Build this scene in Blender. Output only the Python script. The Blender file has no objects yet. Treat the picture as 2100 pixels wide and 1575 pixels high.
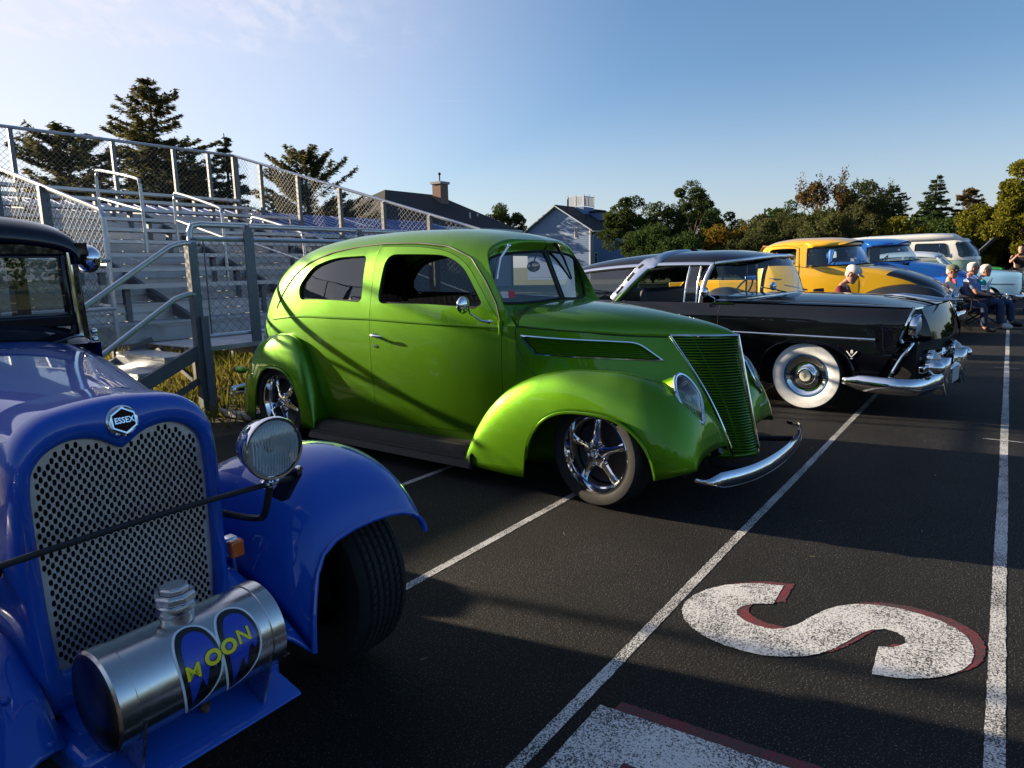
import bpy, bmesh, math, random
import numpy as np
from mathutils import Matrix, Vector
from mathutils.geometry import delaunay_2d_cdt
random.seed(7); RNG = np.random.default_rng(7)
sc = bpy.context.scene
R = math.radians
# ------------------------------------------------------------------ camera
CAM_H = 1.44
cam_d = bpy.data.cameras.new('camera'); cam = bpy.data.objects.new('camera', cam_d)
sc.collection.objects.link(cam); sc.camera = cam
cr = Vector((0.58296441, -0.81220843, -0.02167855)); cu = Vector((0.14973401, 0.08117103, 0.98538875)); cf = Vector((0.79858138, 0.57769259, -0.16893505))
cam.matrix_world = Matrix(((cr.x, cu.x, -cf.x, 0), (cr.y, cu.y, -cf.y, 0), (cr.z, cu.z, -cf.z, CAM_H), (0, 0, 0, 1)))
cam_d.sensor_width = 36.0; cam_d.lens = 24.0; cam_d.clip_start = 0.05; cam_d.clip_end = 3000
# ------------------------------------------------------------------ sky, sun, exposure
SUN_AZ, SUN_EL = 102.0, 15.0           # degrees from +X counter-clockwise, elevation
w = bpy.data.worlds.new('World'); sc.world = w; w.use_nodes = True
nt = w.node_tree; nt.nodes.clear()
wo = nt.nodes.new('ShaderNodeOutputWorld'); bg = nt.nodes.new('ShaderNodeBackground')
sky = nt.nodes.new('ShaderNodeTexSky'); sky.sky_type = 'NISHITA'; sky.sun_disc = False
sky.sun_elevation = R(SUN_EL); sky.sun_rotation = R(90 - SUN_AZ); sky.air_density = 1.0; sky.dust_density = 1.0; sky.ozone_density = 4.0
bg.inputs['Strength'].default_value = 0.06
# thin cirrus: streaks of cloud in direction space
tc = nt.nodes.new('ShaderNodeTexCoord')
nrm = nt.nodes.new('ShaderNodeVectorMath'); nrm.operation = 'NORMALIZE'; nt.links.new(tc.outputs['Generated'], nrm.inputs[0])
sep = nt.nodes.new('ShaderNodeSeparateXYZ'); nt.links.new(nrm.outputs[0], sep.inputs[0])
def wmath(op, a, b=None, c=None, clamp=False):
    n = nt.nodes.new('ShaderNodeMath'); n.operation = op; n.use_clamp = clamp
    for i, v in enumerate((a, b, c)):
        if v is None: continue
        if isinstance(v, (int, float)): n.inputs[i].default_value = v
        else: nt.links.new(v, n.inputs[i])
    return n.outputs[0]
# project directions on a cloud layer plane: (x/z, y/z)
zz = wmath('MAXIMUM', sep.outputs['Z'], 0.03)
px_ = wmath('DIVIDE', sep.outputs['X'], zz); py_ = wmath('DIVIDE', sep.outputs['Y'], zz)
# rotate the layer so that a runs along the cloud bank and b across it
ca_ = wmath('SUBTRACT', wmath('MULTIPLY', px_, .72), wmath('MULTIPLY', py_, .69)); cb_ = wmath('ADD', wmath('MULTIPLY', px_, .69), wmath('MULTIPLY', py_, .72))
def wramp(src, a, b):
    m = nt.nodes.new('ShaderNodeMapRange'); m.interpolation_type = 'SMOOTHSTEP'
    m.inputs['From Min'].default_value = a; m.inputs['From Max'].default_value = b; nt.links.new(src, m.inputs['Value']); return m.outputs[0]
def wnoise(sa, sb, detail, rough, dist=0.0):
    cmb = nt.nodes.new('ShaderNodeCombineXYZ'); nt.links.new(wmath('MULTIPLY', ca_, sa), cmb.inputs[0]); nt.links.new(wmath('MULTIPLY', cb_, sb), cmb.inputs[1])
    n = nt.nodes.new('ShaderNodeTexNoise'); n.inputs['Scale'].default_value = 1.0; n.inputs['Detail'].default_value = detail; n.inputs['Roughness'].default_value = rough; n.inputs['Distortion'].default_value = dist
    nt.links.new(cmb.outputs[0], n.inputs['Vector']); return n.outputs['Fac']
fine = wnoise(11.0, 4.2, 8, .60, .5); coarse = wnoise(1.9, 2.3, 3, .5)
edge_n = wmath('MULTIPLY', wmath('SUBTRACT', wnoise(2.6, 1.2, 4, .6), .5), 1.3)
bank = wmath('MULTIPLY', wmath('MULTIPLY', wramp(wmath('ADD', cb_, edge_n), 3.62, 3.15), wramp(cb_, .9, 2.3)), wramp(wmath('ADD', ca_, edge_n), .30, -.75))
CLOUD_BAND = wmath('MULTIPLY', wmath('MULTIPLY', bank, wramp(fine, .30, .74)), wramp(coarse, .25, .60))
wisps = wmath('MULTIPLY', wmath('MULTIPLY', wramp(wnoise(1.1, 5.0, 6, .6, .3), .60, .80), wramp(wnoise(.3, .35, 2, .5), .52, .66)), .35)
SD = (math.cos(R(SUN_EL)) * math.cos(R(SUN_AZ)), math.cos(R(SUN_EL)) * math.sin(R(SUN_AZ)), math.sin(R(SUN_EL)))
dot_ = nt.nodes.new('ShaderNodeVectorMath'); dot_.operation = 'DOT_PRODUCT'; nt.links.new(nrm.outputs[0], dot_.inputs[0]); dot_.inputs[1].default_value = SD
veil = wmath('MULTIPLY', wramp(dot_.outputs['Value'], .25, 1.0), .75)      # thin cirrus veil brightening round the sun
veil = wmath('MAXIMUM', veil, wmath('MULTIPLY', wramp(sep.outputs['Z'], .26, -.02), .42))      # pale air towards the horizon
cl_fac = wmath('SUBTRACT', 1.0, wmath('MULTIPLY', wmath('SUBTRACT', 1.0, wmath('MULTIPLY', wmath('ADD', CLOUD_BAND, wisps), 0.80, clamp=True)), wmath('SUBTRACT', 1.0, veil)), clamp=True)
mixc = nt.nodes.new('ShaderNodeMix'); mixc.data_type = 'RGBA'
nt.links.new(cl_fac, mixc.inputs['Factor']); nt.links.new(sky.outputs[0], mixc.inputs[6]); mixc.inputs[7].default_value = (5.0, 4.9, 5.5, 1)
nt.links.new(mixc.outputs[2], bg.inputs['Color']); nt.links.new(bg.outputs[0], wo.inputs[0])
sun_d = bpy.data.lights.new('sun', 'SUN'); sun_d.energy = 5.0; sun_d.angle = R(0.53); sun_d.color = (1.0, 0.82, 0.58)
sun = bpy.data.objects.new('sun', sun_d); sc.collection.objects.link(sun)
sdir = Vector((math.cos(R(SUN_EL)) * math.cos(R(SUN_AZ)), math.cos(R(SUN_EL)) * math.sin(R(SUN_AZ)), math.sin(R(SUN_EL))))
sun.rotation_euler = sdir.to_track_quat('Z', 'Y').to_euler()
sc.view_settings.view_transform = 'Standard'; sc.view_settings.look = 'None'; sc.view_settings.gamma = 1.0
sc.view_settings.use_curve_mapping = False; sc.view_settings.exposure = 1.62
sc.cycles.max_bounces = 8; sc.cycles.transparent_max_bounces = 16; sc.cycles.caustics_reflective = False; sc.cycles.caustics_refractive = False
# ------------------------------------------------------------------ helpers
COL = sc.collection
def link(o, parent=None):
    COL.objects.link(o)
    if parent is not None: o.parent = parent
    return o
def tag(o, label, cat, group=None):
    o['label'] = label; o['category'] = cat
    if group: o['group'] = group
    return o
def thing(name, label, cat, loc=(0, 0, 0), rz=0.0, group=None):
    o = bpy.data.objects.new(name, None); COL.objects.link(o); o.empty_display_size = 0.2
    o.location = loc; o.rotation_euler = (0, 0, rz); return tag(o, label, cat, group)
def copy_tree(o, parent=None):
    c = o.copy(); COL.objects.link(c); c.parent = parent
    for ch in list(o.children): copy_tree(ch, c)
    return c
class MB:
    """collects verts/faces"""
    def __init__(s): s.v = []; s.f = []
    def add(s, v, f):
        b = len(s.v); s.v += [tuple(map(float, p)) for p in v]; s.f += [tuple(b + i for i in q) for q in f]; return s
    def xf(s, M):
        s.v = [tuple(M @ Vector(p)) for p in s.v]; return s
    def grid(s, P, wrap_u=False, wrap_v=False, flip=False):
        P = np.asarray(P, float); n, m = P.shape[:2]; f = []
        for i in range(n if wrap_u else n - 1):
            for j in range(m if wrap_v else m - 1):
                a, b, c, d = i * m + j, ((i + 1) % n) * m + j, ((i + 1) % n) * m + (j + 1) % m, i * m + (j + 1) % m
                f.append((a, d, c, b) if flip else (a, b, c, d))
        return s.add(P.reshape(-1, 3), f)
    def box(s, x0, x1, y0, y1, z0, z1):
        v = [(x, y, z) for z in (z0, z1) for y in (y0, y1) for x in (x0, x1)]
        return s.add(v, [(0, 2, 3, 1), (4, 5, 7, 6), (0, 1, 5, 4), (2, 6, 7, 3), (0, 4, 6, 2), (1, 3, 7, 5)])
    def bar(s, a, b, w, h, up=(0, 0, 1)):
        a, b = np.array(a, float), np.array(b, float); d = b - a; d /= np.linalg.norm(d); u = np.array(up, float)
        r = np.cross(d, u); r /= np.linalg.norm(r); u = np.cross(r, d)
        v = [p + r * sx * w / 2 + u * sz * h / 2 for p in (a, b) for sx, sz in ((-1, -1), (1, -1), (1, 1), (-1, 1))]
        return s.add(v, [(0, 1, 5, 4), (1, 2, 6, 5), (2, 3, 7, 6), (3, 0, 4, 7), (3, 2, 1, 0), (4, 5, 6, 7)])
    def tube(s, path, rad, n=8, closed=False, cap=True, sx=1.0):
        P = np.array(path, float); k = len(P); rad = np.full(k, rad) if np.isscalar(rad) else np.array(rad, float)
        T = np.zeros_like(P)
        for i in range(k):
            a, b = (P[(i - 1) % k], P[(i + 1) % k]) if closed else (P[max(i - 1, 0)], P[min(i + 1, k - 1)])
            T[i] = (b - a) / (np.linalg.norm(b - a) + 1e-12)
        u = np.array((0, 0, 1.)) if abs(T[0][2]) < 0.9 else np.array((1., 0, 0)); rings = []
        nn = u - T[0] * (u @ T[0]); nn /= np.linalg.norm(nn)
        for i in range(k):
            nn = nn - T[i] * (nn @ T[i]); nn /= np.linalg.norm(nn) + 1e-12; bb = np.cross(T[i], nn)
            rings.append([P[i] + rad[i] * (math.cos(t) * nn + sx * math.sin(t) * bb) for t in np.arange(n) * 2 * math.pi / n])
        b0 = len(s.v); s.grid(rings, wrap_u=closed, wrap_v=True)
        if cap and not closed: s.f += [tuple(b0 + i for i in range(n)), tuple(b0 + (k - 1) * n + i for i in reversed(range(n)))]
        return s
    def lathe(s, prof, n=32, axis='y', c=(0, 0, 0), close=False):
        """prof: list of (radius, offset along axis)"""
        P = []
        for r, h in prof:
            ring = []
            for t in np.arange(n) * 2 * math.pi / n:
                a, b = r * math.cos(t), r * math.sin(t)
                q = (a, h, b) if axis == 'y' else ((h, a, b) if axis == 'x' else (a, b, h))
                ring.append((q[0] + c[0], q[1] + c[1], q[2] + c[2]))
            P.append(ring)
        return s.grid(P, wrap_v=True, wrap_u=close)
    def prism(s, poly, axis, a, b):
        """extrude a 2D polygon along axis from a to b"""
        n = len(poly)
        def q(p, h): return {'x': (h, p[0], p[1]), 'y': (p[0], h, p[1]), 'z': (p[0], p[1], h)}[axis]
        v = [q(p, a) for p in poly] + [q(p, b) for p in poly]
        return s.add(v, [tuple(range(n)), tuple(reversed(range(n, 2 * n)))] + [(i, n + i, n + (i + 1) % n, (i + 1) % n) for i in range(n)])
    def sphere(s, c, r, n=16, m=10, sc_=(1, 1, 1)):
        P = [[(c[0] + r * sc_[0] * math.sin(p) * math.cos(t), c[1] + r * sc_[1] * math.sin(p) * math.sin(t), c[2] + r * sc_[2] * math.cos(p)) for t in np.arange(n) * 2 * math.pi / n] for p in np.linspace(0.001, math.pi - 0.001, m)]
        return s.grid(P, wrap_v=True)
    def mesh(s, name):
        me = bpy.data.meshes.new(name); me.from_pydata(s.v, [], s.f); me.update(); return me
    def build(s, name, mat, parent=None, smooth=True, angle=35, bevel=0, mirror=False, solid=0, recalc=True, subd=0):
        if mirror == 'split':
            t = MB(); t.v = [(p[0], -p[1], p[2]) for p in s.v]; t.f = [tuple(reversed(q)) for q in s.f]
            t.build(name, mat, parent, smooth, angle, bevel, False, solid, recalc, subd)
        elif mirror:
            n = len(s.v); s.v += [(p[0], -p[1], p[2]) for p in s.v]; s.f += [tuple(n + i for i in reversed(q)) for q in s.f]
        me = s.mesh(name)
        if recalc:
            bm = bmesh.new(); bm.from_mesh(me); bmesh.ops.remove_doubles(bm, verts=bm.verts, dist=1e-5); bmesh.ops.recalc_face_normals(bm, faces=bm.faces); bm.to_mesh(me); bm.free()
        me.materials.append(mat); o = bpy.data.objects.new(name, me)
        if bevel:
            m = o.modifiers.new('b', 'BEVEL'); m.width = bevel; m.segments = 2; m.limit_method = 'ANGLE'; m.angle_limit = R(40)
        if subd:
            m = o.modifiers.new('s', 'SUBSURF'); m.levels = m.render_levels = subd
        if solid:
            m = o.modifiers.new('t', 'SOLIDIFY'); m.thickness = solid; m.offset = -1
        if smooth:
            me.polygons.foreach_set('use_smooth', [True] * len(me.polygons))
            if angle < 180: me.set_sharp_from_angle(angle=R(angle))
        return link(o, parent)
def pchip(xs, ys):
    xs, ys = np.array(xs, float), np.array(ys, float); h = np.diff(xs); d = np.diff(ys) / h; n = len(xs); m = np.zeros(n)
    for i in range(1, n - 1):
        if d[i - 1] * d[i] > 0:
            w1, w2 = 2 * h[i] + h[i - 1], h[i] + 2 * h[i - 1]; m[i] = (w1 + w2) / (w1 / d[i - 1] + w2 / d[i])
    m[0] = d[0]; m[-1] = d[-1]
    def f(x):
        x = np.clip(np.asarray(x, float), xs[0], xs[-1]); i = np.clip(np.searchsorted(xs, x) - 1, 0, n - 2); t = (x - xs[i]) / h[i]
        return (1 + 2 * t) * (1 - t) ** 2 * ys[i] + t * (1 - t) ** 2 * h[i] * m[i] + t * t * (3 - 2 * t) * ys[i + 1] + t * t * (t - 1) * h[i] * m[i + 1]
    return f
def crom(pts, n=8, closed=False):
    """Catmull-Rom through points"""
    P = np.array(pts, float); k = len(P); out = []
    for i in range(k if closed else k - 1):
        if closed: a, b, c, d = P[(i - 1) % k], P[i], P[(i + 1) % k], P[(i + 2) % k]
        else: a, b, c, d = P[max(i - 1, 0)], P[i], P[i + 1], P[min(i + 2, k - 1)]
        if not closed and i == 0: a = 2 * b - c
        if not closed and i == k - 2: d = 2 * c - b
        for t in np.arange(n) / n:
            out.append(0.5 * ((2 * b) + (c - a) * t + (2 * a - 5 * b + 4 * c - d) * t * t + (3 * b - a - 3 * c + d) * t ** 3))
    if not closed: out.append(P[-1])
    return np.array(out)
def rpoly(pts, r, n=5):
    """polygon with rounded corners; r scalar or per corner"""
    P = np.array(pts, float); k = len(P); out = []
    rr = [r] * k if np.isscalar(r) else list(r)
    for i in range(k):
        a, b, c = P[i - 1], P[i], P[(i + 1) % k]; u = a - b; v = c - b; lu, lv = np.linalg.norm(u), np.linalg.norm(v)
        q = min(rr[i], lu * .49, lv * .49)
        if q < 1e-6: out.append(b); continue
        p0, p2 = b + u / lu * q, b + v / lv * q
        for t in np.linspace(0, 1, n): out.append((1 - t) ** 2 * p0 + 2 * t * (1 - t) * b + t * t * p2)
    return np.array(out)
def resample(poly, step, closed=True):
    P = np.array(poly, float); Q = np.vstack([P, P[:1]]) if closed else P; out = []
    for a, b in zip(Q[:-1], Q[1:]):
        n = max(1, int(math.ceil(np.linalg.norm(b - a) / step)))
        for i in range(n): out.append(a + (b - a) * i / n)
    if not closed: out.append(Q[-1])
    return np.array(out)
def inpoly(P, poly):
    x, y = P[:, 0], P[:, 1]; c = np.zeros(len(P), bool); a = np.array(poly); b = np.roll(a, -1, 0)
    for (x0, y0), (x1, y1) in zip(a, b):
        if y0 == y1: continue
        k = ((y0 > y) != (y1 > y)) & (x < (x1 - x0) * (y - y0) / (y1 - y0) + x0); c ^= k
    return c
def edist(P, poly):
    d = np.full(len(P), 1e9); a = np.array(poly); b = np.roll(a, -1, 0)
    for p, q in zip(a, b):
        e = q - p; L = e @ e + 1e-12; t = np.clip(((P - p) @ e) / L, 0, 1); d = np.minimum(d, np.linalg.norm(P - (p + t[:, None] * e), axis=1))
    return d
def patch(mb, F, outer, holes=(), step=0.05, reveal=0.0, edge=None, estep=None):
    """fill a 2D outline with holes and lift it with F((n,2))->(n,3); reveal folds hole rims inwards"""
    es = estep or step * .7
    outer = resample(outer, es); holes = [resample(h, es) for h in holes]
    lo, hi = outer.min(0), outer.max(0)
    gx, gy = np.meshgrid(np.arange(lo[0] + step / 2, hi[0], step), np.arange(lo[1] + step / 2, hi[1], step)); G = np.stack([gx.ravel(), gy.ravel()], 1)
    if len(G):
        k = inpoly(G, outer) & (edist(G, outer) > step * .45)
        for h in holes: k &= ~inpoly(G, h) & (edist(G, h) > step * .45)
        G = G[k]
    V2 = []; E = []
    for L in [outer] + holes:
        b = len(V2); n = len(L); V2 += [Vector(p) for p in L]; E += [(b + i, b + (i + 1) % n) for i in range(n)]
    V2 += [Vector(p) for p in G]
    ov, oe, of, _, _, _ = delaunay_2d_cdt(V2, E, [], 1 if not holes else 1, 1e-6)
    q = np.array([tuple(v) for v in ov]); cen = np.array([q[list(t)].mean(0) for t in of])
    keep = inpoly(cen, outer)
    for h in holes: keep &= ~inpoly(cen, h)
    mb.add(F(q), [tuple(t) for t, kk in zip(of, keep) if kk])
    loops = ([outer] if edge else []) + (holes if reveal else [])
    for L in loops:
        p = F(L); e = 1e-3
        du = F(L + [e, 0]) - p; dv = F(L + [0, e]) - p; nn = np.cross(du, dv); nn /= np.linalg.norm(nn, axis=1)[:, None] + 1e-12
        dep = edge if (edge and L is outer) else reveal
        mb.grid(np.stack([p, p + nn * dep]), wrap_v=True)
    return mb
def sect_z(Ff, xz, lo, hi, it=40):
    """find v with Ff(x,v).z = z for an array of (x,z); z grows with v on [lo,hi]"""
    x, z = xz[:, 0], xz[:, 1]; a = np.full(len(x), lo, float); b = np.full(len(x), hi, float)
    for _ in range(it):
        m = (a + b) / 2; k = Ff(np.stack([x, m], 1))[:, 2] < z; a = np.where(k, m, a); b = np.where(k, b, m)
    return np.stack([x, (a + b) / 2], 1)
# ------------------------------------------------------------------ materials
MAT = {}
def mat(name, col, rough=0.5, metal=0.0, coat=0.0, coat_r=0.03, spec=0.5, trans=0.0, ior=1.45, emit=None, bump=0.0, bscale=200.0, var=0.0, vscale=6.0, rvar=0.0, sheen=0.0, alpha=1.0):
    if name in MAT: return MAT[name]
    m = bpy.data.materials.new(name); m.use_nodes = True; t = m.node_tree; b = t.nodes['Principled BSDF']; N = t.nodes.new; L = t.links.new
    b.inputs['Base Color'].default_value = (*col, 1); b.inputs['Roughness'].default_value = rough; b.inputs['Metallic'].default_value = metal
    b.inputs['Coat Weight'].default_value = coat; b.inputs['Coat Roughness'].default_value = coat_r; b.inputs['Specular IOR Level'].default_value = spec
    b.inputs['Transmission Weight'].default_value = trans; b.inputs['IOR'].default_value = ior; b.inputs['Sheen Weight'].default_value = sheen; b.inputs['Alpha'].default_value = alpha
    if emit: b.inputs['Emission Color'].default_value = (*emit[:3], 1); b.inputs['Emission Strength'].default_value = emit[3]
    if var or bump or rvar:
        g = N('ShaderNodeTexCoord')
    if var or rvar:
        n = N('ShaderNodeTexNoise'); n.inputs['Scale'].default_value = vscale; n.inputs['Detail'].default_value = 6; n.inputs['Roughness'].default_value = .65; L(g.outputs['Object'], n.inputs['Vector'])
        if var:
            mr = N('ShaderNodeMapRange'); mr.inputs['From Min'].default_value = .3; mr.inputs['From Max'].default_value = .7; mr.inputs['To Min'].default_value = 1 - var; mr.inputs['To Max'].default_value = 1 + var; L(n.outputs['Fac'], mr.inputs['Value'])
            mx = N('ShaderNodeMix'); mx.data_type = 'RGBA'; mx.blend_type = 'MULTIPLY'; mx.inputs['Factor'].default_value = 1; mx.inputs[6].default_value = (*col, 1); L(mr.outputs[0], mx.inputs[7]); L(mx.outputs[2], b.inputs['Base Color'])
        if rvar:
            mr = N('ShaderNodeMapRange'); mr.inputs['From Min'].default_value = .3; mr.inputs['From Max'].default_value = .7; mr.inputs['To Min'].default_value = max(0, rough - rvar); mr.inputs['To Max'].default_value = rough + rvar; L(n.outputs['Fac'], mr.inputs['Value']); L(mr.outputs[0], b.inputs['Roughness'])
    if bump:
        n = N('ShaderNodeTexNoise'); n.inputs['Scale'].default_value = bscale; n.inputs['Detail'].default_value = 3; L(g.outputs['Object'], n.inputs['Vector'])
        u = N('ShaderNodeBump'); u.inputs['Strength'].default_value = bump; u.inputs['Distance'].default_value = .005; L(n.outputs['Fac'], u.inputs['Height']); L(u.outputs[0], b.inputs['Normal'])
    MAT[name] = m; return m
def glass_mat(name, tint=(0.9, 0.95, 0.95), dens=0.35, rough=0.0):
    """thin sheet glass: see-through tinted layer with a fresnel mirror on top"""
    if name in MAT: return MAT[name]
    m = bpy.data.materials.new(name); m.use_nodes = True; t = m.node_tree; t.nodes.clear(); N = t.nodes.new; L = t.links.new
    o = N('ShaderNodeOutputMaterial'); tr = N('ShaderNodeBsdfTransparent'); gl = N('ShaderNodeBsdfGlossy'); mx = N('ShaderNodeMixShader'); fr = N('ShaderNodeLayerWeight'); fr.inputs['Blend'].default_value = .5
    k = 1 - dens; tr.inputs['Color'].default_value = (tint[0] * k, tint[1] * k, tint[2] * k, 1); gl.inputs['Roughness'].default_value = rough; gl.inputs['Color'].default_value = (1, 1, 1, 1)
    pw = N('ShaderNodeMath'); pw.operation = 'POWER'; pw.inputs[1].default_value = 4.0; L(fr.outputs['Facing'], pw.inputs[0]); ma = N('ShaderNodeMath'); ma.operation = 'MULTIPLY_ADD'; ma.inputs[1].default_value = .9; ma.inputs[2].default_value = .085; ma.use_clamp = True; L(pw.outputs[0], ma.inputs[0])
    L(ma.outputs[0], mx.inputs[0]); L(tr.outputs[0], mx.inputs[1]); L(gl.outputs[0], mx.inputs[2]); L(mx.outputs[0], o.inputs[0])
    MAT[name] = m; return m
def paint(name, col, metal=0.0, rough=0.35, coat=1.0):
    return mat(name, col, rough=rough, metal=metal, coat=coat, coat_r=0.025, spec=.5)
CHROME = mat('chrome', (0.82, 0.83, 0.85), rough=0.05, metal=1.0)
STEEL = mat('brushed_steel', (0.62, 0.62, 0.63), rough=0.28, metal=1.0, rvar=.08, vscale=30)
RUBBER = mat('rubber', (0.018, 0.018, 0.019), rough=0.72, spec=.35, var=.25, vscale=9)
BLACKP = mat('black_plastic', (0.012, 0.012, 0.013), rough=0.45)
DARK = mat('dark_underbody', (0.010, 0.010, 0.011), rough=0.85)
GLASS = glass_mat('clear_glass', dens=0.22)
GLASS_D = glass_mat('tinted_glass', tint=(0.75, 0.82, 0.85), dens=0.5)
# ------------------------------------------------------------------ ground, markings
def asphalt():
    m = bpy.data.materials.new('asphalt'); m.use_nodes = True; t = m.node_tree; b = t.nodes['Principled BSDF']; N = t.nodes.new; L = t.links.new
    g = N('ShaderNodeTexCoord')
    v = N('ShaderNodeTexVoronoi'); v.inputs['Scale'].default_value = 260; L(g.outputs['Object'], v.inputs['Vector'])
    n = N('ShaderNodeTexNoise'); n.inputs['Scale'].default_value = 85; n.inputs['Detail'].default_value = 5; n.inputs['Roughness'].default_value = .75; L(g.outputs['Object'], n.inputs['Vector'])
    big = N('ShaderNodeTexNoise'); big.inputs['Scale'].default_value = .9; big.inputs['Detail'].default_value = 8; big.inputs['Roughness'].default_value = .6; big.inputs['Distortion'].default_value = .6; L(g.outputs['Object'], big.inputs['Vector'])
    r = N('ShaderNodeValToRGB'); r.color_ramp.elements[0].position = .35; r.color_ramp.elements[0].color = (.003, .0032, .0042, 1); r.color_ramp.elements[1].position = .72; r.color_ramp.elements[1].color = (.0135, .013, .013, 1); L(n.outputs['Fac'], r.inputs['Fac'])
    # pale mineral chips
    c = N('ShaderNodeTexNoise'); c.inputs['Scale'].default_value = 150; c.inputs['Detail'].default_value = 1; L(g.outputs['Object'], c.inputs['Vector'])
    cr_ = N('ShaderNodeMapRange'); cr_.inputs['From Min'].default_value = .635; cr_.inputs['From Max'].default_value = .69; L(c.outputs['Fac'], cr_.inputs['Value'])
    mx = N('ShaderNodeMix'); mx.data_type = 'RGBA'; L(cr_.outputs[0], mx.inputs['Factor']); L(r.outputs[0], mx.inputs[6]); mx.inputs[7].default_value = (.13, .124, .118, 1)
    mb_ = N('ShaderNodeMapRange'); mb_.inputs['From Min'].default_value = .35; mb_.inputs['From Max'].default_value = .65; mb_.inputs['To Min'].default_value = .55; mb_.inputs['To Max'].default_value = 1.4; L(big.outputs['Fac'], mb_.inputs['Value'])
    m2 = N('ShaderNodeMix'); m2.data_type = 'RGBA'; m2.blend_type = 'MULTIPLY'; m2.inputs['Factor'].default_value = 1; L(mx.outputs[2], m2.inputs[6]); L(mb_.outputs[0], m2.inputs[7]); L(m2.outputs[2], b.inputs['Base Color'])
    b.inputs['Roughness'].default_value = .8; b.inputs['Specular IOR Level'].default_value = .25
    u = N('ShaderNodeBump'); u.inputs['Strength'].default_value = 1; u.inputs['Distance'].default_value = .012; L(n.outputs['Fac'], u.inputs['Height']); L(u.outputs[0], b.inputs['Normal'])
    return m
def road_paint(name, col, cover=.5):
    m = bpy.data.materials.new(name); m.use_nodes = True; t = m.node_tree; b = t.nodes['Principled BSDF']; N = t.nodes.new; L = t.links.new
    g = N('ShaderNodeTexCoord'); n = N('ShaderNodeTexNoise'); n.inputs['Scale'].default_value = 150; n.inputs['Detail'].default_value = 4; n.inputs['Roughness'].default_value = .7; L(g.outputs['Object'], n.inputs['Vector'])
    big = N('ShaderNodeTexNoise'); big.inputs['Scale'].default_value = 5; big.inputs['Detail'].default_value = 5; L(g.outputs['Object'], big.inputs['Vector'])
    ad = N('ShaderNodeMath'); ad.operation = 'MULTIPLY_ADD'; ad.inputs[1].default_value = .30; L(big.outputs['Fac'], ad.inputs[0]); L(n.outputs['Fac'], ad.inputs[2])
    r = N('ShaderNodeMapRange'); r.inputs['From Min'].default_value = cover + .06; r.inputs['From Max'].default_value = cover + .15; L(ad.outputs[0], r.inputs['Value'])
    mx = N('ShaderNodeMix'); mx.data_type = 'RGBA'; L(r.outputs[0], mx.inputs['Factor']); mx.inputs[6].default_value = (.03, .03, .03, 1); mx.inputs[7].default_value = (*col, 1); L(mx.outputs[2], b.inputs['Base Color'])
    b.inputs['Roughness'].default_value = .75
    u = N('ShaderNodeBump'); u.inputs['Strength'].default_value = .8; u.inputs['Distance'].default_value = .005; L(n.outputs['Fac'], u.inputs['Height']); L(u.outputs[0], b.inputs['Normal'])
    return m
ASPH = asphalt(); WPAINT = road_paint('white_line_paint', (.60, .60, .59), .53); RPAINT = road_paint('red_paint', (.20, .012, .022), .55)
WPAINT2 = road_paint('white_letter_paint', (.64, .64, .63), .515)
def struct(name, mb, m, **k):
    o = mb.build(name, m, smooth=False, **k); o['kind'] = 'structure'; return o
struct('ground', MB().add([(-400, -400, -.02), (900, -400, -.02), (900, 900, -.02), (-400, 900, -.02)], [(0, 1, 2, 3)]), mat('field_grass', (.045, .065, .02), rough=.95, var=.4, vscale=1.5, bump=1, bscale=30))
struct('running_track', MB().add([(-60, -30, 0), (150, -30, 0), (150, 5.6, 0), (-60, 5.6, 0)], [(0, 1, 2, 3)]), ASPH)
# earth strip between the track and the stand
struct('earth_strip', MB().add([(-60, 5.6, -.004), (60, 5.6, -.004), (60, 16, -.004), (-60, 16, -.004)], [(0, 1, 2, 3)]), mat('earth', (.05, .038, .026), rough=.95, var=.5, vscale=8, bump=1, bscale=60))
def wavy_line(yl, wd, x0=-40, x1=120):
    """painted line with slightly ragged, hand-masked edges near the camera"""
    xs = np.concatenate([[x0], np.arange(-1, 16, .025), np.arange(16, 40, .4), [x1]]); r1 = np.random.default_rng(int(abs(yl) * 1000)); e1 = r1.normal(0, .0009, len(xs)) + .002 * np.sin(xs * 2.3); e2 = r1.normal(0, .0009, len(xs)) + .002 * np.sin(xs * 1.7 + 2)
    return MB().grid([[(x, yl - wd / 2 + a_, .0016) for x, a_ in zip(xs, e1)], [(x, yl + wd / 2 + b_, .0016) for x, b_ in zip(xs, e2)]])
for yl, wd in ((1.055, .044), (-.08, .052), (2.135, .045), (3.22, .045), (-1.2, .05)): struct('lane_line', wavy_line(yl, wd), WPAINT)
for xt in (6.52, 10.9): struct('lane_tick', MB().add([(xt - .010, -.22, .0026), (xt + .010, -.22, .0026), (xt + .010, .06, .0026), (xt - .010, .06, .0026)], [(0, 1, 2, 3)]), WPAINT)
def flat(poly, z, step=.04):
    mb = MB(); return patch(mb, lambda q: np.c_[q, np.full(len(q), z)], poly, [], step)
SZ = [(730,100),(600,85),(480,85),(360,95),(250,120),(160,160),(105,205),(88,255),(100,310),(150,365),(240,425),(350,475),(480,515),(600,540),(720,550),(850,548),(960,530),(1060,495),(1150,445),(1220,405),(1290,378),(1380,375),(1450,395),(1500,430),(1505,460),(1470,480),(1420,492),(1335,485),(1325,510),(1290,660),(1400,678),(1520,690),(1650,688),(1760,672),(1860,635),(1920,590),(1938,535),(1930,480),(1890,420),(1820,370),(1720,320),(1600,280),(1470,245),(1330,222),(1200,215),(1080,228),(990,255),(900,300),(820,345),(740,370),(660,375),(570,355),(490,325),(440,285),(435,255),(470,230),(540,213),(610,213),(665,215),(690,175)]
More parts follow.
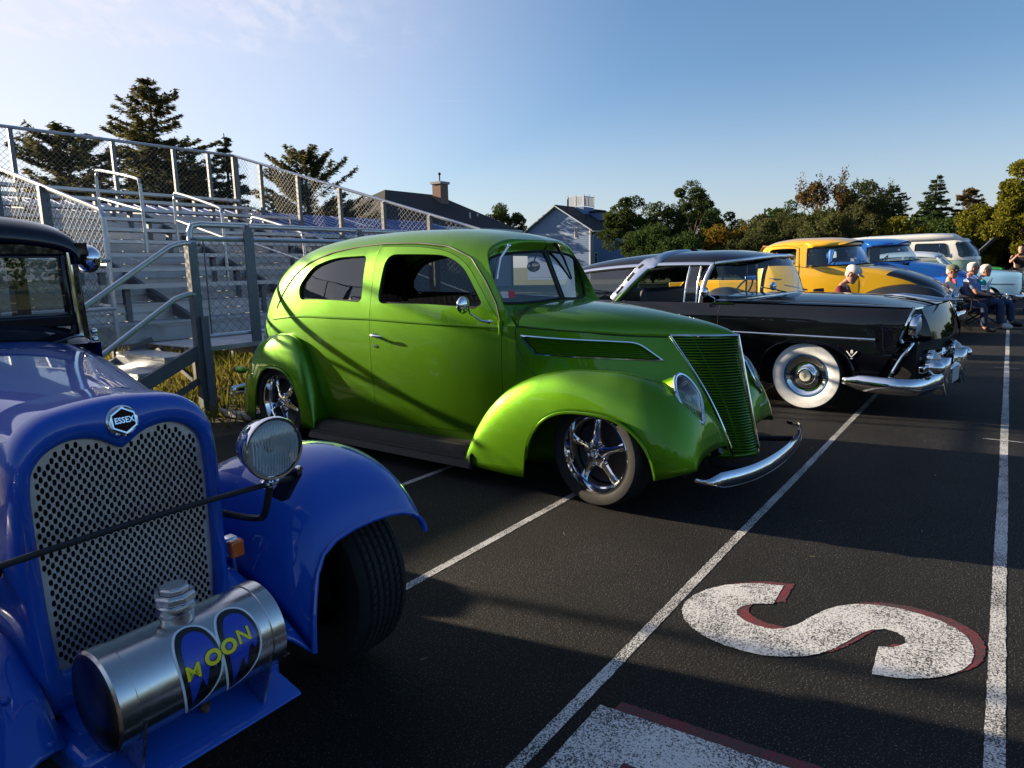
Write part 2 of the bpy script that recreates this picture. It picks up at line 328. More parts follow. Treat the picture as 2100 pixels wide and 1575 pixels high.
def ground_pt(px, py):
    d = cf * 1400 + cr * (px - 1050) + cu * (787.5 - py); t = -CAM_H / d.z; return (d.x * t, d.y * t)
def rag(poly, amp=.0008, step=.012):
    q = resample(np.array(poly), step); return q + np.random.default_rng(3).normal(0, amp, q.shape)
SP = np.array([ground_pt(1370 + a * .3238, 1170 + b * .3238) for a, b in SZ])
struct('track_letter_shadow', flat(rag(SP + [.045, -.035], .002), .0018), RPAINT)
struct('track_letter', flat(rag(SP), .0032), WPAINT2)
mbk = MB(); OUT = [(1.82, .985), (1.10, .985), (1.10, -.02), (1.90, -.02)]; HOL = [(1.62, .80), (1.32, .80), (1.32, .22), (1.66, .22)]
patch(mbk, lambda q: np.c_[q, np.full(len(q), .0032)], rag(OUT), [rag(HOL)], .05); struct('track_letter', mbk, WPAINT2)
struct('track_letter_shadow', flat(rag(np.array(OUT) + [.055, -.05], .002), .0018), RPAINT)
# straw, leaves and grit blown over the track
mb = MB()
for i in range(260):
    a, b = RNG.uniform(.8, 14), RNG.uniform(-2.5, 4.5); l = RNG.uniform(.008, .028); t = RNG.uniform(0, 6.28); wd = .0012; z = .006
    dx, dy = math.cos(t) * l, math.sin(t) * l; nx, ny = -math.sin(t) * wd, math.cos(t) * wd
    mb.add([(a - nx, b - ny, z), (a + dx - nx, b + dy - ny, z + .006), (a + dx + nx, b + dy + ny, z + .006), (a + nx, b + ny, z)], [(0, 1, 2, 3)])
o = mb.build('straw_litter', mat('straw', (.42, .38, .26), rough=.8), smooth=False); o['kind'] = 'stuff'; tag(o, 'scattered bits of dry straw lying on the dark track', 'litter')
# ------------------------------------------------------------------ wheels (axle along local y, outer face towards -y)
TYRE_MAT = RUBBER
def make_tyre(mb, R_, r_, W, n=64, crown=.35):
    h = W / 2; s = R_ - r_
    prof = [(r_ - .012, -h * .62), (r_ + .004, -h * .74), (r_ + s * .22, -h * .93), (r_ + s * .5, -h), (r_ + s * .78, -h * .97), (R_ - s * .10, -h * .86), (R_ - .006, -h * .76)]
    k = 6
    for i in range(k):   # tread ribs with grooves
        a = -h * .74 + (h * 1.48) * i / k; b = -h * .74 + (h * 1.48) * (i + 1) / k; g = .004
        prof += [(R_ - .010, a), (R_ - .001, a + g), (R_ - .001, b - g), (R_ - .010, b)]
    prof += [(p[0], -p[1]) for p in reversed(prof[:7])]
    return mb.lathe(prof, n)
def tread_blocks(R_, W, n=72):
    """cross sipes cut lugs standing on the tread ribs"""
    mb = MB(); h = W / 2; k = 6
    for i in range(k):
        a = -h * .74 + (h * 1.48) * i / k + .006; b = -h * .74 + (h * 1.48) * (i + 1) / k - .006
        for j in range(n):
            t0 = (j + .12 + (i % 2) * .5) / n * 2 * math.pi; t1 = t0 + .76 / n * 2 * math.pi; sk = .25 / n * 2 * math.pi * (1 if i % 2 else -1)
            v = []
            for r in (R_ - .004, R_ + .003):
                for t, y in ((t0, a), (t1, a), (t1 + sk, b), (t0 + sk, b)): v.append((r * math.cos(t), y, r * math.sin(t)))
            mb.add(v, [(4, 5, 6, 7), (0, 1, 5, 4), (1, 2, 6, 5), (2, 3, 7, 6), (3, 0, 4, 7)])
    return mb
def mag_wheel(parent, loc, R_=.325, r_=.205, W=.215, steer=0.0, rot=0.0, side=-1, whitewall=False, blocks=False):
    """five-spoke polished wheel; side -1 = car's right"""
    e = bpy.data.objects.new('wheel', None); link(e, parent); e.location = loc; e.rotation_euler = (0, 0, steer + (math.pi if side > 0 else 0))
    make_tyre(MB(), R_, r_, W).build('tyre', RUBBER, e, angle=30)
    if blocks: tread_blocks(R_, W).build('tread', RUBBER, e, smooth=False, recalc=False)
    h = W / 2
    rim = MB().lathe([(r_ + .006, -h * .70), (r_ + .010, -h * .80), (r_ + .004, -h * .86), (r_ - .006, -h * .84), (r_ - .012, -h * .70), (r_ - .020, -h * .52), (r_ - .030, -h * .48), (r_ - .036, -h * .30), (r_ - .040, h * .2), (r_ - .042, h * .8)], 56)
    rim.build('rim', CHROME, e, angle=40)
    MB().lathe([(.001, .0), (r_ * .80, .01), (r_ * .82, h * .6)], 32).build('brake_disc', mat('cast_iron', (.05, .05, .052), rough=.5, metal=.6), e)
    yo = -h * .40
    for i in range(5):
        sp = MB(); a = rot + i * 2 * math.pi / 5; ca, sa = math.cos(a), math.sin(a)
        sec = []
        for r, wd, y, d in ((.028, .070, yo - .012, .05), (.075, .066, yo - .010, .05), (.10, .048, yo - .004, .04), (r_ * .62, .040, yo + .000, .034), (r_ * .80, .050, yo + .004, .03), (r_ * .90, .064, yo + .010, .02)):
            ring = []
            for q, dy in ((-1, .0), (-.72, -d * .62), (0, -d * .80), (.72, -d * .62), (1, 0), (.6, d * .5), (-.6, d * .5)):
                lx, lt = r, q * wd / 2; ring.append((lx * ca - lt * sa, y + dy * .55, lx * sa + lt * ca))
            sec.append(ring)
        sp.grid(sec, wrap_v=True).build('spoke', CHROME, e, angle=45)
    MB().lathe([(.0005, yo - .055), (.020, yo - .054), (.026, yo - .046), (.028, yo - .03), (.036, yo - .025), (.040, yo - .0)], 28).build('hub_cap', CHROME, e)
    MB().lathe([(.0005, yo - .0562), (.014, yo - .0560), (.0145, yo - .0535)], 20).build('cap_emblem', mat('emblem_blue', (.05, .07, .12), rough=.3), e)
    for i in range(5):
        a = rot + (i + .5) * 2 * math.pi / 5; c = (.062 * math.cos(a), 0, .062 * math.sin(a)); lug = MB()
        lug.lathe([(.0005, yo - .036), (.008, yo - .036), (.011, yo - .030), (.011, yo - .012), (.017, yo - .010), (.017, yo + .01)], 10, c=c)
        lug.build('lug_nut', CHROME, e)
    return e
def hubcap_wheel(parent, loc, R_=.34, r_=.195, W=.19, side=-1, cap_mat=None, white=True, steer=0.0, band=.115):
    e = bpy.data.objects.new('wheel', None); link(e, parent); e.location = loc; e.rotation_euler = (0, 0, steer + (math.pi if side > 0 else 0)); h = W / 2
    make_tyre(MB(), R_, r_, W).build('tyre', RUBBER, e, angle=30)
    if white:
        MB().lathe([(r_ + .012, -h * .86), (r_ + .03, -h * .985), (r_ + .07, -h * 1.03), (r_ + band, -h * .99), (r_ + band + .004, -h * .95)], 64).build('whitewall', mat('whitewall', (.72, .74, .74), rough=.55, var=.08, vscale=20), e)
        MB().lathe([(r_ - .010, -h * .80), (r_ - .002, -h * .87), (r_ + .012, -h * .88)], 64).build('wheel_ring', mat('blue_rim', (.03, .10, .22), rough=.35), e)
    MB().lathe([(r_ - .004, -h * .72), (r_ - .008, -h * .84), (r_ - .018, -h * .80), (r_ - .03, -h * .70), (.13, -h * .60), (.115, -h * .62), (.095, -h * .70), (.09, -h * .86), (.075, -h * .98), (.065, -h * 1.02), (.0005, -h * 1.05)], 64).build('hub_cap', cap_mat or CHROME, e, angle=50)
    MB().lathe([(.0005, -h * 1.10), (.05, -h * 1.09), (.054, -h * 1.04)], 32).build('cap_emblem', mat('cap_cream', (.62, .62, .52), rough=.35), e)
    st = MB()
    for i in range(8):
        a = i * math.pi / 4; rr = .040 if i % 2 == 0 else .026; y = -h * 1.115
        st.add([(rr * math.cos(a), y, rr * math.sin(a)), (.008 * math.cos(a + .5), y, .008 * math.sin(a + .5)), (.008 * math.cos(a - .5), y, .008 * math.sin(a - .5))], [(0, 1, 2)])
    st.build('cap_star', BLACKP, e, smooth=False)
    return e
# ------------------------------------------------------------------ green two-door sedan
GREEN = mat('green_paint', (.102, .275, .006), rough=.40, metal=.72, coat=.8, coat_r=.03, spec=0.0)
def green_car():
    T = thing('sedan', 'lime green two-door sedan with chrome five-spoke wheels and louvred hood', 'car', (4.303, 1.910, 0), R(-90.35))
    P = lambda mb, n, m, par=T, **k: mb.build(n, m, par, **k)
    # ---- main shell:  F(x, v) v 0 (sill) .. 1 (roof centre)
    W = pchip([-4.02, -3.95, -3.7, -3.4, -3.1, -2.8, -2.4, -1.9, -1.4, -1.0, -.72], [.20, .33, .52, .635, .70, .735, .75, .75, .735, .70, .655])
    ZT = pchip([-4.02, -3.95, -3.75, -3.5, -3.25, -3.0, -2.7, -2.35, -1.95, -1.5, -1.15, -.95, -.85], [.55, .74, 1.08, 1.36, 1.545, 1.655, 1.715, 1.742, 1.752, 1.738, 1.70, 1.655, 1.62])
    ZS = pchip([-4.02, -3.6, -3.2, -2.7, -.6], [.40, .32, .27, .24, .23])
    gv = np.linspace(0, 1, 12); cy = crom([(.93, 0), (.975, .10), (1.0, .27), (1.005, .42), (.995, .545), (.965, .66), (.925, .77), (.87, .86), (.76, .935), (.52, .98), (.24, .995), (0, 1.0)], 10)
    ct = np.linspace(0, 1, len(cy)); GY = lambda v: np.interp(v, ct, cy[:, 0]); GT = lambda v: np.interp(v, ct, cy[:, 1])
    def F(q, side=-1):
        q = np.asarray(q, float); x, v = q[:, 0], q[:, 1]; zs, zt = ZS(x), ZT(x)
        return np.stack([x, side * W(x) * GY(v), zs + (zt - zs) * GT(v)], 1)
    S2 = lambda poly: sect_z(F, np.asarray(poly, float), 0, .98)
    # front edge of the shell (x as function of v): cowl seam, A pillar, header
    XF = pchip([0, .30, .42, .52, .62, .72, .80, .9, 1.0], [-.74, -.745, -.765, -.835, -.925, -.985, -.975, -.90, -.87])
    vs = np.linspace(0, 1, 40)
    front = np.stack([XF(vs), vs], 1)
    door = S2(rpoly([(-1.985, .285), (-.80, .30), (-.80, 1.06), (-.905, 1.20), (-1.10, 1.47), (-1.30, 1.565), (-1.60, 1.602), (-1.955, 1.612), (-1.985, 1.12)], [.06, .04, .05, .05, .12, .1, .1, .03, .05], 6))
    dwin = S2(rpoly([(-1.91, 1.195), (-1.00, 1.165), (-.955, 1.20), (-1.13, 1.455), (-1.30, 1.535), (-1.86, 1.555)], [.07, .04, .04, .14, .12, .10], 7))
    qwin = S2(rpoly([(-2.085, 1.20), (-2.075, 1.55), (-2.46, 1.545), (-2.74, 1.475), (-2.90, 1.31), (-2.87, 1.21)], [.05, .05, .14, .14, .08, .05], 7))
    def off(poly, d):   # grow polygon in (x,v)
        c = poly.mean(0); sgn = 1
        n = len(poly); o = []
        ar = 0.5 * sum(poly[i][0] * poly[(i + 1) % n][1] - poly[(i + 1) % n][0] * poly[i][1] for i in range(n)); s = 1 if ar > 0 else -1
        for i in range(n):
            t = poly[(i + 1) % n] - poly[i - 1]; t = t / [1, .75]; L = np.linalg.norm(t) + 1e-9; o.append(poly[i] + s * d * np.array([t[1], -t[0] * .75]) / L)
        return np.array(o)
    for side in (-1, 1):
        FF = lambda q, s=side: F(q, s)
        body = np.vstack([[(-4.02, 0)], [(x, 0) for x in np.arange(-3.9, -.8, .1)], front, [(x, 1) for x in np.arange(-.95, -4.0, -.08)], [(-4.02, 1)]])
        mb = MB(); patch(mb, FF, body, [off(door, .0035), qwin], .045, reveal=-.03 * side * -1 if False else (.03 if side > 0 else -.03))
        P(mb, 'body_shell', GREEN, angle=42)
        mb = MB(); patch(mb, FF, door, [dwin], .045, reveal=(.03 if side > 0 else -.03), edge=(.02 if side > 0 else -.02))
        d = P(mb, 'door', GREEN, angle=42)
        # glass of the quarter window
        mb = MB(); patch(mb, lambda q, s=side: FF(q) + np.array([0, -.024 * s, 0]), off(qwin, .012), [], .06); P(mb, 'window_pane', GLASS_D, d.parent, angle=180)
        # dark rubber run round the openings
        for pl in (qwin, dwin):
            c = FF(off(pl, -.004)) + np.array([0, -.022 * side, 0]); P(MB().tube(c, .007, 6, closed=True), 'window_seal', RUBBER)
        # belt moulding, drip rail
        bl = sect_z(F, np.array([(x, 1.075 - .028 * (x + 2.0) * (x > -2.0) - .10 * max(0, -2.75 - x) ** 1.5) for x in np.linspace(-3.35, -.80, 60)]), 0, .98)
        P(MB().tube(FF(bl) + np.array([0, .001 * side, 0]), .0075, 6), 'belt_moulding', GREEN)
        dr = S2([(-3.28, 1.13), (-3.17, 1.25), (-3.0, 1.395), (-2.8, 1.505), (-2.5, 1.588), (-2.2, 1.622), (-1.9, 1.634), (-1.6, 1.626), (-1.3, 1.592), (-1.08, 1.505), (-.95, 1.36), (-.85, 1.20), (-.815, 1.09)])
        P(MB().tube(FF(np.stack([np.interp(np.linspace(0, 12, 80), range(13), dr[:, 0]), np.interp(np.linspace(0, 12, 80), range(13), dr[:, 1])], 1)), .0075, 6), 'drip_rail', mat('dark_green_seal', (.02, .05, .008), rough=.5))
        # door hardware
        hp = FF(sect_z(F, np.array([(-1.93, .955)]), 0, .98))[0]; s = side
        hb = MB().tube([hp + np.array(p) * [1, s, 1] for p in ((0, .0, 0), (.0, .035, 0), (.03, .042, 0), (.085, .040, -.002), (.115, .034, -.004))], [.014, .011, .010, .010, .007], 10); hb.lathe([(.001, -.004 * 1), (.02, .0), (.018, .006 * s)], 14, c=tuple(hp)); P(hb, 'door_handle', CHROME, d)
        kp = FF(sect_z(F, np.array([(-1.93, .875)]), 0, .98))[0]; P(MB().lathe([(.0005, .008 * s), (.011, .007 * s), (.014, 0)], 14, c=tuple(kp)), 'door_lock', CHROME, d)
        ip = FF(sect_z(F, np.array([(-.805, 1.045)]), 0, .98))[0]; P(MB().tube([ip + [0, .008 * s, -.05], ip + [0, .010 * s, .045]], .014, 10), 'door_hinge', GREEN)
        ip2 = FF(sect_z(F, np.array([(-.815, .42)]), 0, .98))[0]; P(MB().tube([ip2 + [0, .006 * s, -.02], ip2 + [0, .006 * s, .02]], .010, 8), 'door_hinge', GREEN)
    # ---- windshield surround, glass
    def ws_pt(t):   # glass outline on the right half, from bottom centre outwards and over the top to the centre
        return crom([(-.735, -.02, 1.205), (-.80, -.28, 1.192), (-.865, -.52, 1.196), (-.898, -.60, 1.225), (-.935, -.612, 1.33), (-.962, -.588, 1.445), (-.968, -.54, 1.505), (-.945, -.38, 1.535), (-.90, -.12, 1.548), (-.885, -.02, 1.55)], 8)
    og = ws_pt(0)
    # shell edge ring from belt (v at z=1.1) to roof centre
    nring = 70; ang = np.linspace(0, 1, nring)
    vv = np.linspace(.455, 1, nring); ring = F(np.stack([XF(vv), vv], 1)); tan = F(np.stack([XF(vv) + .01, vv], 1)) - ring; tan /= np.linalg.norm(tan, axis=1)[:, None]
    # pair ring to glass outline points from the lower outer corner up to the top centre
    io = np.linspace(17, len(og) - 1, nring); tgt = np.stack([np.interp(io, range(len(og)), og[:, k]) for k in range(3)], 1)
    def hermite(A, B, TA, TB, n=12):
        out = []
        for t in np.linspace(0, 1, n):
            h00, h10, h01, h11 = 2 * t ** 3 - 3 * t * t + 1, t ** 3 - 2 * t * t + t, -2 * t ** 3 + 3 * t * t, t ** 3 - t * t
            out.append(h00 * A + h10 * TA + h01 * B + h11 * TB)
        return np.array(out)
    gc = np.array([-.86, -.28, 1.37]); tb = gc - tgt; tb[:, 1] *= .6; tb /= np.linalg.norm(tb, axis=1)[:, None]; dist = np.linalg.norm(tgt - ring, axis=1)[:, None]
    sur = hermite(ring, tgt, tan * dist * 1.1 + np.array([0, 0, 0]), tb * dist * .9)
    P(MB().grid(sur), 'windshield_frame', GREEN, mirror='split', angle=180)
    hood_lw = pchip([-.74, -.55, -.3, 0, .18, .36, .50, .56], [.628, .585, .50, .345, .232, .135, .055, .012])
    ZH = pchip([-.80, -.62, -.16, .18, .36, .47, .53, .56], [1.195, 1.188, 1.150, 1.098, 1.062, 1.030, 1.003, .985])
    ZL = pchip([-.76, -.3, .18, .56], [1.058, 1.020, .985, .982])
    def HF(q):   # hood top: q=(x, s) s 0 edge..1 centre
        x, s = q[:, 0], q[:, 1]; wl, zl, zh = hood_lw(x), ZL(x), ZH(x); a = s * math.pi / 2
        return np.stack([x, -wl * np.cos(a) ** .85, zl + (zh - zl) * np.sin(a) ** .80], 1)
    # cowl: from the glass foot to the hood rear edge
    xr = -.70; s = np.linspace(0, 1, 40); he = HF(np.stack([np.full(40, xr + .004), s], 1))
    low = og[:18][::-1]; lo = np.stack([np.interp(np.linspace(0, 17, 40), range(18), low[:, k]) for k in range(3)], 1)
    A = lo; Bv = he; TA = np.stack([np.full(40, .10), np.zeros(40), np.full(40, -.10)], 1); TB = np.stack([np.full(40, .10), np.zeros(40), np.full(40, -.012)], 1)
    cowl = hermite(A, Bv, TA, TB, 10); P(MB().grid(cowl), 'cowl', GREEN, mirror='split', angle=180)
    # cowl side: fills between shell belt corner, hood line and windshield corner
    vlow = np.linspace(0, .455, 30); e1 = F(np.stack([XF(vlow), vlow], 1))
    NW_t = pchip([-.74, -.4, 0, .25, .45, .62], [.635, .535, .36, .205, .13, .10]); NW_b = pchip([-.74, -.4, 0, .25, .45, .62], [.655, .60, .47, .36, .25, .14])
    def NF(q, s=-1):    # nose side panel (x,z)
        x, z = q[:, 0], q[:, 1]; t = np.clip((z - .30) / .69, 0, 1.08); t = t ** 1.25
        a, b = NW_b(x), hood_lw(np.minimum(x, .17)) * (x <= .17) + NW_t(x) * (x > .17); b = np.where(x <= .17, hood_lw(x), np.maximum(.06, .232 - (x - .17) * .30))
        lin = a + (b - a) * t; pr = .652 * np.interp((z - .23) / 1.49, cy[:, 1], cy[:, 0]); k = np.clip((x + .70) / .55, 0, 1); k = k * k * (3 - 2 * k) * .5 + k * .5
        pr = pr - .18 * (x + .70); lin = pr * (1 - k) + lin * k
        return np.stack([x, s * lin, z], 1)
    zlow = np.linspace(.23, 1.055, 30); e2 = NF(np.stack([np.full(30, -.695), zlow], 1))
    e1s = F(np.stack([XF(np.interp(zlow, e1[:, 2], vlow)), np.interp(zlow, e1[:, 2], vlow)], 1))
    P(MB().grid(np.stack([e1s + (e2 - e1s) * t for t in np.linspace(0, 1, 5)])), 'cowl_side', GREEN, mirror='split', angle=180)
    tri = hermite(np.repeat(e1s[-1:], 12, 0), np.array([cowl[i * 9 // 11][0] for i in range(12)]), np.zeros((12, 3)), np.zeros((12, 3)), 6)
    # gusset between pillar foot, windshield corner and hood edge
    g0 = sur[:, 0]; c0 = cowl[:, 0]
    k = 12; ga = np.stack([np.interp(np.linspace(0, len(g0) - 1, k), range(len(g0)), g0[:, j]) for j in range(3)], 1)[::-1]; gb = np.stack([np.interp(np.linspace(0, len(c0) - 1, k), range(len(c0)), c0[:, j]) for j in range(3)], 1)
    pb = np.vstack([e1s[-1]] * 1)
    P(MB().grid(np.stack([gb + (np.vstack([ga[0] + (e1s[-1] - ga[0]) * 0 for _ in range(k)]) * 0 + np.stack([np.interp(np.linspace(0, 1, k), [0, 1], [ga[0][j], e2[-1][j]]) for j in range(3)], 1) - gb) * t for t in np.linspace(0, 1, 4)])), 'cowl_gusset', GREEN, mirror='split', angle=180)
    P(MB().grid(np.stack([np.stack([np.interp(np.linspace(0, 1, k), [0, 1], [ga[0][j], e2[-1][j]]) for j in range(3)], 1) * (1 - t) + t * np.stack([np.interp(np.linspace(0, 1, k), [0, 1], [g0[0][j], e1s[-1][j]]) for j in range(3)], 1) for t in np.linspace(0, 1, 4)])), 'cowl_gusset', GREEN, mirror='split', angle=180)
    # glass: two flat-ish panes and centre bar
    gl = MB(); c0_, c1_ = og[0], og[-1]
    n = len(og); rows = []
    top = og[n // 2:][::-1]; bot = og[:n // 2 + (n % 2)]; m = min(len(top), len(bot))
    gl.grid(np.stack([bot[:m] * (1 - t) + top[:m] * t for t in np.linspace(0, 1, 8)]))
    P(gl, 'windshield', GLASS, mirror='split', angle=180)
    ogm = og.copy(); ogm[:, 1] *= -1
    for o_ in (og, ogm): P(MB().tube(np.vstack([o_, o_[:1]]) + [.004, 0, 0], .009, 6), 'windshield_seal', RUBBER)
    P(MB().tube([(-.735, 0, 1.20), (-.80, 0, 1.36), (-.887, 0, 1.555)], .010, 8), 'windshield_bar', mat('dark_green_seal', (.02, .05, .008)))
    # wipers
    for a, b, c in (((-.915, -.40, 1.585), (-.93, -.48, 1.50), (-.905, -.56, 1.36)), ((-.875, .14, 1.60), (-.88, .26, 1.50), (-.87, .36, 1.34))):
        P(MB().tube([a, b, c], [.011, .009, .006], 8).sphere(a, .016, 10, 8), 'wiper', CHROME if a[1] < 0 else BLACKP)
    # ---- hood
    hs = np.vstack([[(x, 0) for x in np.linspace(-.695, .555, 60)], [(.558, s) for s in (.3, .6, 1)], [(x, 1) for x in np.linspace(.54, -.695, 60)]])
    mb = MB(); xs = np.concatenate([np.linspace(-.695, .40, 40), np.linspace(.415, .558, 16)]); ss = np.linspace(0, 1, 22)
    mb.grid(HF(np.array([(x, s_) for x in xs for s_ in ss])).reshape(len(xs), len(ss), 3)); hood = P(mb, 'hood', GREEN, mirror='split', angle=180)
    hl = HF(np.stack([np.linspace(-.70, .19, 30), np.zeros(30)], 1)); hlm = hl * [1, -1, 1]
    for l in (hl, hlm): P(MB().tube(l + [0, 0, -.003], .006, 6), 'hood_seam', mat('dark_green_seal', (.02, .05, .008)))
    # cowl seam
    cs = cowl[-1]; P(MB().tube(np.vstack([cs, (cs * [1, -1, 1])[::-1]]), .0045, 6), 'hood_seam', mat('dark_green_seal', (.02, .05, .008)))
    # seam between the hood side and the cowl
    for s in (-1, 1):
        sm = crom([(-.695, 1.05), (-.69, .95), (-.655, .84), (-.57, .74), (-.47, .67)], 8); P(MB().tube(NF(sm, s) + [0, s * .001, 0], .0042, 6), 'hood_side_seam', mat('dark_green_seal', (.02, .05, .008)))
    # ---- nose sides
    GE = lambda z: .205 + (.985 - z) * .545 + .05 * np.sin(np.clip((.985 - z) / .73, 0, 1) * math.pi)   # grille edge x(z)
    zz = np.linspace(.985, .255, 24)
    nose = np.vstack([[(-.695, .24), (-.695, 1.03)], [(x, ZL(x) - .004) for x in np.linspace(-.69, .195, 24)], [(GE(z), z) for z in zz], [(.3, .25), (-.2, .24)]])
    lou = rpoly([(-.66, .995), (.035, .950), (.185, .835), (-.555, .875)], [.01, .05, .01, .01], 5)
    for s in (-1, 1):
        mb = MB(); patch(mb, lambda q, s=s: NF(q, s), nose, [lou], .05, reveal=(.03 if s > 0 else -.03)); P(mb, 'nose_side', GREEN, angle=42)
        # panel behind louvres and nine blades with chrome frame
        mb = MB(); patch(mb, lambda q, s=s: NF(q, s) - [0, s * .035, 0], lou, [], .08); pb_ = P(mb, 'louvre_panel', mat('louvre_dark', (.010, .022, .006), rough=.6))
        for i in range(9):
            t = (i + .5) / 9; a = np.array([-.655 + .105 * t, .995 - .12 * t]); b = np.array([.04 + .145 * t ** 1.3, .948 - .112 * t]); pts = np.array([a + (b - a) * q for q in np.linspace(0.01, .985, 24)])
            p3 = NF(pts, s); up = p3 + [0, -.016 * s, .006]; lo_ = p3 + [0, -.002 * s, -.0045]
            P(MB().grid(np.stack([up, lo_, lo_ + [0, -.004 * s, -.003]])), 'louvre', GREEN, pb_, angle=20)
        fr = NF(resample(lou, .03), s) + [0, .002 * s, 0]; P(MB().tube(fr, .0065, 6, closed=True), 'louvre_trim', CHROME)
    # ---- grille: V prow with horizontal bars
    PROW = lambda z: .555 + (.985 - z) * .215
    for s in (-1, 1):
        mb = MB(); A = []; 
        for z in np.linspace(.985, .26, 14):
            e = NF(np.array([(float(GE(z)), z)]), s)[0]; A.append([e + (np.array([PROW(z), 0, z]) - e) * t - [.03, 0, 0] for t in np.linspace(0, 1, 4)])
        P(mb.grid(A), 'grille_backing', mat('grille_dark', (.008, .014, .006), rough=.7), angle=180)
        gp = bpy.data.objects.new('grille', None); link(gp, T)
        for i in range(42):
            z = .972 - i * .0169; e = NF(np.array([(float(GE(z)), z)]), s)[0]; c = np.array([PROW(z), 0, z]); bow = (e + c) / 2 + [.02, s * .035, 0]
            pts = crom([e + [-.004, 0, 0], (e * .72 + c * .28) + [.018, s * .022, 0], (e * .35 + c * .65) + [.024, s * .030, 0], c + [0, 0, 0]], 4)
            mb = MB(); up = pts + [0, 0, .0035]; lo_ = pts + [.005, s * .003, -.001]; mb.grid(np.stack([up + [-.012, 0, .002], up, lo_, lo_ + [-.012, 0, -.004]])); P(mb, 'grille_bar', GREEN, gp, angle=25)
        for t in (.33,):
            vb = [NF(np.array([(float(GE(z)), z)]), s)[0] * (1 - t) + np.array([PROW(z), 0, z]) * t + [.0, 0, 0] for z in np.linspace(.975, .27, 10)]; P(MB().tube(vb, .006, 5), 'grille_support', GREEN, gp)
        eg = np.array([NF(np.array([(float(GE(z)), z)]), s)[0] for z in np.linspace(.992, .25, 24)]) + [.004, s * .006, 0]
        P(MB().tube(eg, .010, 8, sx=.7), 'grille_trim', CHROME)
        tp = [eg[0], eg[0] * .5 + np.array([.28, 0, .492]) + [.02, s * .02, 0], np.array([.565, 0, .986])]; P(MB().tube(crom(tp, 6), .0085, 8), 'grille_trim', CHROME)
    P(MB().tube([(PROW(z) + .006, 0, z) for z in np.linspace(.99, .255, 12)], .010, 8), 'grille_prow', CHROME)
    P(MB().prism([(.30, -.30), (.62, -.13), (.72, 0), (.62, .13), (.30, .30)], 'z', .22, .262), 'front_apron', GREEN, bevel=.02)
    # ---- fenders
    def fender(name, xs, ZC, ZB, YI, YO, edge, nexp, inner, s, th_n=40):
        cols = []
        for x in xs:
            zc, zb, yi, yo = float(ZC(x)), float(ZB(x)), float(YI(x)), float(YO(x)); ym = yi * .40 + yo * .60; a_o = yo - ym; a_i = ym - yi; ze = edge(x)
            z0 = max(ze, zb); t0 = math.asin(min(1, max(0, ((z0 - zb) / max(1e-4, zc - zb))) ** (nexp / 2)))
            ring = []
            for t in np.linspace(t0, math.pi * inner, th_n):
                c, sn = math.cos(t), max(0, math.sin(t)); aa = a_o if c > 0 else a_i
                y = ym + aa * math.copysign(abs(c) ** (2 / nexp), c); z = zb + (zc - zb) * sn ** (2 / nexp); ring.append((x, s * y, z))
            cols.append(ring)
        o = P(MB().grid(cols), name, GREEN, angle=180, solid=.012); return o, [c[0] for c in cols]
    ZC = pchip([-1.0, -.965, -.90, -.80, -.62, -.40, -.15, .05, .22, .36, .46, .53, .575, .60], [.19, .30, .42, .545, .685, .775, .815, .812, .785, .735, .665, .58, .48, .36])
    ZB = pchip([-1.0, -.5, .3, .6], [.12, .12, .22, .30]); YI = pchip([-1.0, -.7, -.3, .1, .45, .56, .60], [.60, .58, .50, .38, .22, .17, .22]); YO = pchip([-1.0, -.8, -.5, -.1, .25, .45, .55, .60], [.855, .875, .895, .905, .895, .855, .80, .74])
    def fedge(x):
        if x < -.475: return 0
        if x > .405: return 0
        u = (x + .035) / .44; return .155 + .425 * max(0, 1 - abs(u) ** 2.6) ** (1 / 2.2)
    xs = np.unique(np.concatenate([np.linspace(-1.0, -.48, 22), np.linspace(-.478, -.40, 16), np.linspace(-.40, .33, 36), np.linspace(.33, .408, 16), np.linspace(.41, .60, 26)]))
    for s in (-1, 1):
        o, ed = fender('front_fender', xs, ZC, ZB, YI, YO, fedge, 2.35, .998, s, 46)
        P(MB().tube([(x, s * float(YO(x)) * .985, fedge(x) + .004) for x in np.linspace(-.47, .40, 50)], .010, 6), 'fender_lip', GREEN, o)
        # closed inner wheel house
        P(MB().box(-.95, .42, s * .30, s * .50, .16, .62), 'wheel_house', DARK)
    ZCr = pchip([-3.78, -3.76, -3.70, -3.58, -3.40, -3.20, -3.02, -2.88, -2.76, -2.68, -2.63, -2.60], [.20, .36, .50, .68, .83, .905, .925, .895, .79, .62, .42, .22]); ZBr = pchip([-3.8, -2.6], [.17, .17])
    YIr = pchip([-3.78, -3.4, -2.9, -2.6], [.40, .50, .60, .64]); YOr = pchip([-3.78, -3.68, -3.4, -3.0, -2.75, -2.6], [.70, .79, .865, .895, .885, .855])
    def redge(x):
        u = (x + 3.06) / .335
        return 0 if abs(u) >= 1 else .17 + .47 * (1 - abs(u) ** 2.5) ** (1 / 2.2)
    xr_ = np.unique(np.concatenate([np.linspace(-3.78, -3.40, 24), np.linspace(-3.398, -3.33, 14), np.linspace(-3.33, -2.79, 30), np.linspace(-2.79, -2.722, 14), np.linspace(-2.72, -2.60, 20)]))
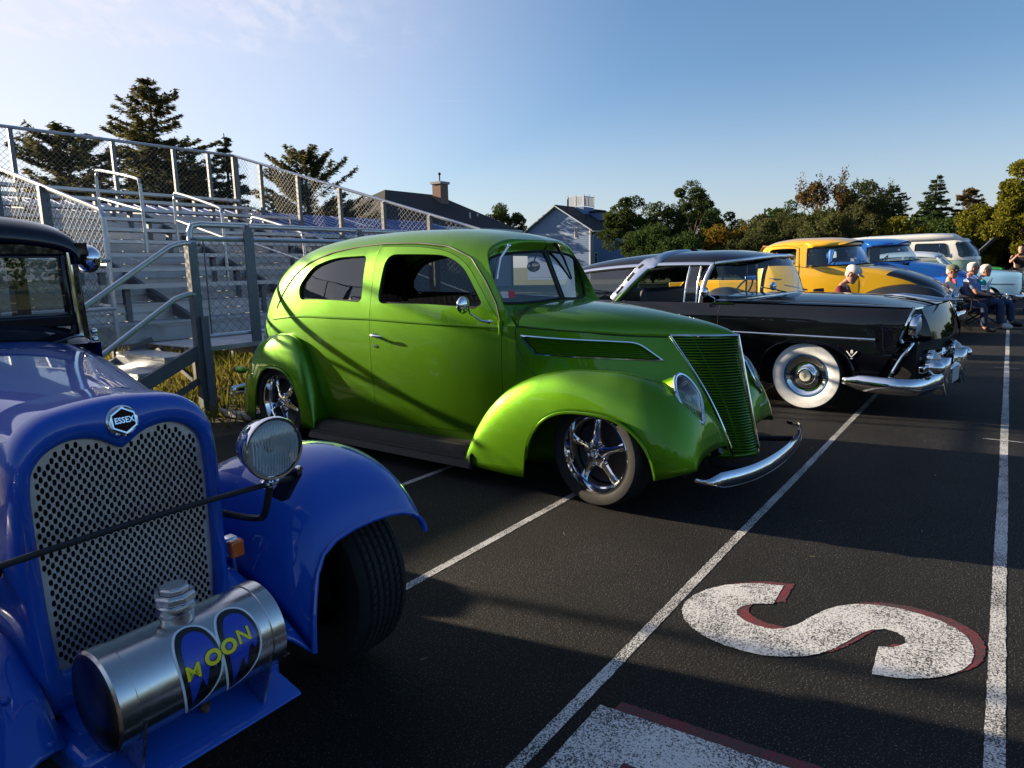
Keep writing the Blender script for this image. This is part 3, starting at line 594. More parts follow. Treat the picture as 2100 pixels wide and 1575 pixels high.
    for s in (-1, 1):
        o, ed = fender('rear_fender', xr_, ZCr, ZBr, YIr, YOr, redge, 2.3, .93, s)
        P(MB().tube([(x, s * float(YOr(x)) * .985, redge(x) + .004) for x in np.linspace(-3.39, -2.73, 44)], .009, 6), 'fender_lip', GREEN, o)
        # running board with ribbed rubber edge
        prof = [(.60, .235), (.76, .228)]
        for i in range(7): y0 = .765 + i * .0135; z0 = .226 - .004 * i - .0016 * i * i; prof += [(y0, z0 - .006), (y0 + .003, z0), (y0 + .010, z0 - .001), (y0 + .0125, z0 - .008)]
        prof += [(.872, .10), (.855, .09), (.845, .14), (.60, .17)]
        P(MB().prism([(s * a, b) for a, b in prof], 'x', -2.66, -.93), 'running_board', mat('ribbed_rubber', (.035, .030, .026), rough=.6, var=.2, vscale=14), angle=25)
        P(MB().tube([(-.935, s * .62, .245), (-.925, s * .80, .24), (-.93, s * .868, .19), (-.935, s * .87, .10)], .012, 8), 'fender_welt', RUBBER)
    # ---- headlamps: teardrop lens in the fender nose
    for s in (-1, 1):
        C = Vector((.462, s * .56, .665)); n = Vector((.84, s * -.12 + s * .12 + s * .30, .46)).normalized(); up = (Vector((-.52, 0, .86)) - n * n.dot(Vector((-.52, 0, .86)))).normalized(); rt = up.cross(n)
        pts = []
        for t in np.linspace(0, 2 * math.pi, 48, endpoint=False):
            c, sn = math.cos(t), math.sin(t); r = 1.0; yy = .150 * sn if sn > 0 else .165 * sn; xx = .088 * c * (1 if sn > 0 else (1 - .62 * (-sn) ** 1.7)); pts.append((xx, yy))
        ringp = [C + rt * a + up * b for a, b in pts]
        hlp = bpy.data.objects.new('headlamp', None); link(hlp, T)
        P(MB().tube([p + n * .016 for p in ringp], .011, 8, closed=True), 'lamp_ring', CHROME, hlp)
        rows = [[C + (rt * a + up * b) * k_ + n * d for a, b in pts] for k_, d in ((1.06, -.10), (1.0, .012))]; P(MB().grid(rows, wrap_v=True), 'lamp_bowl', GREEN, hlp, angle=180)
        rows = [[C + (rt * a + up * b) * k_ + n * d for a, b in pts] for k_, d in ((.98, .012), (.85, .030), (.6, .044), (.3, .052), (.01, .055))]; P(MB().grid(rows, wrap_v=True), 'lens', glass_mat('lamp_glass', dens=.12), hlp, angle=180)
        rows = [[C + (rt * a + up * b) * k_ + n * d for a, b in pts] for k_, d in ((.96, .008), (.7, -.03), (.35, -.055), (.01, -.06))]; P(MB().grid(rows, wrap_v=True), 'reflector', mat('lamp_reflector', (.45, .45, .47), rough=.18, metal=1), hlp, angle=180)
        rib = MB()
        for i in range(-5, 6):
            a = i * .0145; ys = [b for b in np.linspace(-.12, .12, 9) if abs(a) < .08 * (1 if b > 0 else (1 - .62 * (-b / .165) ** 1.7))]
            if len(ys) > 1: rib.tube([C + rt * a + up * b + n * (.050 - (a / .088) ** 2 * .03 - (b / .15) ** 2 * .03) for b in ys], .0022, 4)
        P(rib, 'lens_ribs', glass_mat('lamp_glass', dens=.12), hlp)
        P(MB().sphere(C - n * .01, .028, 12, 8), 'bulb', mat('bulb', (.8, .7, .5), rough=.2), hlp)
    # ---- bumper
    def bumper(name, xs_, z, mt):
        path = crom(xs_, 6); rows = []
        for i, p in enumerate(path):
            h = .048 * (1 if abs(p[1]) < .74 else max(.25, 1 - (abs(p[1]) - .74) / .10)); rows.append([p + np.array(q) for q in ((-.012, 0, -h), (.006, 0, -h * .8), (.018, 0, 0), (.006, 0, h * .8), (-.012, 0, h), (-.018, 0, 0))])
        mb = MB().grid(rows, wrap_v=True); mb.f += [tuple(range(6)), tuple(range(len(mb.v) - 6, len(mb.v)))]; return P(mb, name, mt, angle=60)
    bmp = bumper('front_bumper', [(.635, -.83, .272), (.72, -.77, .262), (.84, -.45, .258), (.88, 0, .258), (.85, .45, .258), (.76, .79, .262), (.68, .86, .27)], .27, CHROME)
    for y in (-.42, .42):
        P(MB().tube([(.82, y, .262), (.70, y * .95, .25), (.55, y * .9, .24)], .018, 8), 'bumper_bracket', DARK, bmp); P(MB().sphere((.822, y, .262), .014, 10, 6), 'bumper_bolt', CHROME, bmp)
    P(MB().tube([(.55, -.36, .30), (.60, -.37, .33)], .022, 10).tube([(.53, -.36, .25), (.57, -.36, .305)], .016, 8), 'horn', BLACKP)
    bumper('rear_bumper', [(-3.85, -.80, .32), (-4.08, -.6, .32), (-4.14, 0, .32), (-4.08, .6, .32), (-3.85, .80, .32)], .3, CHROME)
    # tail lamps: body-coloured teardrop on rear fender
    for s in (-1, 1): P(MB().sphere((-3.76, s * .74, .56), .05, 14, 10, (1.7, .8, .7)), 'tail_lamp', GREEN); P(MB().sphere((-3.835, s * .74, .56), .030, 12, 8, (.6, 1, .9)), 'tail_lens', mat('red_lens', (.35, .01, .01), rough=.15))
    # ---- side mirror on the near door
    for s in (-1, 1):
        b = Vector((-.86, s * .715, 1.085)); c = Vector((-.985, s * .83, 1.20))
        mr = bpy.data.objects.new('side_mirror', None); link(mr, T)
        P(MB().tube([b, b + Vector((-.03, s * .05, .01)), b + Vector((-.09, s * .09, .06)), c + Vector((.04, 0, 0))], [.012, .007, .006, .007], 8).sphere(b, .018, 10, 8, (1.3, .6, .8)), 'mirror_arm', CHROME, mr)
        e_ = MB().sphere((0, 0, 0), .058, 20, 12, (.55, 1, 1)); e_.xf(Matrix.Translation(c)); P(e_, 'mirror_head', CHROME, mr)
    # ---- wheels
    for s in (-1, 1):
        mag_wheel(T, (0, s * .735, .325), .325, .238, .20, steer=R(-9), rot=.35, side=s)
        mag_wheel(T, (-3.06, s * .735, .335), .335, .238, .22, rot=.9, side=s)
    # ---- under body and cabin
    P(MB().box(-3.8, .35, -.42, .42, .16, .30), 'chassis', DARK); P(MB().tube([(0, -.7, .30), (0, .7, .30)], .03, 8).tube([(-3.06, -.7, .32), (-3.06, .7, .32)], .05, 8), 'axles', DARK)
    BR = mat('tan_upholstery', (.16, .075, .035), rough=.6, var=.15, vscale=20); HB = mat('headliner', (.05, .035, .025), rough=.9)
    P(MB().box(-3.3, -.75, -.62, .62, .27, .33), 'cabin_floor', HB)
    def seat(x, w_, name):
        se = bpy.data.objects.new(name, None); link(se, T)
        P(MB().box(x, x + .55, -w_, w_, .38, .62), 'cushion', BR, se, bevel=.05)
        bk = MB()
        for i in range(16):
            y0 = -w_ + i * w_ / 8; rows = []
            for t in np.linspace(0, 1, 9):
                xx = x - .10 - .17 * t + (.02 if t > .85 else 0); zz_ = .60 + .62 * t - .05 * max(0, t - .8) ** 1; rows.append([(xx + .05 * math.cos(a) ** .5 + (.022 * math.sin(math.pi * j / 5)), y0 + w_ / 8 * j / 5, zz_ * (1 - .10 * max(0, abs(y0) / w_ - .6) * t)) for j, a in [(j, 0) for j in range(6)]])
            bk.grid(rows)
        P(bk, 'backrest', BR, se, angle=60)
        P(MB().box(x - .25, x - .10, -w_, w_, .4, 1.15), 'back_shell', BR, se, bevel=.05)
    seat(-1.75, .58, 'front_seat'); seat(-2.75, .56, 'rear_seat')
    P(MB().box(-1.0, -.82, -.60, .60, .86, 1.10), 'dashboard', GREEN, bevel=.04)
    st = MB().tube([(-1.16 + .08 * math.sin(a), .32 + .19 * math.cos(a), 1.02 + .17 * math.sin(a)) for a in np.linspace(0, 2 * math.pi, 32, endpoint=False)], .012, 8, closed=True).tube([(-.9, .32, .9), (-1.16, .32, 1.02)], .018, 8); P(st, 'steering_wheel', BLACKP)
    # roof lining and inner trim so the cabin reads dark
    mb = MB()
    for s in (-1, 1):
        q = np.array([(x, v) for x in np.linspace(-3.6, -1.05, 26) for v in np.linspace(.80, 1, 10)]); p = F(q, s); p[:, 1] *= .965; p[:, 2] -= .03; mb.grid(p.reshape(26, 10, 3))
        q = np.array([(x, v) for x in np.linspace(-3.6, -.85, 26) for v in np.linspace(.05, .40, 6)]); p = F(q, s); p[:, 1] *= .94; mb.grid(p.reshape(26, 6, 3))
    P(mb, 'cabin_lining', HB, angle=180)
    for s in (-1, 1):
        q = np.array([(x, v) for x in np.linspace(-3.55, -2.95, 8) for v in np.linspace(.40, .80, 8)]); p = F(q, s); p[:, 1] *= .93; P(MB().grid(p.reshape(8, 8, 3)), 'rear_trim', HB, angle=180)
    im = MB().sphere((0, 0, 0), .05, 18, 10, (.35, 1.7, .8)); im.xf(Matrix.Translation((-.97, -.02, 1.44))); P(im.tube([(-.97, -.02, 1.47), (-.95, 0, 1.54)], .006, 6), 'rear_view_mirror', mat('amber_mirror', (.5, .34, .22), rough=.12, metal=1))
    # red and white stickers low on the windshield
    stk = MB(); a0 = np.array([-.868, -.535, 1.232]); du = np.array([.07, .27, 0]); du = du / np.linalg.norm(du) * .055; dv = np.array([-.012, 0, .045])
    for i, m in ((0, mat('sticker_white', (.7, .6, .6), rough=.5)), (1, mat('sticker_red', (.6, .03, .05), rough=.5))):
        p = a0 + du * i * 1.15 + np.array([-.012, 0, 0]); P(MB().add([p, p + du, p + du + dv, p + dv], [(0, 1, 2, 3)]), 'windshield_sticker', m, smooth=False)
    return T
green_car()
# ------------------------------------------------------------------ blue hot rod with the spun tank
BLUE = mat('blue_paint', (.010, .080, .44), rough=.4, metal=.0, coat=1.0, coat_r=.02, spec=.15)
NAVY = mat('black_top_paint', (.006, .008, .014), rough=.35, coat=1.0, spec=0.0)
def text_mesh(txt, size, bold=0.0):
    cu_ = bpy.data.curves.new('t', 'FONT'); cu_.body = txt; cu_.size = size; cu_.align_x = 'CENTER'; cu_.align_y = 'CENTER'; cu_.offset = bold; cu_.resolution_u = 4
    o = bpy.data.objects.new('t', cu_); COL.objects.link(o); bpy.context.view_layer.update(); dg = bpy.context.evaluated_depsgraph_get()
    me = bpy.data.meshes.new_from_object(o.evaluated_get(dg)); bm = bmesh.new(); bm.from_mesh(me); bmesh.ops.triangulate(bm, faces=bm.faces)
    for k_ in np.arange(-.45, .46, .09): bmesh.ops.bisect_plane(bm, geom=list(bm.verts) + list(bm.edges) + list(bm.faces), plane_co=(0, k_ * size, 0), plane_no=(0, 1, 0))
    bmesh.ops.triangulate(bm, faces=bm.faces); v = np.array([tuple(p.co) for p in bm.verts]); bm.verts.index_update(); f = [tuple(q.index for q in t.verts) for t in bm.faces]; bm.free()
    bpy.data.objects.remove(o); bpy.data.curves.remove(cu_); bpy.data.meshes.remove(me); return v, f
def blue_car():
    T = thing('hot_rod', 'blue hot rod with perforated grille and steel tank between its front fenders', 'car', (.735, 2.0, 0), R(-90.0))
    P = lambda mb, n, m, par=T, **k: mb.build(n, m, par, **k)
    # ---- radiator shell
    def opening(k=1.0):
        pts = [(-.155, .545), (.155, .545), (.192, .585), (.200, .80), (.198, .985), (.175, 1.045), (.12, 1.075), (.06, 1.070), (.018, 1.046), (0, 1.036), (-.018, 1.046), (-.06, 1.070), (-.12, 1.075), (-.175, 1.045), (-.198, .985), (-.200, .80), (-.192, .585)]
        return resample(crom(pts, 5, closed=True), .006)
    op = opening(); 
    out = resample(crom([(-.20, .44), (.20, .44), (.232, .48), (.240, .80), (.238, 1.0), (.218, 1.085), (.165, 1.135), (.09, 1.152), (0, 1.158), (-.09, 1.152), (-.165, 1.135), (-.218, 1.085), (-.238, 1.0), (-.240, .80), (-.232, .48)], 6, closed=True), .006)
    def by_angle(poly, n=160):
        a = np.arctan2(poly[:, 1] - .80, poly[:, 0]); i = np.argsort(a); a = a[i]; q = poly[i]; t = np.linspace(-math.pi, math.pi, n, endpoint=False)
        return np.stack([np.interp(t, a, q[:, k], period=2 * math.pi) for k in range(2)], 1)
    A, B = by_angle(op), by_angle(out)
    rows = []
    for t, x in ((0, .295), (0, .318), (.06, .326), (.35, .336), (.7, .330), (.9, .316), (.985, .296), (1.0, .27), (1.0, .20), (1.0, .12)):
        q = A + (B - A) * t; rows.append(np.c_[np.full(len(q), x), q])
    P(MB().grid(rows, wrap_v=True), 'radiator_shell', BLUE, angle=60)
    # ---- perforated steel grille: real slots
    holes = []; px_, pz = .0172, .0125
    oc = op.mean(0); opc = (op[::4] - oc) * [.968, .980] + oc
    for r in range(50):
        for c in range(-13, 14):
            y = c * px_ + (r % 2) * px_ / 2; z = .55 + r * pz
            h = np.array([(y + a, z + b) for a, b in ((-.0042, -.0035), (-.0022, -.0072), (.0022, -.0072), (.0042, -.0035), (.0042, .0035), (.0022, .0072), (-.0022, .0072), (-.0042, .0035))])
            if inpoly(h, opc).all(): holes.append(h)
    V2 = [Vector(p) for p in resample(op, .012)]; n0 = len(V2); E_ = [(i, (i + 1) % n0) for i in range(n0)]
    for h in holes:
        b = len(V2); V2 += [Vector(p) for p in h]; E_ += [(b + i, b + (i + 1) % 8) for i in range(8)]
    ov, oe, of, _, _, _ = delaunay_2d_cdt(V2, E_, [], 1, 1e-7); q = np.array([tuple(v) for v in ov])
    # a triangle is inside a slot when all its corners belong to that slot
    key = {}
    for i, h in enumerate(holes):
        for p in h: key[(round(p[0], 5), round(p[1], 5))] = i
    vid = [key.get((round(a, 5), round(b, 5)), -1 - i) for i, (a, b) in enumerate(q)]
    faces = [t for t in of if not (vid[t[0]] >= 0 and vid[t[0]] == vid[t[1]] == vid[t[2]])]
    mb = MB().add(np.c_[np.full(len(q), .308), q], faces)
    for h in holes: mb.grid([[(.308, a, b) for a, b in h], [(.3045, a, b) for a, b in h]], wrap_v=True)
    P(mb, 'grille_plate', mat('perforated_steel', (.60, .59, .57), rough=.40, metal=.85, rvar=.06, vscale=25), smooth=False, recalc=False)
    P(MB().add(np.c_[np.full(len(op), .27), op], [tuple(range(len(op)))]), 'radiator_core', DARK, smooth=False)
    # ---- badge
    bd = bpy.data.objects.new('badge', None); link(bd, T); bz, bx = 1.103, .333
    tilt = Matrix.Translation((bx, 0, bz)) @ Matrix.Rotation(R(-14), 4, 'Y')
    hexa = lambda r: [(r * math.cos(a), r * math.sin(a)) for a in np.arange(6) * math.pi / 3 + math.pi / 6]
    m_ = MB().lathe([(.036, -.01), (.037, .004), (.033, .008), (.030, .006), (.0005, .006)], 40, axis='x'); m_.xf(tilt); P(m_, 'badge_ring', CHROME, bd, angle=40)
    m_ = MB().prism(hexa(.0315), 'x', 0, .011); m_.xf(tilt); P(m_, 'badge_rim', CHROME, bd, smooth=False)
    m_ = MB().prism(hexa(.0275), 'x', 0, .0125); m_.xf(tilt); P(m_, 'badge_face', mat('badge_dark_red', (.018, .003, .004), rough=.6, spec=.2), bd, smooth=False)
    v, f = text_mesh('ESSEX', .0185, .0004); m_ = MB().add([(.0135, a * .92, b * 1.05) for a, b, c in v], f); m_.xf(tilt); P(m_, 'badge_lettering', CHROME, bd, smooth=False, recalc=False)
    # ---- hood and cowl
    HWx = pchip([-1.05, -.8, .12], [.56, .50, .238]); ZHx = pchip([-1.05, -.8, .12], [1.205, 1.195, 1.152])
    def hood_sec(x, n=41):
        hw, zh = float(HWx(x)), float(ZHx(x)); r = []
        for t in np.linspace(-1, 1, n):   # superellipse top with side walls
            a = t * math.pi / 2 * 1.0; yy = hw * math.copysign(abs(math.sin(a)) ** .62, a); zz = zh - .155 * (1 - abs(math.cos(a)) ** .75); r.append((x, yy, zz))
        return [(x, -hw * 1.0, .62)] + r + [(x, hw * 1.0, .62)]
    P(MB().grid([hood_sec(x) for x in np.linspace(.125, -.82, 20)]), 'hood', BLUE, angle=180)
    P(MB().grid([hood_sec(x) for x in np.linspace(-.832, -1.05, 8)]), 'cowl', BLUE, angle=180)
    for y in (-1, 1):
        P(MB().tube([(x, y * float(HWx(x)) * .985, float(ZHx(x)) - .112) for x in np.linspace(.11, -.81, 14)], .006, 6), 'hood_hinge', mat('hinge_blue', (.01, .03, .2), rough=.3))
        for x in (-.25, -.62):
            P(MB().box(x - .03, x + .03, y * (float(HWx(x)) + .001) - .006, y * (float(HWx(x)) + .001) + .006, float(ZHx(x)) - .24, float(ZHx(x)) - .20), 'hood_latch', CHROME, bevel=.004)
        for i in range(12):
            x = -.68 + i * .055; P(MB().grid([[(x + a, y * (float(HWx(x)) + b), z) for z in np.linspace(.72, .92, 5)] for a, b in ((-.012, -.001), (.004, .012), (.010, .001))]), 'hood_louvre', BLUE, angle=60)
    # ---- cabin
    Y0 = .61
    def cab(x, hw, z0, z1, crown, n=13):
        top = [(x, hw * math.sin(a), z1 - .07 + (.07 + crown * math.cos(a) ** .8) * 1.0 * (math.cos(a)) ** .35) for a in np.linspace(-math.pi / 2, math.pi / 2, 25)]
        return [(x, -hw, z0)] + top + [(x, hw, z0)]
    # roof with visor
    rs = []
    for x, hw, z, cr_ in ((-1.17, .575, 1.575, .02), (-1.22, .60, 1.605, .05), (-1.32, .615, 1.625, .07), (-1.6, .63, 1.64, .08), (-2.1, .635, 1.64, .08), (-2.5, .62, 1.62, .07), (-2.62, .60, 1.58, .05), (-2.66, .57, 1.54, .02)):
        rs.append([(x, hw * math.copysign(abs(math.sin(a)) ** .7, a), z - .085 + (.085 + cr_) * max(0, math.cos(a)) ** .55) for a in np.linspace(-math.pi / 2, math.pi / 2, 31)])
    P(MB().grid(rs), 'roof', NAVY, angle=70, solid=.02)
    # body below windows
    body = [[(x, -hw, .32), (x, -hw * 1.0, .9), (x, -hw, 1.17), (x, hw, 1.17), (x, hw, .9), (x, hw, .32)] for x, hw in ((-1.05, .565), (-1.35, .60), (-2.0, .63), (-2.5, .62), (-2.68, .59))]
    P(MB().grid(body), 'body', BLUE, angle=40)
    P(MB().box(-2.70, -2.66, -.59, .59, .35, 1.17), 'rear_panel', BLUE, bevel=.01)
    # black cowl panel under the windshield: curved band
    P(MB().grid([[(x, hw * math.sin(a) * 1.0, z0 + (z1 - z0) * math.cos(a) ** .5) for a in np.linspace(-math.pi / 2, math.pi / 2, 25)] for x, hw, z0, z1 in ((-1.052, .562, 1.05, 1.207), (-1.10, .575, 1.08, 1.235), (-1.17, .585, 1.10, 1.258), (-1.215, .59, 1.12, 1.268))]), 'cowl_panel', NAVY, angle=180)
    # pillars, header, sill of the windshield
    for y in (-1, 1):
        P(MB().bar((-1.225, y * .56, 1.10), (-1.235, y * .548, 1.545), .07, .055, (1, 0, 0)), 'windshield_post', NAVY, bevel=.012)
        P(MB().tube([(-1.186, y * .552, 1.11), (-1.196, y * .540, 1.54)], .010, 8), 'hinge_rod', CHROME)
        for z in (1.14, 1.17, 1.205): P(MB().sphere((-1.195, y * .605, z), .014, 10, 8), 'post_bolt', CHROME)
        P(MB().bar((-1.95, y * .60, 1.15), (-1.95, y * .605, 1.6), .06, .09, (1, 0, 0)), 'door_post', NAVY, bevel=.01); P(MB().bar((-2.62, y * .58, 1.15), (-2.60, y * .58, 1.58), .09, .10, (1, 0, 0)), 'corner_post', NAVY, bevel=.01)
        P(MB().box(-2.66, -1.2, y * .60 - .02, y * .60 + .02, 1.53, 1.58), 'side_header', NAVY); P(MB().box(-2.64, -1.24, y * .585 - .012, y * .585 + .012, 1.155, 1.19), 'window_sill', NAVY)
    P(MB().box(-1.25, -1.20, -.57, .57, 1.235, 1.285), 'windshield_sill', NAVY, bevel=.01); P(MB().box(-1.25, -1.205, -.57, .57, 1.525, 1.58), 'windshield_header', NAVY, bevel=.01)
    P(MB().box(-1.235, -1.229, -.54, .54, 1.28, 1.53), 'windshield', GLASS)
    P(MB().tube([(-1.222, a, b) for a, b in rpoly([(-.53, 1.285), (.53, 1.285), (.53, 1.525), (-.53, 1.525)], .02, 4)], .007, 6, closed=True), 'windshield_seal', mat('grey_rubber', (.09, .09, .09), rough=.6))
    # rear window wall with opening
    mb = MB(); patch(mb, lambda q: np.c_[np.full(len(q), -2.645), q], [(-.57, 1.16), (.57, 1.16), (.57, 1.58), (-.57, 1.58)], [rpoly([(-.40, 1.24), (.40, 1.24), (.40, 1.52), (-.40, 1.52)], .05, 4)], .1, reveal=-.02); P(mb, 'rear_wall', NAVY, angle=40)
    P(MB().box(-1.5, -1.25, -.55, .55, .95, 1.12), 'dashboard', BLACKP, bevel=.03); P(MB().box(-2.45, -1.95, -.54, .54, .5, 1.18), 'bench_seat', mat('grey_upholstery', (.10, .10, .11), rough=.7), bevel=.06)
    P(MB().tube([(-1.62 + .06 * math.sin(a), .28 + .18 * math.cos(a), 1.10 + .16 * math.sin(a)) for a in np.linspace(0, 2 * math.pi, 28, endpoint=False)], .011, 8, closed=True), 'steering_wheel', BLACKP)
    # chrome cowl lamp / horn at the roof corner
    hm = MB().sphere((0, 0, 0), .062, 20, 14, (1.15, .8, 1.0)); hm.xf(Matrix.Translation((-1.27, .645, 1.515))); P(hm, 'spot_lamp', CHROME); P(MB().tube([(-1.22, .645, 1.51), (-1.185, .65, 1.50)], .013, 10), 'spot_lamp_tip', CHROME); P(MB().tube([(-1.27, .58, 1.50), (-1.27, .63, 1.51)], .014, 8), 'spot_lamp_mount', CHROME)
    # ---- front fenders
    path = crom([(.415, .655), (.36, .745), (.25, .82), (.08, .853), (-.12, .825), (-.34, .72), (-.56, .54), (-.78, .36), (-.98, .27), (-1.15, .25)], 8)
    ys = np.array([.335, .345, .36, .385, .42, .47, .53, .60, .675, .75, .81, .855, .885, .903, .912, .910])
    dr = np.array([.305, .265, .215, .165, .095, .045, .015, .002, .0, .004, .016, .034, .058, .082, .105, .118])
    rows = []
    for i, (x, z) in enumerate(path):
        u = i / (len(path) - 1); kk = 1 - .45 * min(1, max(0, (u - .45) / .5)); fl = .015 * max(0, 1 - i / 10) ** 2
        row = []
        for y, d in zip(ys, dr):
            inn = max(0, (.50 - y) / .165); tip = max(0, (y - .80) / .145)
            yy = y + (.06 * (1 - u * 3) * inn if u < .33 else 0)
            row.append((x + fl * .6 * tip - .02 * inn + (.06 * inn ** 2 * max(0, 1 - i / 12)), yy, max(.16, z - d * kk + fl * .25 * tip)))
        rows.append(row)
    fen = MB().grid(rows); fen_r = MB(); fen_r.v = [(a, -b, c) for a, b, c in fen.v]; fen_r.f = [tuple(reversed(q)) for q in fen.f]
    for mbf, s in ((fen, 1), (fen_r, -1)):
        fo = P(mbf, 'front_fender', BLUE, angle=180, solid=.012)
        P(MB().tube([(a, s * b, c) for a, b, c in rows[0]], .0085, 8), 'fender_bead', BLUE, fo); P(MB().tube([(r[-1][0], s * r[-1][1], r[-1][2]) for r in rows], .0075, 8), 'fender_bead', BLUE, fo)
        # lower apron from fender to frame horn
        lo = np.array([(r[0][0], s * r[0][1], r[0][2]) for r in rows[:34]]); hi_ = np.array([(p[0] * .9 + .02, s * .235, max(.40, min(.62, p[2] + .09))) for p in lo])
        g_ = [lo * (1 - t) + hi_ * t + np.array([0, 0, .035 * math.sin(math.pi * t)]) for t in np.linspace(0, 1, 7)]; P(MB().grid(g_), 'fender_apron', BLUE, angle=180, solid=.008)
        for p in ((.36, .30), (.24, .26), (.42, .36)): pass
        ap = np.array(g_); 
        for i, j in ((2, 2), (10, 3), (1, 5)): c = ap[j][i]; P(MB().lathe([(.0005, .006), (.007, .005), (.010, .001), (.010, -.004)], 10, axis='z', c=tuple(c + [0, 0, .006])), 'apron_bolt', BLUE)
        P(MB().box(.30, .52, s * .205 - .035, s * .205 + .035, .36, .44), 'frame_horn', BLUE, bevel=.015)
        # headlamp bar bracket
        P(MB().prism(rpoly([(.30, .80), (.40, .885), (.425, .905), (.45, .89), (.37, .79)], .015, 4), 'y', (.40 if s > 0 else -.50) - .008, (.40 if s > 0 else -.50) + .008), 'bar_bracket', BLACKP); P(MB().lathe([(.0005, .0), (.012, .001), (.014, -.008)], 14, axis='x', c=(.437, (.405 if s > 0 else -.505), .893)), 'bracket_bolt', CHROME)
        # headlamp
        hp = bpy.data.objects.new('headlamp', None); link(hp, T); cx, cyy, cz = .435, (.318 if s > 0 else -.42), .992
        tl = Matrix.Translation((cx, cyy, cz - .012)) @ Matrix.Rotation(R(-4), 4, 'Z') @ Matrix.Scale(.88, 4)
        def H(mb, n, m, **k): mb.xf(tl); return P(mb, n, m, hp, **k)
        H(MB().lathe([(.0005, -.105), (.03, -.100), (.06, -.082), (.080, -.050), (.088, -.01), (.090, .016)], 40, axis='x'), 'lamp_shell', CHROME, angle=180)
        H(MB().lathe([(.088, .012), (.096, .014), (.0975, .024), (.094, .032), (.087, .031)], 44, axis='x'), 'lamp_ring', CHROME, angle=60)
        H(MB().lathe([(.088, .029), (.07, .036), (.045, .042), (.02, .0445), (.0005, .045)], 40, axis='x'), 'lens', glass_mat('lamp_glass', dens=.12), angle=180)
        H(MB().lathe([(.086, .022), (.07, -.01), (.045, -.035), (.0005, -.045)], 36, axis='x'), 'reflector', mat('lamp_reflector2', (.80, .81, .82), rough=.35, metal=.4), angle=180)
        H(MB().sphere((0, 0, 0), .016, 12, 8), 'bulb', mat('bulb', (.8, .7, .5), rough=.2))
        rb = MB()
        for i in range(-9, 10):
            a = i * .009; b = math.sqrt(max(0, .082 ** 2 - a * a))
            if b > .02: rb.tube([(.0435 - (a * a + q_ * q_) * 1.75, a, q_) for q_ in np.linspace(-b * .92, b * .92, 7)], .0022, 4)
        H(rb, 'lens_ribs', mat('lens_rib', (.62, .65, .68), rough=.25))
        H(MB().tube([(-.02, 0, -.085), (-.015, 0, -.115)], .016, 12).lathe([(.0005, -.118), (.026, -.116), (.028, -.108), (.02, -.102)], 16, axis='z', c=(-.015, 0, 0)), 'lamp_stud', CHROME)
        P(MB().tube(crom([(.41, s * .325, .865), (.39, s * .318, .79), (.33, s * .33, .755), (.25, s * .28, .77), (.20, s * .235, .80)], 6), .010, 8), 'lamp_cable', BLACKP, hp)
        # amber indicator
        ind = bpy.data.objects.new('indicator', None); link(ind, T)
        P(MB().box(.215, .240, s * .318 - .022, s * .318 + .022, .62, .672), 'indicator_lens', mat('amber_lens', (.75, .13, .01), rough=.2, coat=1), ind, bevel=.006); P(MB().box(.175, .216, s * .318 - .023, s * .318 + .023, .618, .676), 'indicator_body', CHROME, ind, bevel=.008); P(MB().tube([(.21, s * .318, .62), (.20, s * .33, .52)], .008, 8), 'indicator_stalk', CHROME, ind)
    P(MB().tube([(.425, y, .872 + .012 * math.cos(y * 3.6)) for y in np.linspace(-.50, .405, 21)], .0075, 10), 'headlamp_bar', BLACKP)
    # ---- pan under the tank
    P(MB().prism([(.615, .372), (.625, .38), (.615, .388), (.34, .46), (.26, .46), (.26, .44), (.34, .44)], 'y', -.205, .225), 'front_pan', BLUE, bevel=.004)
    # ---- spun tank
    tk = bpy.data.objects.new('fuel_tank', None); link(tk, T); tk.location = (.535, -.012, .568); rt_, hl_ = .108, .19
    TS = mat('spun_aluminium', (.60, .59, .57), rough=.22, metal=1.0, rvar=.05, vscale=40)
    P(MB().lathe([(rt_, -hl_), (rt_, hl_)], 72), 'tank_barrel', TS, tk, angle=180)
    for s in (-1, 1):
        P(MB().lathe([(rt_ + .0005, s * (hl_ - .034)), (rt_ + .0025, s * (hl_ - .032)), (rt_ + .0025, s * (hl_ + .002)), (rt_ - .004, s * (hl_ + .007))], 72), 'tank_ring', TS, tk, angle=40)
        P(MB().lathe([(rt_ - .004, s * (hl_ + .006)), (rt_ * .85, s * (hl_ + .012)), (rt_ * .5, s * (hl_ + .017)), (.0005, s * (hl_ + .019))], 72), 'tank_end', mat('tank_end_dark', (.10, .11, .13), rough=.3, metal=1.0), tk, angle=60)
        P(MB().prism([(-.09, -.02), (-.102, -.075), (-.06, -.185), (.06, -.178), (.108, -.03), (.10, -.045), (.07, -.08), (0, -.112), (-.07, -.088)], 'y', s * .148 - .003, s * .148 + .003), 'tank_bracket', STEEL, tk, smooth=False)
    P(MB().lathe([(.036, .095), (.036, .118), (.033, .120), (.033, .126), (.040, .128), (.042, .136), (.040, .144), (.036, .148), (.036, .152)], 40, axis='z', c=(0, -.01, 0)), 'filler_neck', STEEL, tk, angle=30)
    P(MB().lathe([(.040, .150), (.0445, .154), (.0445, .166), (.040, .170), (.034, .171)], 8, axis='z', c=(0, -.01, 0)).lathe([(.030, .170), (.0325, .171), (.0325, .182), (.028, .186), (.0005, .186)], 8, axis='z', c=(0, -.01, 0)), 'filler_cap', mat('cast_aluminium', (.62, .62, .63), rough=.35, metal=1, bump=.3, bscale=90), tk, smooth=False, bevel=.002)
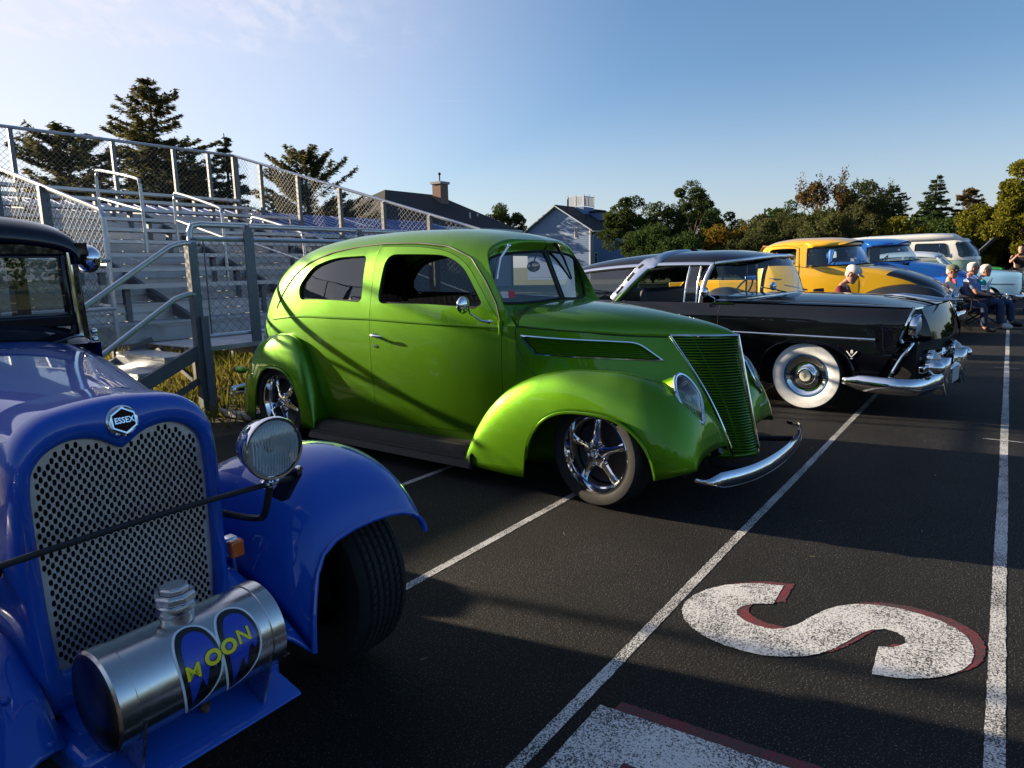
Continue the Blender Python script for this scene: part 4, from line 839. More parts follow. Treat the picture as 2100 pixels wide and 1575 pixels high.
    P(MB().tube([(.0, .03, -.105), (.0, .03, -.15)], .011, 8).lathe([(.014, -.128), (.014, -.138)], 6, axis='z', c=(0, .03, 0)), 'drain_cock', mat('brass_dark', (.25, .20, .12), rough=.4, metal=1), tk)
    # eye decals, mapped on the barrel: u along the axis, w = arc length, w=0 faces forward/up
    def cyl(q, r): q = np.asarray(q, float); a = q[:, 1] / rt_ + R(18); return np.stack([r * np.cos(a), q[:, 0], r * np.sin(a)], 1)
    eye = crom([(-.034, -.108), (-.046, -.06), (-.052, 0), (-.048, .05), (-.028, .085), (.004, .094), (.034, .078), (.050, .04), (.052, 0), (.042, -.04), (.016, -.080), (-.012, -.105), (-.026, -.113)], 6, closed=True)
    def shrink(p, d):
        c = p.mean(0); o = []
        for i in range(len(p)):
            t = p[(i + 1) % len(p)] - p[i - 1]; n_ = np.array([-t[1], t[0]]); n_ /= np.linalg.norm(n_) + 1e-9
            if n_ @ (c - p[i]) < 0: n_ = -n_
            o.append(p[i] + n_ * d)
        return np.array(o)
    WH, BK, BL, YE = mat('decal_white', (.75, .76, .78), rough=.35), mat('decal_black', (.006, .006, .008), rough=.3, coat=.5), mat('decal_blue', (.015, .05, .42), rough=.3, coat=.5), mat('decal_yellow', (.85, .72, .02), rough=.4)
    eye = eye * [.98, 1.04]
    pupil = np.array([(-.030, -.104), (-.020, -.070), (-.010, -.040), (-.003, -.026), (.002, -.044), (.006, -.052), (.010, -.030), (.016, -.012), (.024, -.004), (.030, -.020), (.036, -.010), (.040, -.022), (.034, -.044), (.012, -.078), (-.014, -.102)])
    for c_ in (-.020, .078):
        O_ = np.array([c_, -.004])
        def D(poly, r, n, m): mb = MB(); patch(mb, lambda q: cyl(q, r), poly + O_, [], .012); P(mb, n, m, tk, angle=180)
        D(eye, rt_ + .0006, 'decal_outline', WH); D(shrink(eye, .0055), rt_ + .0010, 'decal_ground', BK)
        D(shrink(eye, .0125) * [.94, .95] + [.002, -.004], rt_ + .0014, 'decal_iris', BL); D(pupil, rt_ + .0018, 'decal_pupil', BK)
    for ch, u, wv in (('M', -.040, -.006), ('O', .008, .004), ('O', .048, .010), ('N', .088, .018)):
        v, f = text_mesh(ch, .046, .0010 if ch in 'MN' else .0022); v2, f2 = text_mesh(ch, .046, .0022 if ch in 'MN' else .0042); rot_ = R(0)
        for (vv_, ff_, r, m, nm) in ((v2, f2, rt_ + .0022, BK, 'letter_outline'), (v, f, rt_ + .0026, YE, 'letter')):
            q = np.array([(u + a, wv - .004 + b * .95) for a, b, c in vv_]); P(MB().add(cyl(q, r), ff_), nm, m, tk, smooth=False, recalc=False)
    # ---- wheels, frame
    for s in (-1, 1):
        mag_wheel(T, (0, s * .785, .345), .345, .20, .235, side=s, steer=R(3), blocks=True); hubcap_wheel(T, (-2.75, s * .74, .37), .37, .2, .26, side=s, white=False)
    P(MB().box(-2.9, .3, -.26, .26, .30, .42), 'chassis', DARK); P(MB().tube([(0, -.75, .33), (0, .75, .33)], .03, 10).tube([(-2.75, -.7, .36), (-2.75, .7, .36)], .05, 8), 'axles', DARK); P(MB().box(-.75, .1, -.22, .22, .42, .85), 'engine', mat('engine_dark', (.03, .03, .035), rough=.5), bevel=.03)
    for s in (-1, 1):
        rf = [[(x, s * y, z - d * .8) for y, d in ((.50, .25), (.55, .1), (.66, .0), (.80, .01), (.90, .06), (.925, .12))] for x, z in crom([(-2.2, .30), (-2.33, .55), (-2.55, .76), (-2.8, .81), (-3.05, .72), (-3.2, .5), (-3.26, .35)], 6)]; P(MB().grid(rf), 'rear_fender', BLUE, angle=180, solid=.012)
        P(MB().box(-2.2, -1.1, s * .60, s * .88, .22, .26) if s > 0 else MB().box(-2.2, -1.1, -.88, -.60, .22, .26), 'running_board', BLACKP, bevel=.01)
    return T
blue_car()
# ------------------------------------------------------------------ black hardtop with whitewalls
BLACK = mat('black_paint', (.0035, .004, .007), rough=.35, coat=1.0, coat_r=.015, spec=0.0)
SILV = mat('silver_trim', (.62, .64, .70), rough=.16, metal=1.0)
def strip(mb, path, wd, th, nrm):
    """flat moulding along a path, nrm = outward directions"""
    P = np.array(path, float); N = np.array(nrm, float); N = N / np.linalg.norm(N, axis=1)[:, None]; rows = []
    for i in range(len(P)):
        t = P[min(i + 1, len(P) - 1)] - P[max(i - 1, 0)]; t /= np.linalg.norm(t); b = np.cross(N[i], t); rows.append([P[i] - b * wd / 2, P[i] - b * wd * .32 + N[i] * th, P[i] + b * wd * .32 + N[i] * th, P[i] + b * wd / 2])
    return mb.grid(rows)
def black_car():
    T = thing('hardtop_coupe', 'black hardtop coupe with whitewall tyres and a bright band over its roof', 'car', (7.84, 1.42, 0), R(-96.5))
    P = lambda mb, n, m, par=T, **k: mb.build(n, m, par, **k)
    prof = pchip([.25, .32, .42, .60, .74, .86, .95, 1.0, 1.025], [.865, .895, .918, .932, .928, .925, .905, .875, .84])
    plan = pchip([-3.95, -3.6, -3.0, -1.5, .2, .6, .85], [.80, .90, .965, 1.0, .995, .975, .945])
    SF = lambda q, s=-1: np.stack([q[:, 0], s * prof(q[:, 1]) * plan(q[:, 0]), q[:, 1]], 1)
    fx = lambda z: np.where(z > .70, .775 + .30 * (z - .72), .80 - .55 * np.clip(.70 - z, 0, .5))
    ZB = pchip([-3.95, -3.3, -1.4, .86], [.96, 1.0, 1.022, 1.0])
    def arch(cx, w_, top, n=24): return [(cx + w_ * math.copysign(abs(math.cos(a)) ** .75, math.cos(a)), .26 + (top - .26) * math.sin(a) ** .8) for a in np.linspace(0.0, math.pi, n)]
    zz = np.linspace(.26, 1.0, 16)
    outl = np.vstack([[(-3.95, .36), (-3.9, .30)], [(-3.3, .26)], [(x, z) for x, z in arch(-2.92, .42, .62)][::-1], arch(0, .44, .665)[::-1], [(float(fx(z)), z) for z in zz], [(x, float(ZB(x))) for x in np.linspace(.84, -3.95, 40)]])
    for s in (-1, 1):
        mb = MB(); patch(mb, lambda q, s=s: SF(q, s), outl, [], .05); o = P(mb, 'body_side', BLACK, angle=180)
        a = np.array(arch(0, .45, .675)); P(MB().tube(SF(a, s) + [0, s * .004, 0], .013, 6), 'arch_lip', BLACK, o); 
        xs = np.linspace(-3.6, .60, 70); z_ = .722 + .012 * (-(xs - .6)) * .6; pts = SF(np.stack([xs, z_], 1), s); P(strip(MB(), pts, .026, .008, [(0, s, 0)] * 70), 'side_moulding', SILV, angle=180)
        for xd in (-.90, -2.22):
            sd = SF(np.stack([np.full(16, xd), np.linspace(.30, 1.0, 16)], 1), s); P(MB().tube(sd, .0035, 5), 'door_seam', DARK)
        # V emblem and figure on the fender
        c = SF(np.array([(.415, .575)]), s)[0] + [0, s * .004, 0]; em = bpy.data.objects.new('fender_emblem', None); link(em, T)
        P(MB().bar(c + [-.045, 0, .035], c + [0, 0, -.02], .008, .010, (0, 1, 0)), 'emblem_bar', mat('emblem_white', (.75, .75, .78), rough=.3), em, smooth=False); P(MB().bar(c + [.045, 0, .035], c + [0, 0, -.02], .008, .010, (0, 1, 0)), 'emblem_bar', mat('emblem_white', (.75, .75, .78), rough=.3), em, smooth=False)
        v, f = text_mesh('8', .045, .001); P(MB().add([(c[0] + s * -a_ * 1.0, c[1] + s * .003, c[2] + .028 + b_) for a_, b_, c_ in v], f), 'emblem_figure', mat('emblem_white', (.75, .75, .78), rough=.3), em, smooth=False, recalc=False); P(MB().box(c[0] - .012, c[0] + .012, c[1] - .002, c[1] + .002, c[2] - .036, c[2] - .030), 'emblem_bar', mat('emblem_white', (.75, .75, .78), rough=.3), em, smooth=False)
        # headlamp: deep hood rim, lens
        hl = bpy.data.objects.new('headlamp', None); link(hl, T); C = np.array([.885, s * .765, .845])
        nn = Vector((.93, 0, -.12)).normalized(); M = Matrix.Translation(C) @ nn.to_track_quat('X', 'Z').to_matrix().to_4x4()
        m_ = MB().lathe([(.104, -.03), (.110, .012), (.104, .026), (.096, .014)], 36, axis='x'); m_.xf(M); P(m_, 'lamp_ring', CHROME, hl)
        m_ = MB().lathe([(.098, .012), (.07, .030), (.035, .040), (.0005, .043)], 32, axis='x'); m_.xf(M); P(m_, 'lens', mat('lamp_lens_pale', (.55, .57, .60), rough=.12, coat=1), hl, angle=180)
        m_ = MB().lathe([(.097, .008), (.06, -.03), (.0005, -.045)], 32, axis='x'); m_.xf(M); P(m_, 'reflector', mat('lamp_reflector2', (.80, .81, .82), rough=.35, metal=.4), hl, angle=180)
        # bright peak of the lamp hood
        pk = [(fx(z) + .012, s * (prof(z) * float(plan(.82)) - .01), z) for z in np.linspace(.70, 1.0, 8)]; P(MB().tube([tuple(map(float, p)) for p in pk] + [(.90, s * .66, 1.005)], .013, 6), 'lamp_hood_trim', CHROME, hl)
        # closed front corner: from the side edge round to the front panel and down to the grille
        e_ = [(float(fx(z)), s * float(prof(z) * plan(min(.85, float(fx(z))))), z) for z in np.linspace(.27, 1.0, 22)]
        i_ = [(float(np.interp(z, [.27, .42, .66, .715, .78, .88, 1.0], [.62, .78, .86, 1.0, .985, .95, .885])), s * float(np.interp(z, [.27, .6, .70, 1.0], [.78, .76, .655, .655])), z) for z in np.linspace(.27, 1.0, 22)]
        e_, i_ = np.array(e_), np.array(i_); P(MB().grid([e_ * (1 - t) + i_ * t + np.array([-.05 * math.sin(math.pi * t), 0, 0]) for t in np.linspace(0, 1, 7)]), 'front_corner', BLACK, angle=180)
    # ---- hood and fender tops
    zc = pchip([-.95, -.45, .2, .6, .80, .88], [1.10, 1.105, 1.092, 1.055, 1.02, .995]); 
    def TF(x, y): e = abs(y) / .86; return float(ZB(x)) + (float(zc(x)) - float(ZB(x))) * max(0, 1 - e ** 2.2) + .012 * max(0, 1 - ((abs(y) - .80) / .08) ** 2 if abs(abs(y) - .80) < .08 else 0)
    rows = [[(x + .06 * max(0, (x - .5) / .4) * (1 - (y / .84) ** 2), y * float(plan(x)), TF(x, y)) for y in np.linspace(-.84, .84, 45)] for x in np.linspace(-1.0, .845, 40)]
    P(MB().grid(rows), 'hood', BLACK, angle=180)
    for s in (-1, 1): P(MB().tube([(x, s * .70 * float(plan(x)), TF(x, .70) + .001) for x in np.linspace(-.6, .83, 20)], .0035, 5), 'hood_seam', DARK)
    # front panel under the hood lip
    fr = [[(.885 + .045 * (1 - (y / .66) ** 2) + dx * (1 - .25 * (y / .66) ** 2), y, z) for y in np.linspace(-.66, .66, 25)] for dx, z in ((.0, 1.005), (.028, .97), (.075, .88), (.105, .78), (.118, .715))]
    P(MB().grid(fr), 'front_panel', BLACK, angle=180)
    # ornament: jet-like
    P(MB().grid([[(x, y * w_, z + h * (1 - y * y)) for y in np.linspace(-1, 1, 9)] for x, w_, z, h in ((.42, .004, 1.085, .004), (.60, .035, 1.072, .03), (.80, .075, 1.045, .035), (.90, .06, 1.030, .035), (.98, .02, 1.04, .015), (1.10, .003, 1.05, .002))]), 'hood_ornament', CHROME, angle=180, solid=.012)
    # ---- grille
    P(MB().box(.55, .90, -.74, .74, .36, .72), 'grille_cavity', DARK, smooth=False)
    gx = lambda y, k=0: 1.0 + k - .16 * (abs(y) / .8) ** 2.2
    P(MB().tube([(gx(y, -.0), y, .705 - .02 * (abs(y) / .76) ** 4) for y in np.linspace(-.74, .74, 31)] , .022, 8), 'grille_upper_bar', CHROME)
    for s in (-1, 1):
        P(MB().tube(crom([(gx(.74), s * .74, .69), (.845, s * .80, .64), (.80, s * .845, .56), (.74, s * .875, .42), (.70, s * .885, .34)], 5), .016, 8), 'grille_frame', CHROME)
        sp = bpy.data.objects.new('parking_lamp', None); link(sp, T); c = (.985, s * .50, .535)
        P(MB().lathe([(.075, -.09), (.080, -.03), (.082, .0), (.068, .014)], 36, axis='x', c=c), 'lamp_housing', CHROME, sp, angle=50)
        for i in range(20):
            a = i * math.pi / 10; P(MB().bar((c[0] - .045, c[1] + .081 * math.cos(a), c[2] + .081 * math.sin(a)), (c[0] + .004, c[1] + .083 * math.cos(a), c[2] + .083 * math.sin(a)), .008, .006, (0, math.cos(a), math.sin(a))), 'housing_fin', CHROME, sp, smooth=False)
        P(MB().lathe([(.066, .012), (.055, .035), (.03, .055), (.01, .066), (.0005, .068)], 28, axis='x', c=c), 'lamp_lens', mat('frosted_lens', (.62, .60, .56), rough=.2, coat=1), sp, angle=180)
    P(MB().grid([[(gx(y, -.045 + a), y, .535 + b) for y in np.linspace(-.72, .72, 31)] for a, b in ((-.05, -.035), (0, -.035), (.03, -.01), (.03, .012), (0, .035), (-.05, .035))]), 'grille_bar', CHROME, angle=40)
    for i in range(24):
        y = -.40 + i * .8 / 23; P(MB().box(.90, .965, y - .006, y + .006, .43, .50), 'grille_tooth', CHROME, smooth=False)
    P(MB().grid([[(gx(y, -.04 + a), y, .43 + b) for y in np.linspace(-.72, .72, 25)] for a, b in ((-.05, -.02), (.01, -.012), (.01, .012), (-.05, .02))]), 'grille_lower_bar', CHROME, angle=40)
    # ---- bumper
    bp = crom([(.36, -.945, .335), (.62, -.965, .325), (.86, -.945, .320), (.98, -.83, .32), (1.04, -.55, .33), (1.06, -.2, .335), (1.06, .2, .335), (1.04, .55, .33), (.98, .83, .32), (.86, .945, .32), (.62, .965, .325), (.36, .945, .335)], 6)
    rows = []
    for i, p in enumerate(bp):
        t = bp[min(i + 1, len(bp) - 1)] - bp[max(i - 1, 0)]; n_ = np.array([t[1], -t[0], 0]); n_ /= np.linalg.norm(n_); k_ = min(1, .45 + min(i, len(bp) - 1 - i) / 6)
        rows.append([p + n_ * a + np.array([0, 0, b * k_]) for a, b in ((-.03, .078), (.0, .072), (.022, .045), (.030, .0), (.024, -.045), (.0, -.075), (-.03, -.08))])
    bo = P(MB().grid(rows), 'front_bumper', CHROME, angle=70, solid=.006)
    for s in (-1, 1):
        P(MB().grid([[(1.01 + a, s * .40 + .060 * k_ * c, z) for a, c in ((.0, -1), (.07, -.85), (.10, -.4), (.105, 0), (.10, .4), (.07, .85), (.0, 1))] for z, k_ in ((.20, .7), (.24, .95), (.36, 1.05), (.46, 1.0), (.52, .75), (.54, .3))]), 'bumper_guard', CHROME, bo, angle=70)
        P(MB().lathe([(.060, -.04), (.064, .02), (.055, .07), (.03, .10), (.0005, .105)], 28, axis='x', c=(1.01, s * .66, .475)), 'bumper_bullet', CHROME, bo, angle=180); P(MB().bar((.99, s * .40, .475), (.97, s * .85, .47), .05, .06), 'guard_bar', CHROME, bo, bevel=.01)
    P(MB().box(1.088, 1.096, -.155, .155, .27, .42), 'licence_plate', mat('plate_pale', (.55, .56, .55), rough=.4), bevel=.004)
    # ---- greenhouse
    W = pchip([-3.3, -3.0, -2.5, -1.6, -1.0, -.55], [.70, .755, .79, .805, .80, .72]); ZT = pchip([-3.3, -3.0, -2.6, -2.1, -1.6, -1.2, -.85, -.55], [1.34, 1.44, 1.515, 1.562, 1.582, 1.578, 1.545, 1.49])
    gc = crom([(1, 0), (.985, .22), (.95, .48), (.905, .70), (.872, .79), (.80, .865), (.62, .94), (.32, .987), (0, 1)], 8); gt = np.linspace(0, 1, len(gc))
    def GF(q, s=-1): x, v = q[:, 0], q[:, 1]; return np.stack([x, s * W(x) * np.interp(v, gt, gc[:, 0]), 1.015 + (ZT(x) - 1.015) * np.interp(v, gt, gc[:, 1])], 1)
    vr = .415     # roof rail
    xfv = pchip([vr, .6, .8, 1.0], [-1.06, -.80, -.64, -.585])
    ro = np.vstack([[(x, vr) for x in np.linspace(-3.02, -1.08, 30)], [(float(xfv(v)), v) for v in np.linspace(vr, 1, 16)], [(x, 1) for x in np.linspace(-.6, -3.02, 30)]])
    for s in (-1, 1):
        mb = MB(); patch(mb, lambda q, s=s: GF(q, s), ro, [], .05); P(mb, 'roof', BLACK, angle=180, solid=.015)
        rl = GF(np.stack([np.linspace(-3.0, -1.06, 40), np.full(40, vr - .015)], 1), s); P(strip(MB(), rl, .055, .012, [(0, s, .25)] * 40), 'roof_rail', SILV, angle=180)
        hd = GF(np.array([(float(xfv(v)) + .012, v) for v in np.linspace(vr, 1, 20)]), s); P(MB().tube(hd, .022, 8, sx=.6), 'windshield_header', SILV)
        # band over the roof, slanting back to the belt
        bx_ = [(-2.27, .0), (-2.15, .12), (-2.02, .25), (-1.90, .38), (-1.82, .48), (-1.76, .6), (-1.74, .8), (-1.735, 1.0)]; bq = crom(bx_, 5); bpz = GF(bq, s); e = 1e-3; nb = np.cross(GF(bq + [e, 0], s) - bpz, GF(bq + [0, e], s) - bpz) * (-s); P(strip(MB(), bpz, .17, .022, nb), 'roof_band', SILV, angle=60)
        for k_ in range(3):
            i = 4 + k_ * 5; a_, b_ = bpz[i], bpz[i + 3]; nv = nb[i] / np.linalg.norm(nb[i]); P(MB().bar(a_ + nv * .026 + [-.05, 0, 0], b_ + nv * .026 + [-.05, 0, 0], .02, .006, tuple(nv)), 'band_slot', DARK, smooth=False)
        # A post, vent frame
        ap = GF(np.array([(-1.165, .0), (-1.15, .12), (-1.12, .25), (-1.07, .40)]), s); P(strip(MB(), crom(ap, 4), .05, .02, [(.2, s, .2)] * 13), 'windshield_post', SILV, angle=180)
        vf = GF(np.array([(-1.36, .0), (-1.345, .2), (-1.33, .39), (-1.20, .40), (-1.21, .2), (-1.215, 0)]), s); P(MB().tube(vf, .011, 8), 'vent_frame', CHROME)
        mb = MB(); patch(mb, lambda q, s=s: GF(q, s), [(-1.35, .01), (-1.215, .01), (-1.20, .39), (-1.33, .39)], [], .05); P(mb, 'vent_pane', GLASS)
        mb = MB(); patch(mb, lambda q, s=s: GF(q, s) - [0, s * .01, 0], [(-3.0, .05), (-2.38, .02), (-2.05, .36), (-2.95, .38)], [], .08); P(mb, 'quarter_pane', GLASS_D)
        P(MB().tube(GF(np.stack([np.linspace(-3.0, -1.2, 24), np.zeros(24)], 1), s), .010, 6), 'belt_trim', SILV)
        cp = GF(np.array([(-3.02, .0), (-3.0, .2), (-2.98, .42)]), s); P(strip(MB(), crom(cp, 4), .16, .02, [(-.3, s, .2)] * 9), 'rear_post', BLACK, angle=180)
        # mirror
        mr = bpy.data.objects.new('side_mirror', None); link(mr, T); b = np.array([-.98, s * .855, 1.02]); P(MB().tube([b, b + [.02, s * .03, .05], b + [-.06, s * .06, .10]], .008, 6).box(b[0] - .02, b[0] + .22, b[1] - .012, b[1] + .012, b[2] - .004, b[2] + .006), 'mirror_arm', CHROME, mr); P(MB().sphere(b + [-.08, s * .06, .115], .055, 18, 12, (.7, 1, 1)), 'mirror_head', CHROME, mr)
    # windshield and rear glass
    bot = crom([(-.95, -.80, 1.028), (-.82, -.755, 1.045), (-.62, -.60, 1.075), (-.47, -.32, 1.098), (-.425, 0, 1.105), (-.47, .32, 1.098), (-.62, .60, 1.075), (-.82, .755, 1.045), (-.95, .80, 1.028)], 5)
    top = crom([(-1.055, -.70, 1.425), (-.93, -.655, 1.448), (-.75, -.50, 1.472), (-.63, -.26, 1.487), (-.60, 0, 1.49), (-.63, .26, 1.487), (-.75, .50, 1.472), (-.93, .655, 1.448), (-1.055, .70, 1.425)], 5)
    P(MB().grid([bot * (1 - t) + top * t + np.array([.02 * math.sin(math.pi * t), 0, 0]) for t in np.linspace(0, 1, 8)]), 'windshield', glass_mat('windshield_blue', tint=(.80, .92, 1.0), dens=.2), angle=180)
    P(MB().tube(bot, .014, 6), 'windshield_trim', SILV)
    rb_ = crom([(-3.0, -.74, 1.03), (-3.25, -.55, 1.03), (-3.35, 0, 1.03), (-3.25, .55, 1.03), (-3.0, .74, 1.03)], 5); rt2 = crom([(-3.0, -.62, 1.37), (-3.02, -.4, 1.42), (-3.02, 0, 1.44), (-3.02, .4, 1.42), (-3.0, .62, 1.37)], 5)
    P(MB().grid([rb_, rt2]), 'rear_window', GLASS, angle=180)
    # rear deck, tail
    P(MB().grid([[(x, y * float(plan(x)), z + .05 * (1 - (y / .84) ** 2)) for y in np.linspace(-.84, .84, 15)] for x, z in ((-2.95, 1.005), (-3.4, .998), (-3.8, .975), (-3.95, .95))]), 'rear_deck', BLACK, angle=180); P(MB().box(-3.97, -3.93, -.72, .72, .32, .97), 'tail_panel', BLACK, bevel=.02)
    rbp = P(MB().grid([[(x + dx, y, .38 + z) for x, y in ((-3.6, -.95), (-3.95, -.93), (-4.08, -.7), (-4.1, 0), (-4.08, .7), (-3.95, .93), (-3.6, .95))] for dx, z in ((0, -.08), (-.03, 0), (0, .08))]), 'rear_bumper', CHROME, angle=180, solid=.006)
    # interior
    IN = mat('blue_black_vinyl', (.02, .025, .035), rough=.5)
    P(MB().box(-2.9, -.6, -.74, .74, .38, .44), 'cabin_floor', IN); P(MB().box(-2.0, -1.9, -.70, .70, .5, 1.16), 'front_backrest', IN, bevel=.05); P(MB().box(-1.95, -1.45, -.70, .70, .5, .72), 'front_cushion', IN, bevel=.05); P(MB().box(-2.95, -2.75, -.68, .68, .5, 1.12), 'rear_backrest', IN, bevel=.05); P(MB().box(-1.0, -.75, -.74, .74, .85, 1.04), 'dashboard', IN, bevel=.04)
    P(MB().tube([(-1.22 + .10 * math.sin(a), .36 + .20 * math.cos(a), 1.08 + .17 * math.sin(a)) for a in np.linspace(0, 2 * math.pi, 36, endpoint=False)], .011, 8, closed=True), 'steering_wheel', mat('ivory', (.65, .68, .68), rough=.3)); P(MB().tube([(-1.22, .36, 1.08), (-.9, .36, .95)], .02, 8), 'steering_column', IN)
    P(MB().box(-.86, -.84, -.13, .13, 1.36, 1.42), 'rear_view_mirror', CHROME, bevel=.01)
    for y in (-.3, .32): P(MB().tube([(-.44, y, 1.115), (-.50, y - .18, 1.15), (-.56, y - .36, 1.18)], [.008, .006, .005], 6), 'wiper', BLACKP)
    for s in (-1, 1):
        hubcap_wheel(T, (0, s * .80, .338), .338, .198, .185, side=s); hubcap_wheel(T, (-2.92, s * .80, .338), .338, .198, .185, side=s)
    P(MB().box(-3.8, .75, -.62, .62, .20, .40), 'chassis', DARK)
    for s in (-1, 1): P(MB().box(-.46, .46, s * .45, s * .70, .2, .66) if s > 0 else MB().box(-.46, .46, -.70, -.45, .2, .66), 'wheel_house', DARK)
    return T
black_car()
# ------------------------------------------------------------------ further vehicles in the row
def closed_shell(P, name, F, outl, holes, m, step=.06, rev=.02, **k):
    for s in (-1, 1):
        mb = MB(); patch(mb, lambda q, s=s: F(q, s), outl, holes, step, reveal=(rev if s > 0 else -rev)); P(mb, name, m, angle=42, **k)
def pickup(label, loc, rz, cab, front, fend, name='pickup_truck', rear=None, visor=True, hood_top=1.33, split=-.06):
    T = thing(name, label, 'truck', loc, rz); P = lambda mb, n, m, par=T, **k: mb.build(n, m, par, **k); rear = rear or cab
    # cab: section from sill to roof centre
    W = pchip([-2.42, -2.3, -2.0, -1.4, -.9, -.6], [.70, .80, .84, .85, .83, .79]); ZT = pchip([-2.42, -2.32, -2.1, -1.7, -1.2, -.85, -.68], [1.66, 1.76, 1.83, 1.865, 1.855, 1.81, 1.765])
    gc = crom([(.96, 0), (1.0, .22), (1.01, .42), (.995, .60), (.955, .74), (.91, .86), (.86, .915), (.72, .955), (.40, .99), (0, 1)], 8); gt = np.linspace(0, 1, len(gc))
    def F(q, s=-1): x, v = q[:, 0], q[:, 1]; return np.stack([x, s * W(x) * np.interp(v, gt, gc[:, 0]), .45 + (ZT(x) - .45) * np.interp(v, gt, gc[:, 1])], 1)
    S2 = lambda p: sect_z(F, np.asarray(p, float), 0, .95)
    XF = pchip([0, .335, .355, .38, .50, .56, .60, .80, 1.0], [-.62, -.64, -1.45, -1.50, -1.52, -1.46, -1.10, -.82, -.74]); vs = np.linspace(0, 1, 90)
    outl = np.vstack([[(-2.42, 0), (-1.6, 0)], np.stack([XF(vs), vs], 1), [(-1.6, 1), (-2.42, 1)]])
    win = S2(rpoly([(-2.22, 1.345), (-1.70, 1.345), (-1.70, 1.66), (-2.20, 1.655)], [.05, .04, .04, .08], 5))
    closed_shell(P, 'cab', F, outl, [win], cab)
    def Fi(q, s_=-1): p_ = F(q, s_); p_[:, 1] *= .972; p_[:, 2] -= .018 * (p_[:, 2] > 1.5); return p_
    oi = outl.copy(); oi[:, 0] = np.clip(oi[:, 0], -2.40, -.75); closed_shell(P, 'cab_lining', Fi, oi, [win], mat('dark_cab_trim', (.03, .028, .03), rough=.7), step=.12)
    for s in (-1, 1):
        fr = F(win, s); P(MB().tube(fr - [0, s * .015, 0], .010, 6, closed=True), 'window_seal', RUBBER)
        for pts in ([(-1.63, .50), (-1.63, 1.30), (-1.66, 1.67), (-1.9, 1.72), (-2.24, 1.70), (-2.27, 1.3), (-2.27, .5)],): P(MB().tube(F(S2(resample(pts, .06, False)), s), .004, 5), 'door_seam', DARK)
        hp = F(S2([(-2.15, 1.12)]), s)[0]; P(MB().tube([hp + [0, s * .03, 0], hp + [.13, s * .03, 0]], .010, 6), 'door_handle', CHROME)
        mp = F(S2([(-1.72, 1.34)]), s)[0]; P(MB().tube([mp, mp + [.04, s * .10, .05]], .007, 6).sphere(mp + [.03, s * .13, .07], .06, 14, 10, (.6, 1, 1)), 'side_mirror', CHROME)
        # drip moulding over the door
        P(MB().tube(F(S2([(-2.34, 1.55), (-2.28, 1.66), (-2.15, 1.715), (-1.9, 1.73), (-1.62, 1.72)]), s), .008, 5), 'drip_rail', cab)
    # wrap-around windshield
    bot = crom([(-1.50, -.84, 1.325), (-1.1, -.80, 1.335), (-.78, -.62, 1.345), (-.62, -.3, 1.36), (-.58, 0, 1.36), (-.62, .3, 1.36), (-.78, .62, 1.345), (-1.1, .80, 1.335), (-1.50, .84, 1.325)], 5)
    top = crom([(-1.50, -.795, 1.655), (-1.15, -.755, 1.668), (-.93, -.60, 1.675), (-.82, -.3, 1.685), (-.80, 0, 1.69), (-.82, .3, 1.685), (-.93, .60, 1.675), (-1.15, .755, 1.668), (-1.50, .795, 1.655)], 5)
    P(MB().grid([bot * (1 - t) + top * t for t in np.linspace(0, 1, 6)]), 'windshield', glass_mat('windshield_blue', tint=(.80, .92, 1.0), dens=.2), angle=180)
    P(MB().tube(np.vstack([bot, top[::-1]]), .016, 6, closed=True), 'windshield_seal', RUBBER)
    hd = np.stack([top, top * [1, 1.03, 1] + [.05, 0, .035], top * [1, 1.0, 1] + [-.06, 0, .10]]); P(MB().grid(hd), 'windshield_header', cab, angle=180, solid=.01)
    cw = np.stack([bot, bot * [1, 1.02, 1] + [.05, 0, -.02], bot * [.55, 1.0, 1] + [-.26, 0, -.05]]); P(MB().grid(cw), 'cowl', cab, angle=180, solid=.01)
    if False: P(MB().grid([[(x + .10 * (1 - (y / .72) ** 2), y, z) for y in np.linspace(-.72, .72, 15)] for x, z in ((-.95, 1.76), (-.84, 1.745), (-.74, 1.70))]), 'sun_visor', cab, angle=180, solid=.012)
    for y in (-.28, .28): P(MB().tube([(-.56, y, 1.365), (-.64, y - .2, 1.40), (-.70, y - .40, 1.42)], .007, 5), 'wiper', BLACKP)
    # hood in two parts and nose
    zh = pchip([-.66, -.3, 0, .3, .5, .64, .70], [hood_top + .01, hood_top - .03, 1.235, 1.13, 1.03, .90, .78]); ze = pchip([-.66, 0, .4, .70], [1.25, 1.10, .93, .74]); wh = pchip([-.66, 0, .4, .62, .70], [.80, .74, .66, .55, .48])
    def HT(x, t): a = t * math.pi / 2; return (x, float(wh(x)) * math.copysign(abs(math.sin(a)) ** .8, a), float(ze(x)) + (float(zh(x)) - float(ze(x))) * max(0, math.cos(a)) ** .7)
    ts = np.linspace(-1, 1, 31)
    P(MB().grid([[HT(x + (split + .30 * abs(t) ** 1.5 - split) * ((x + .66) / (split + .66)) * -.5, t) for t in ts] for x in np.linspace(-.66, split, 14)]), 'hood', cab, angle=180)
    P(MB().grid([[HT(x + (.30 * abs(t) ** 1.5) * -.5 * max(0, (.70 - x) / (.70 - split)), t) for t in ts] for x in np.linspace(split, .70, 18)]), 'hood_nose', front, angle=180)
    side = np.array([[(x, s_ * float(wh(x)), z) for z in np.linspace(.55, float(ze(x)), 5)] for s_ in (-1,) for x in np.linspace(-.64, .69, 16)]); P(MB().grid(side), 'hood_side', cab, mirror='split', angle=180)
    P(MB().grid([[(.70, y, z) for y in np.linspace(-.48, .48, 7)] for z in (.45, .6, .78)]), 'grille_panel', front); 
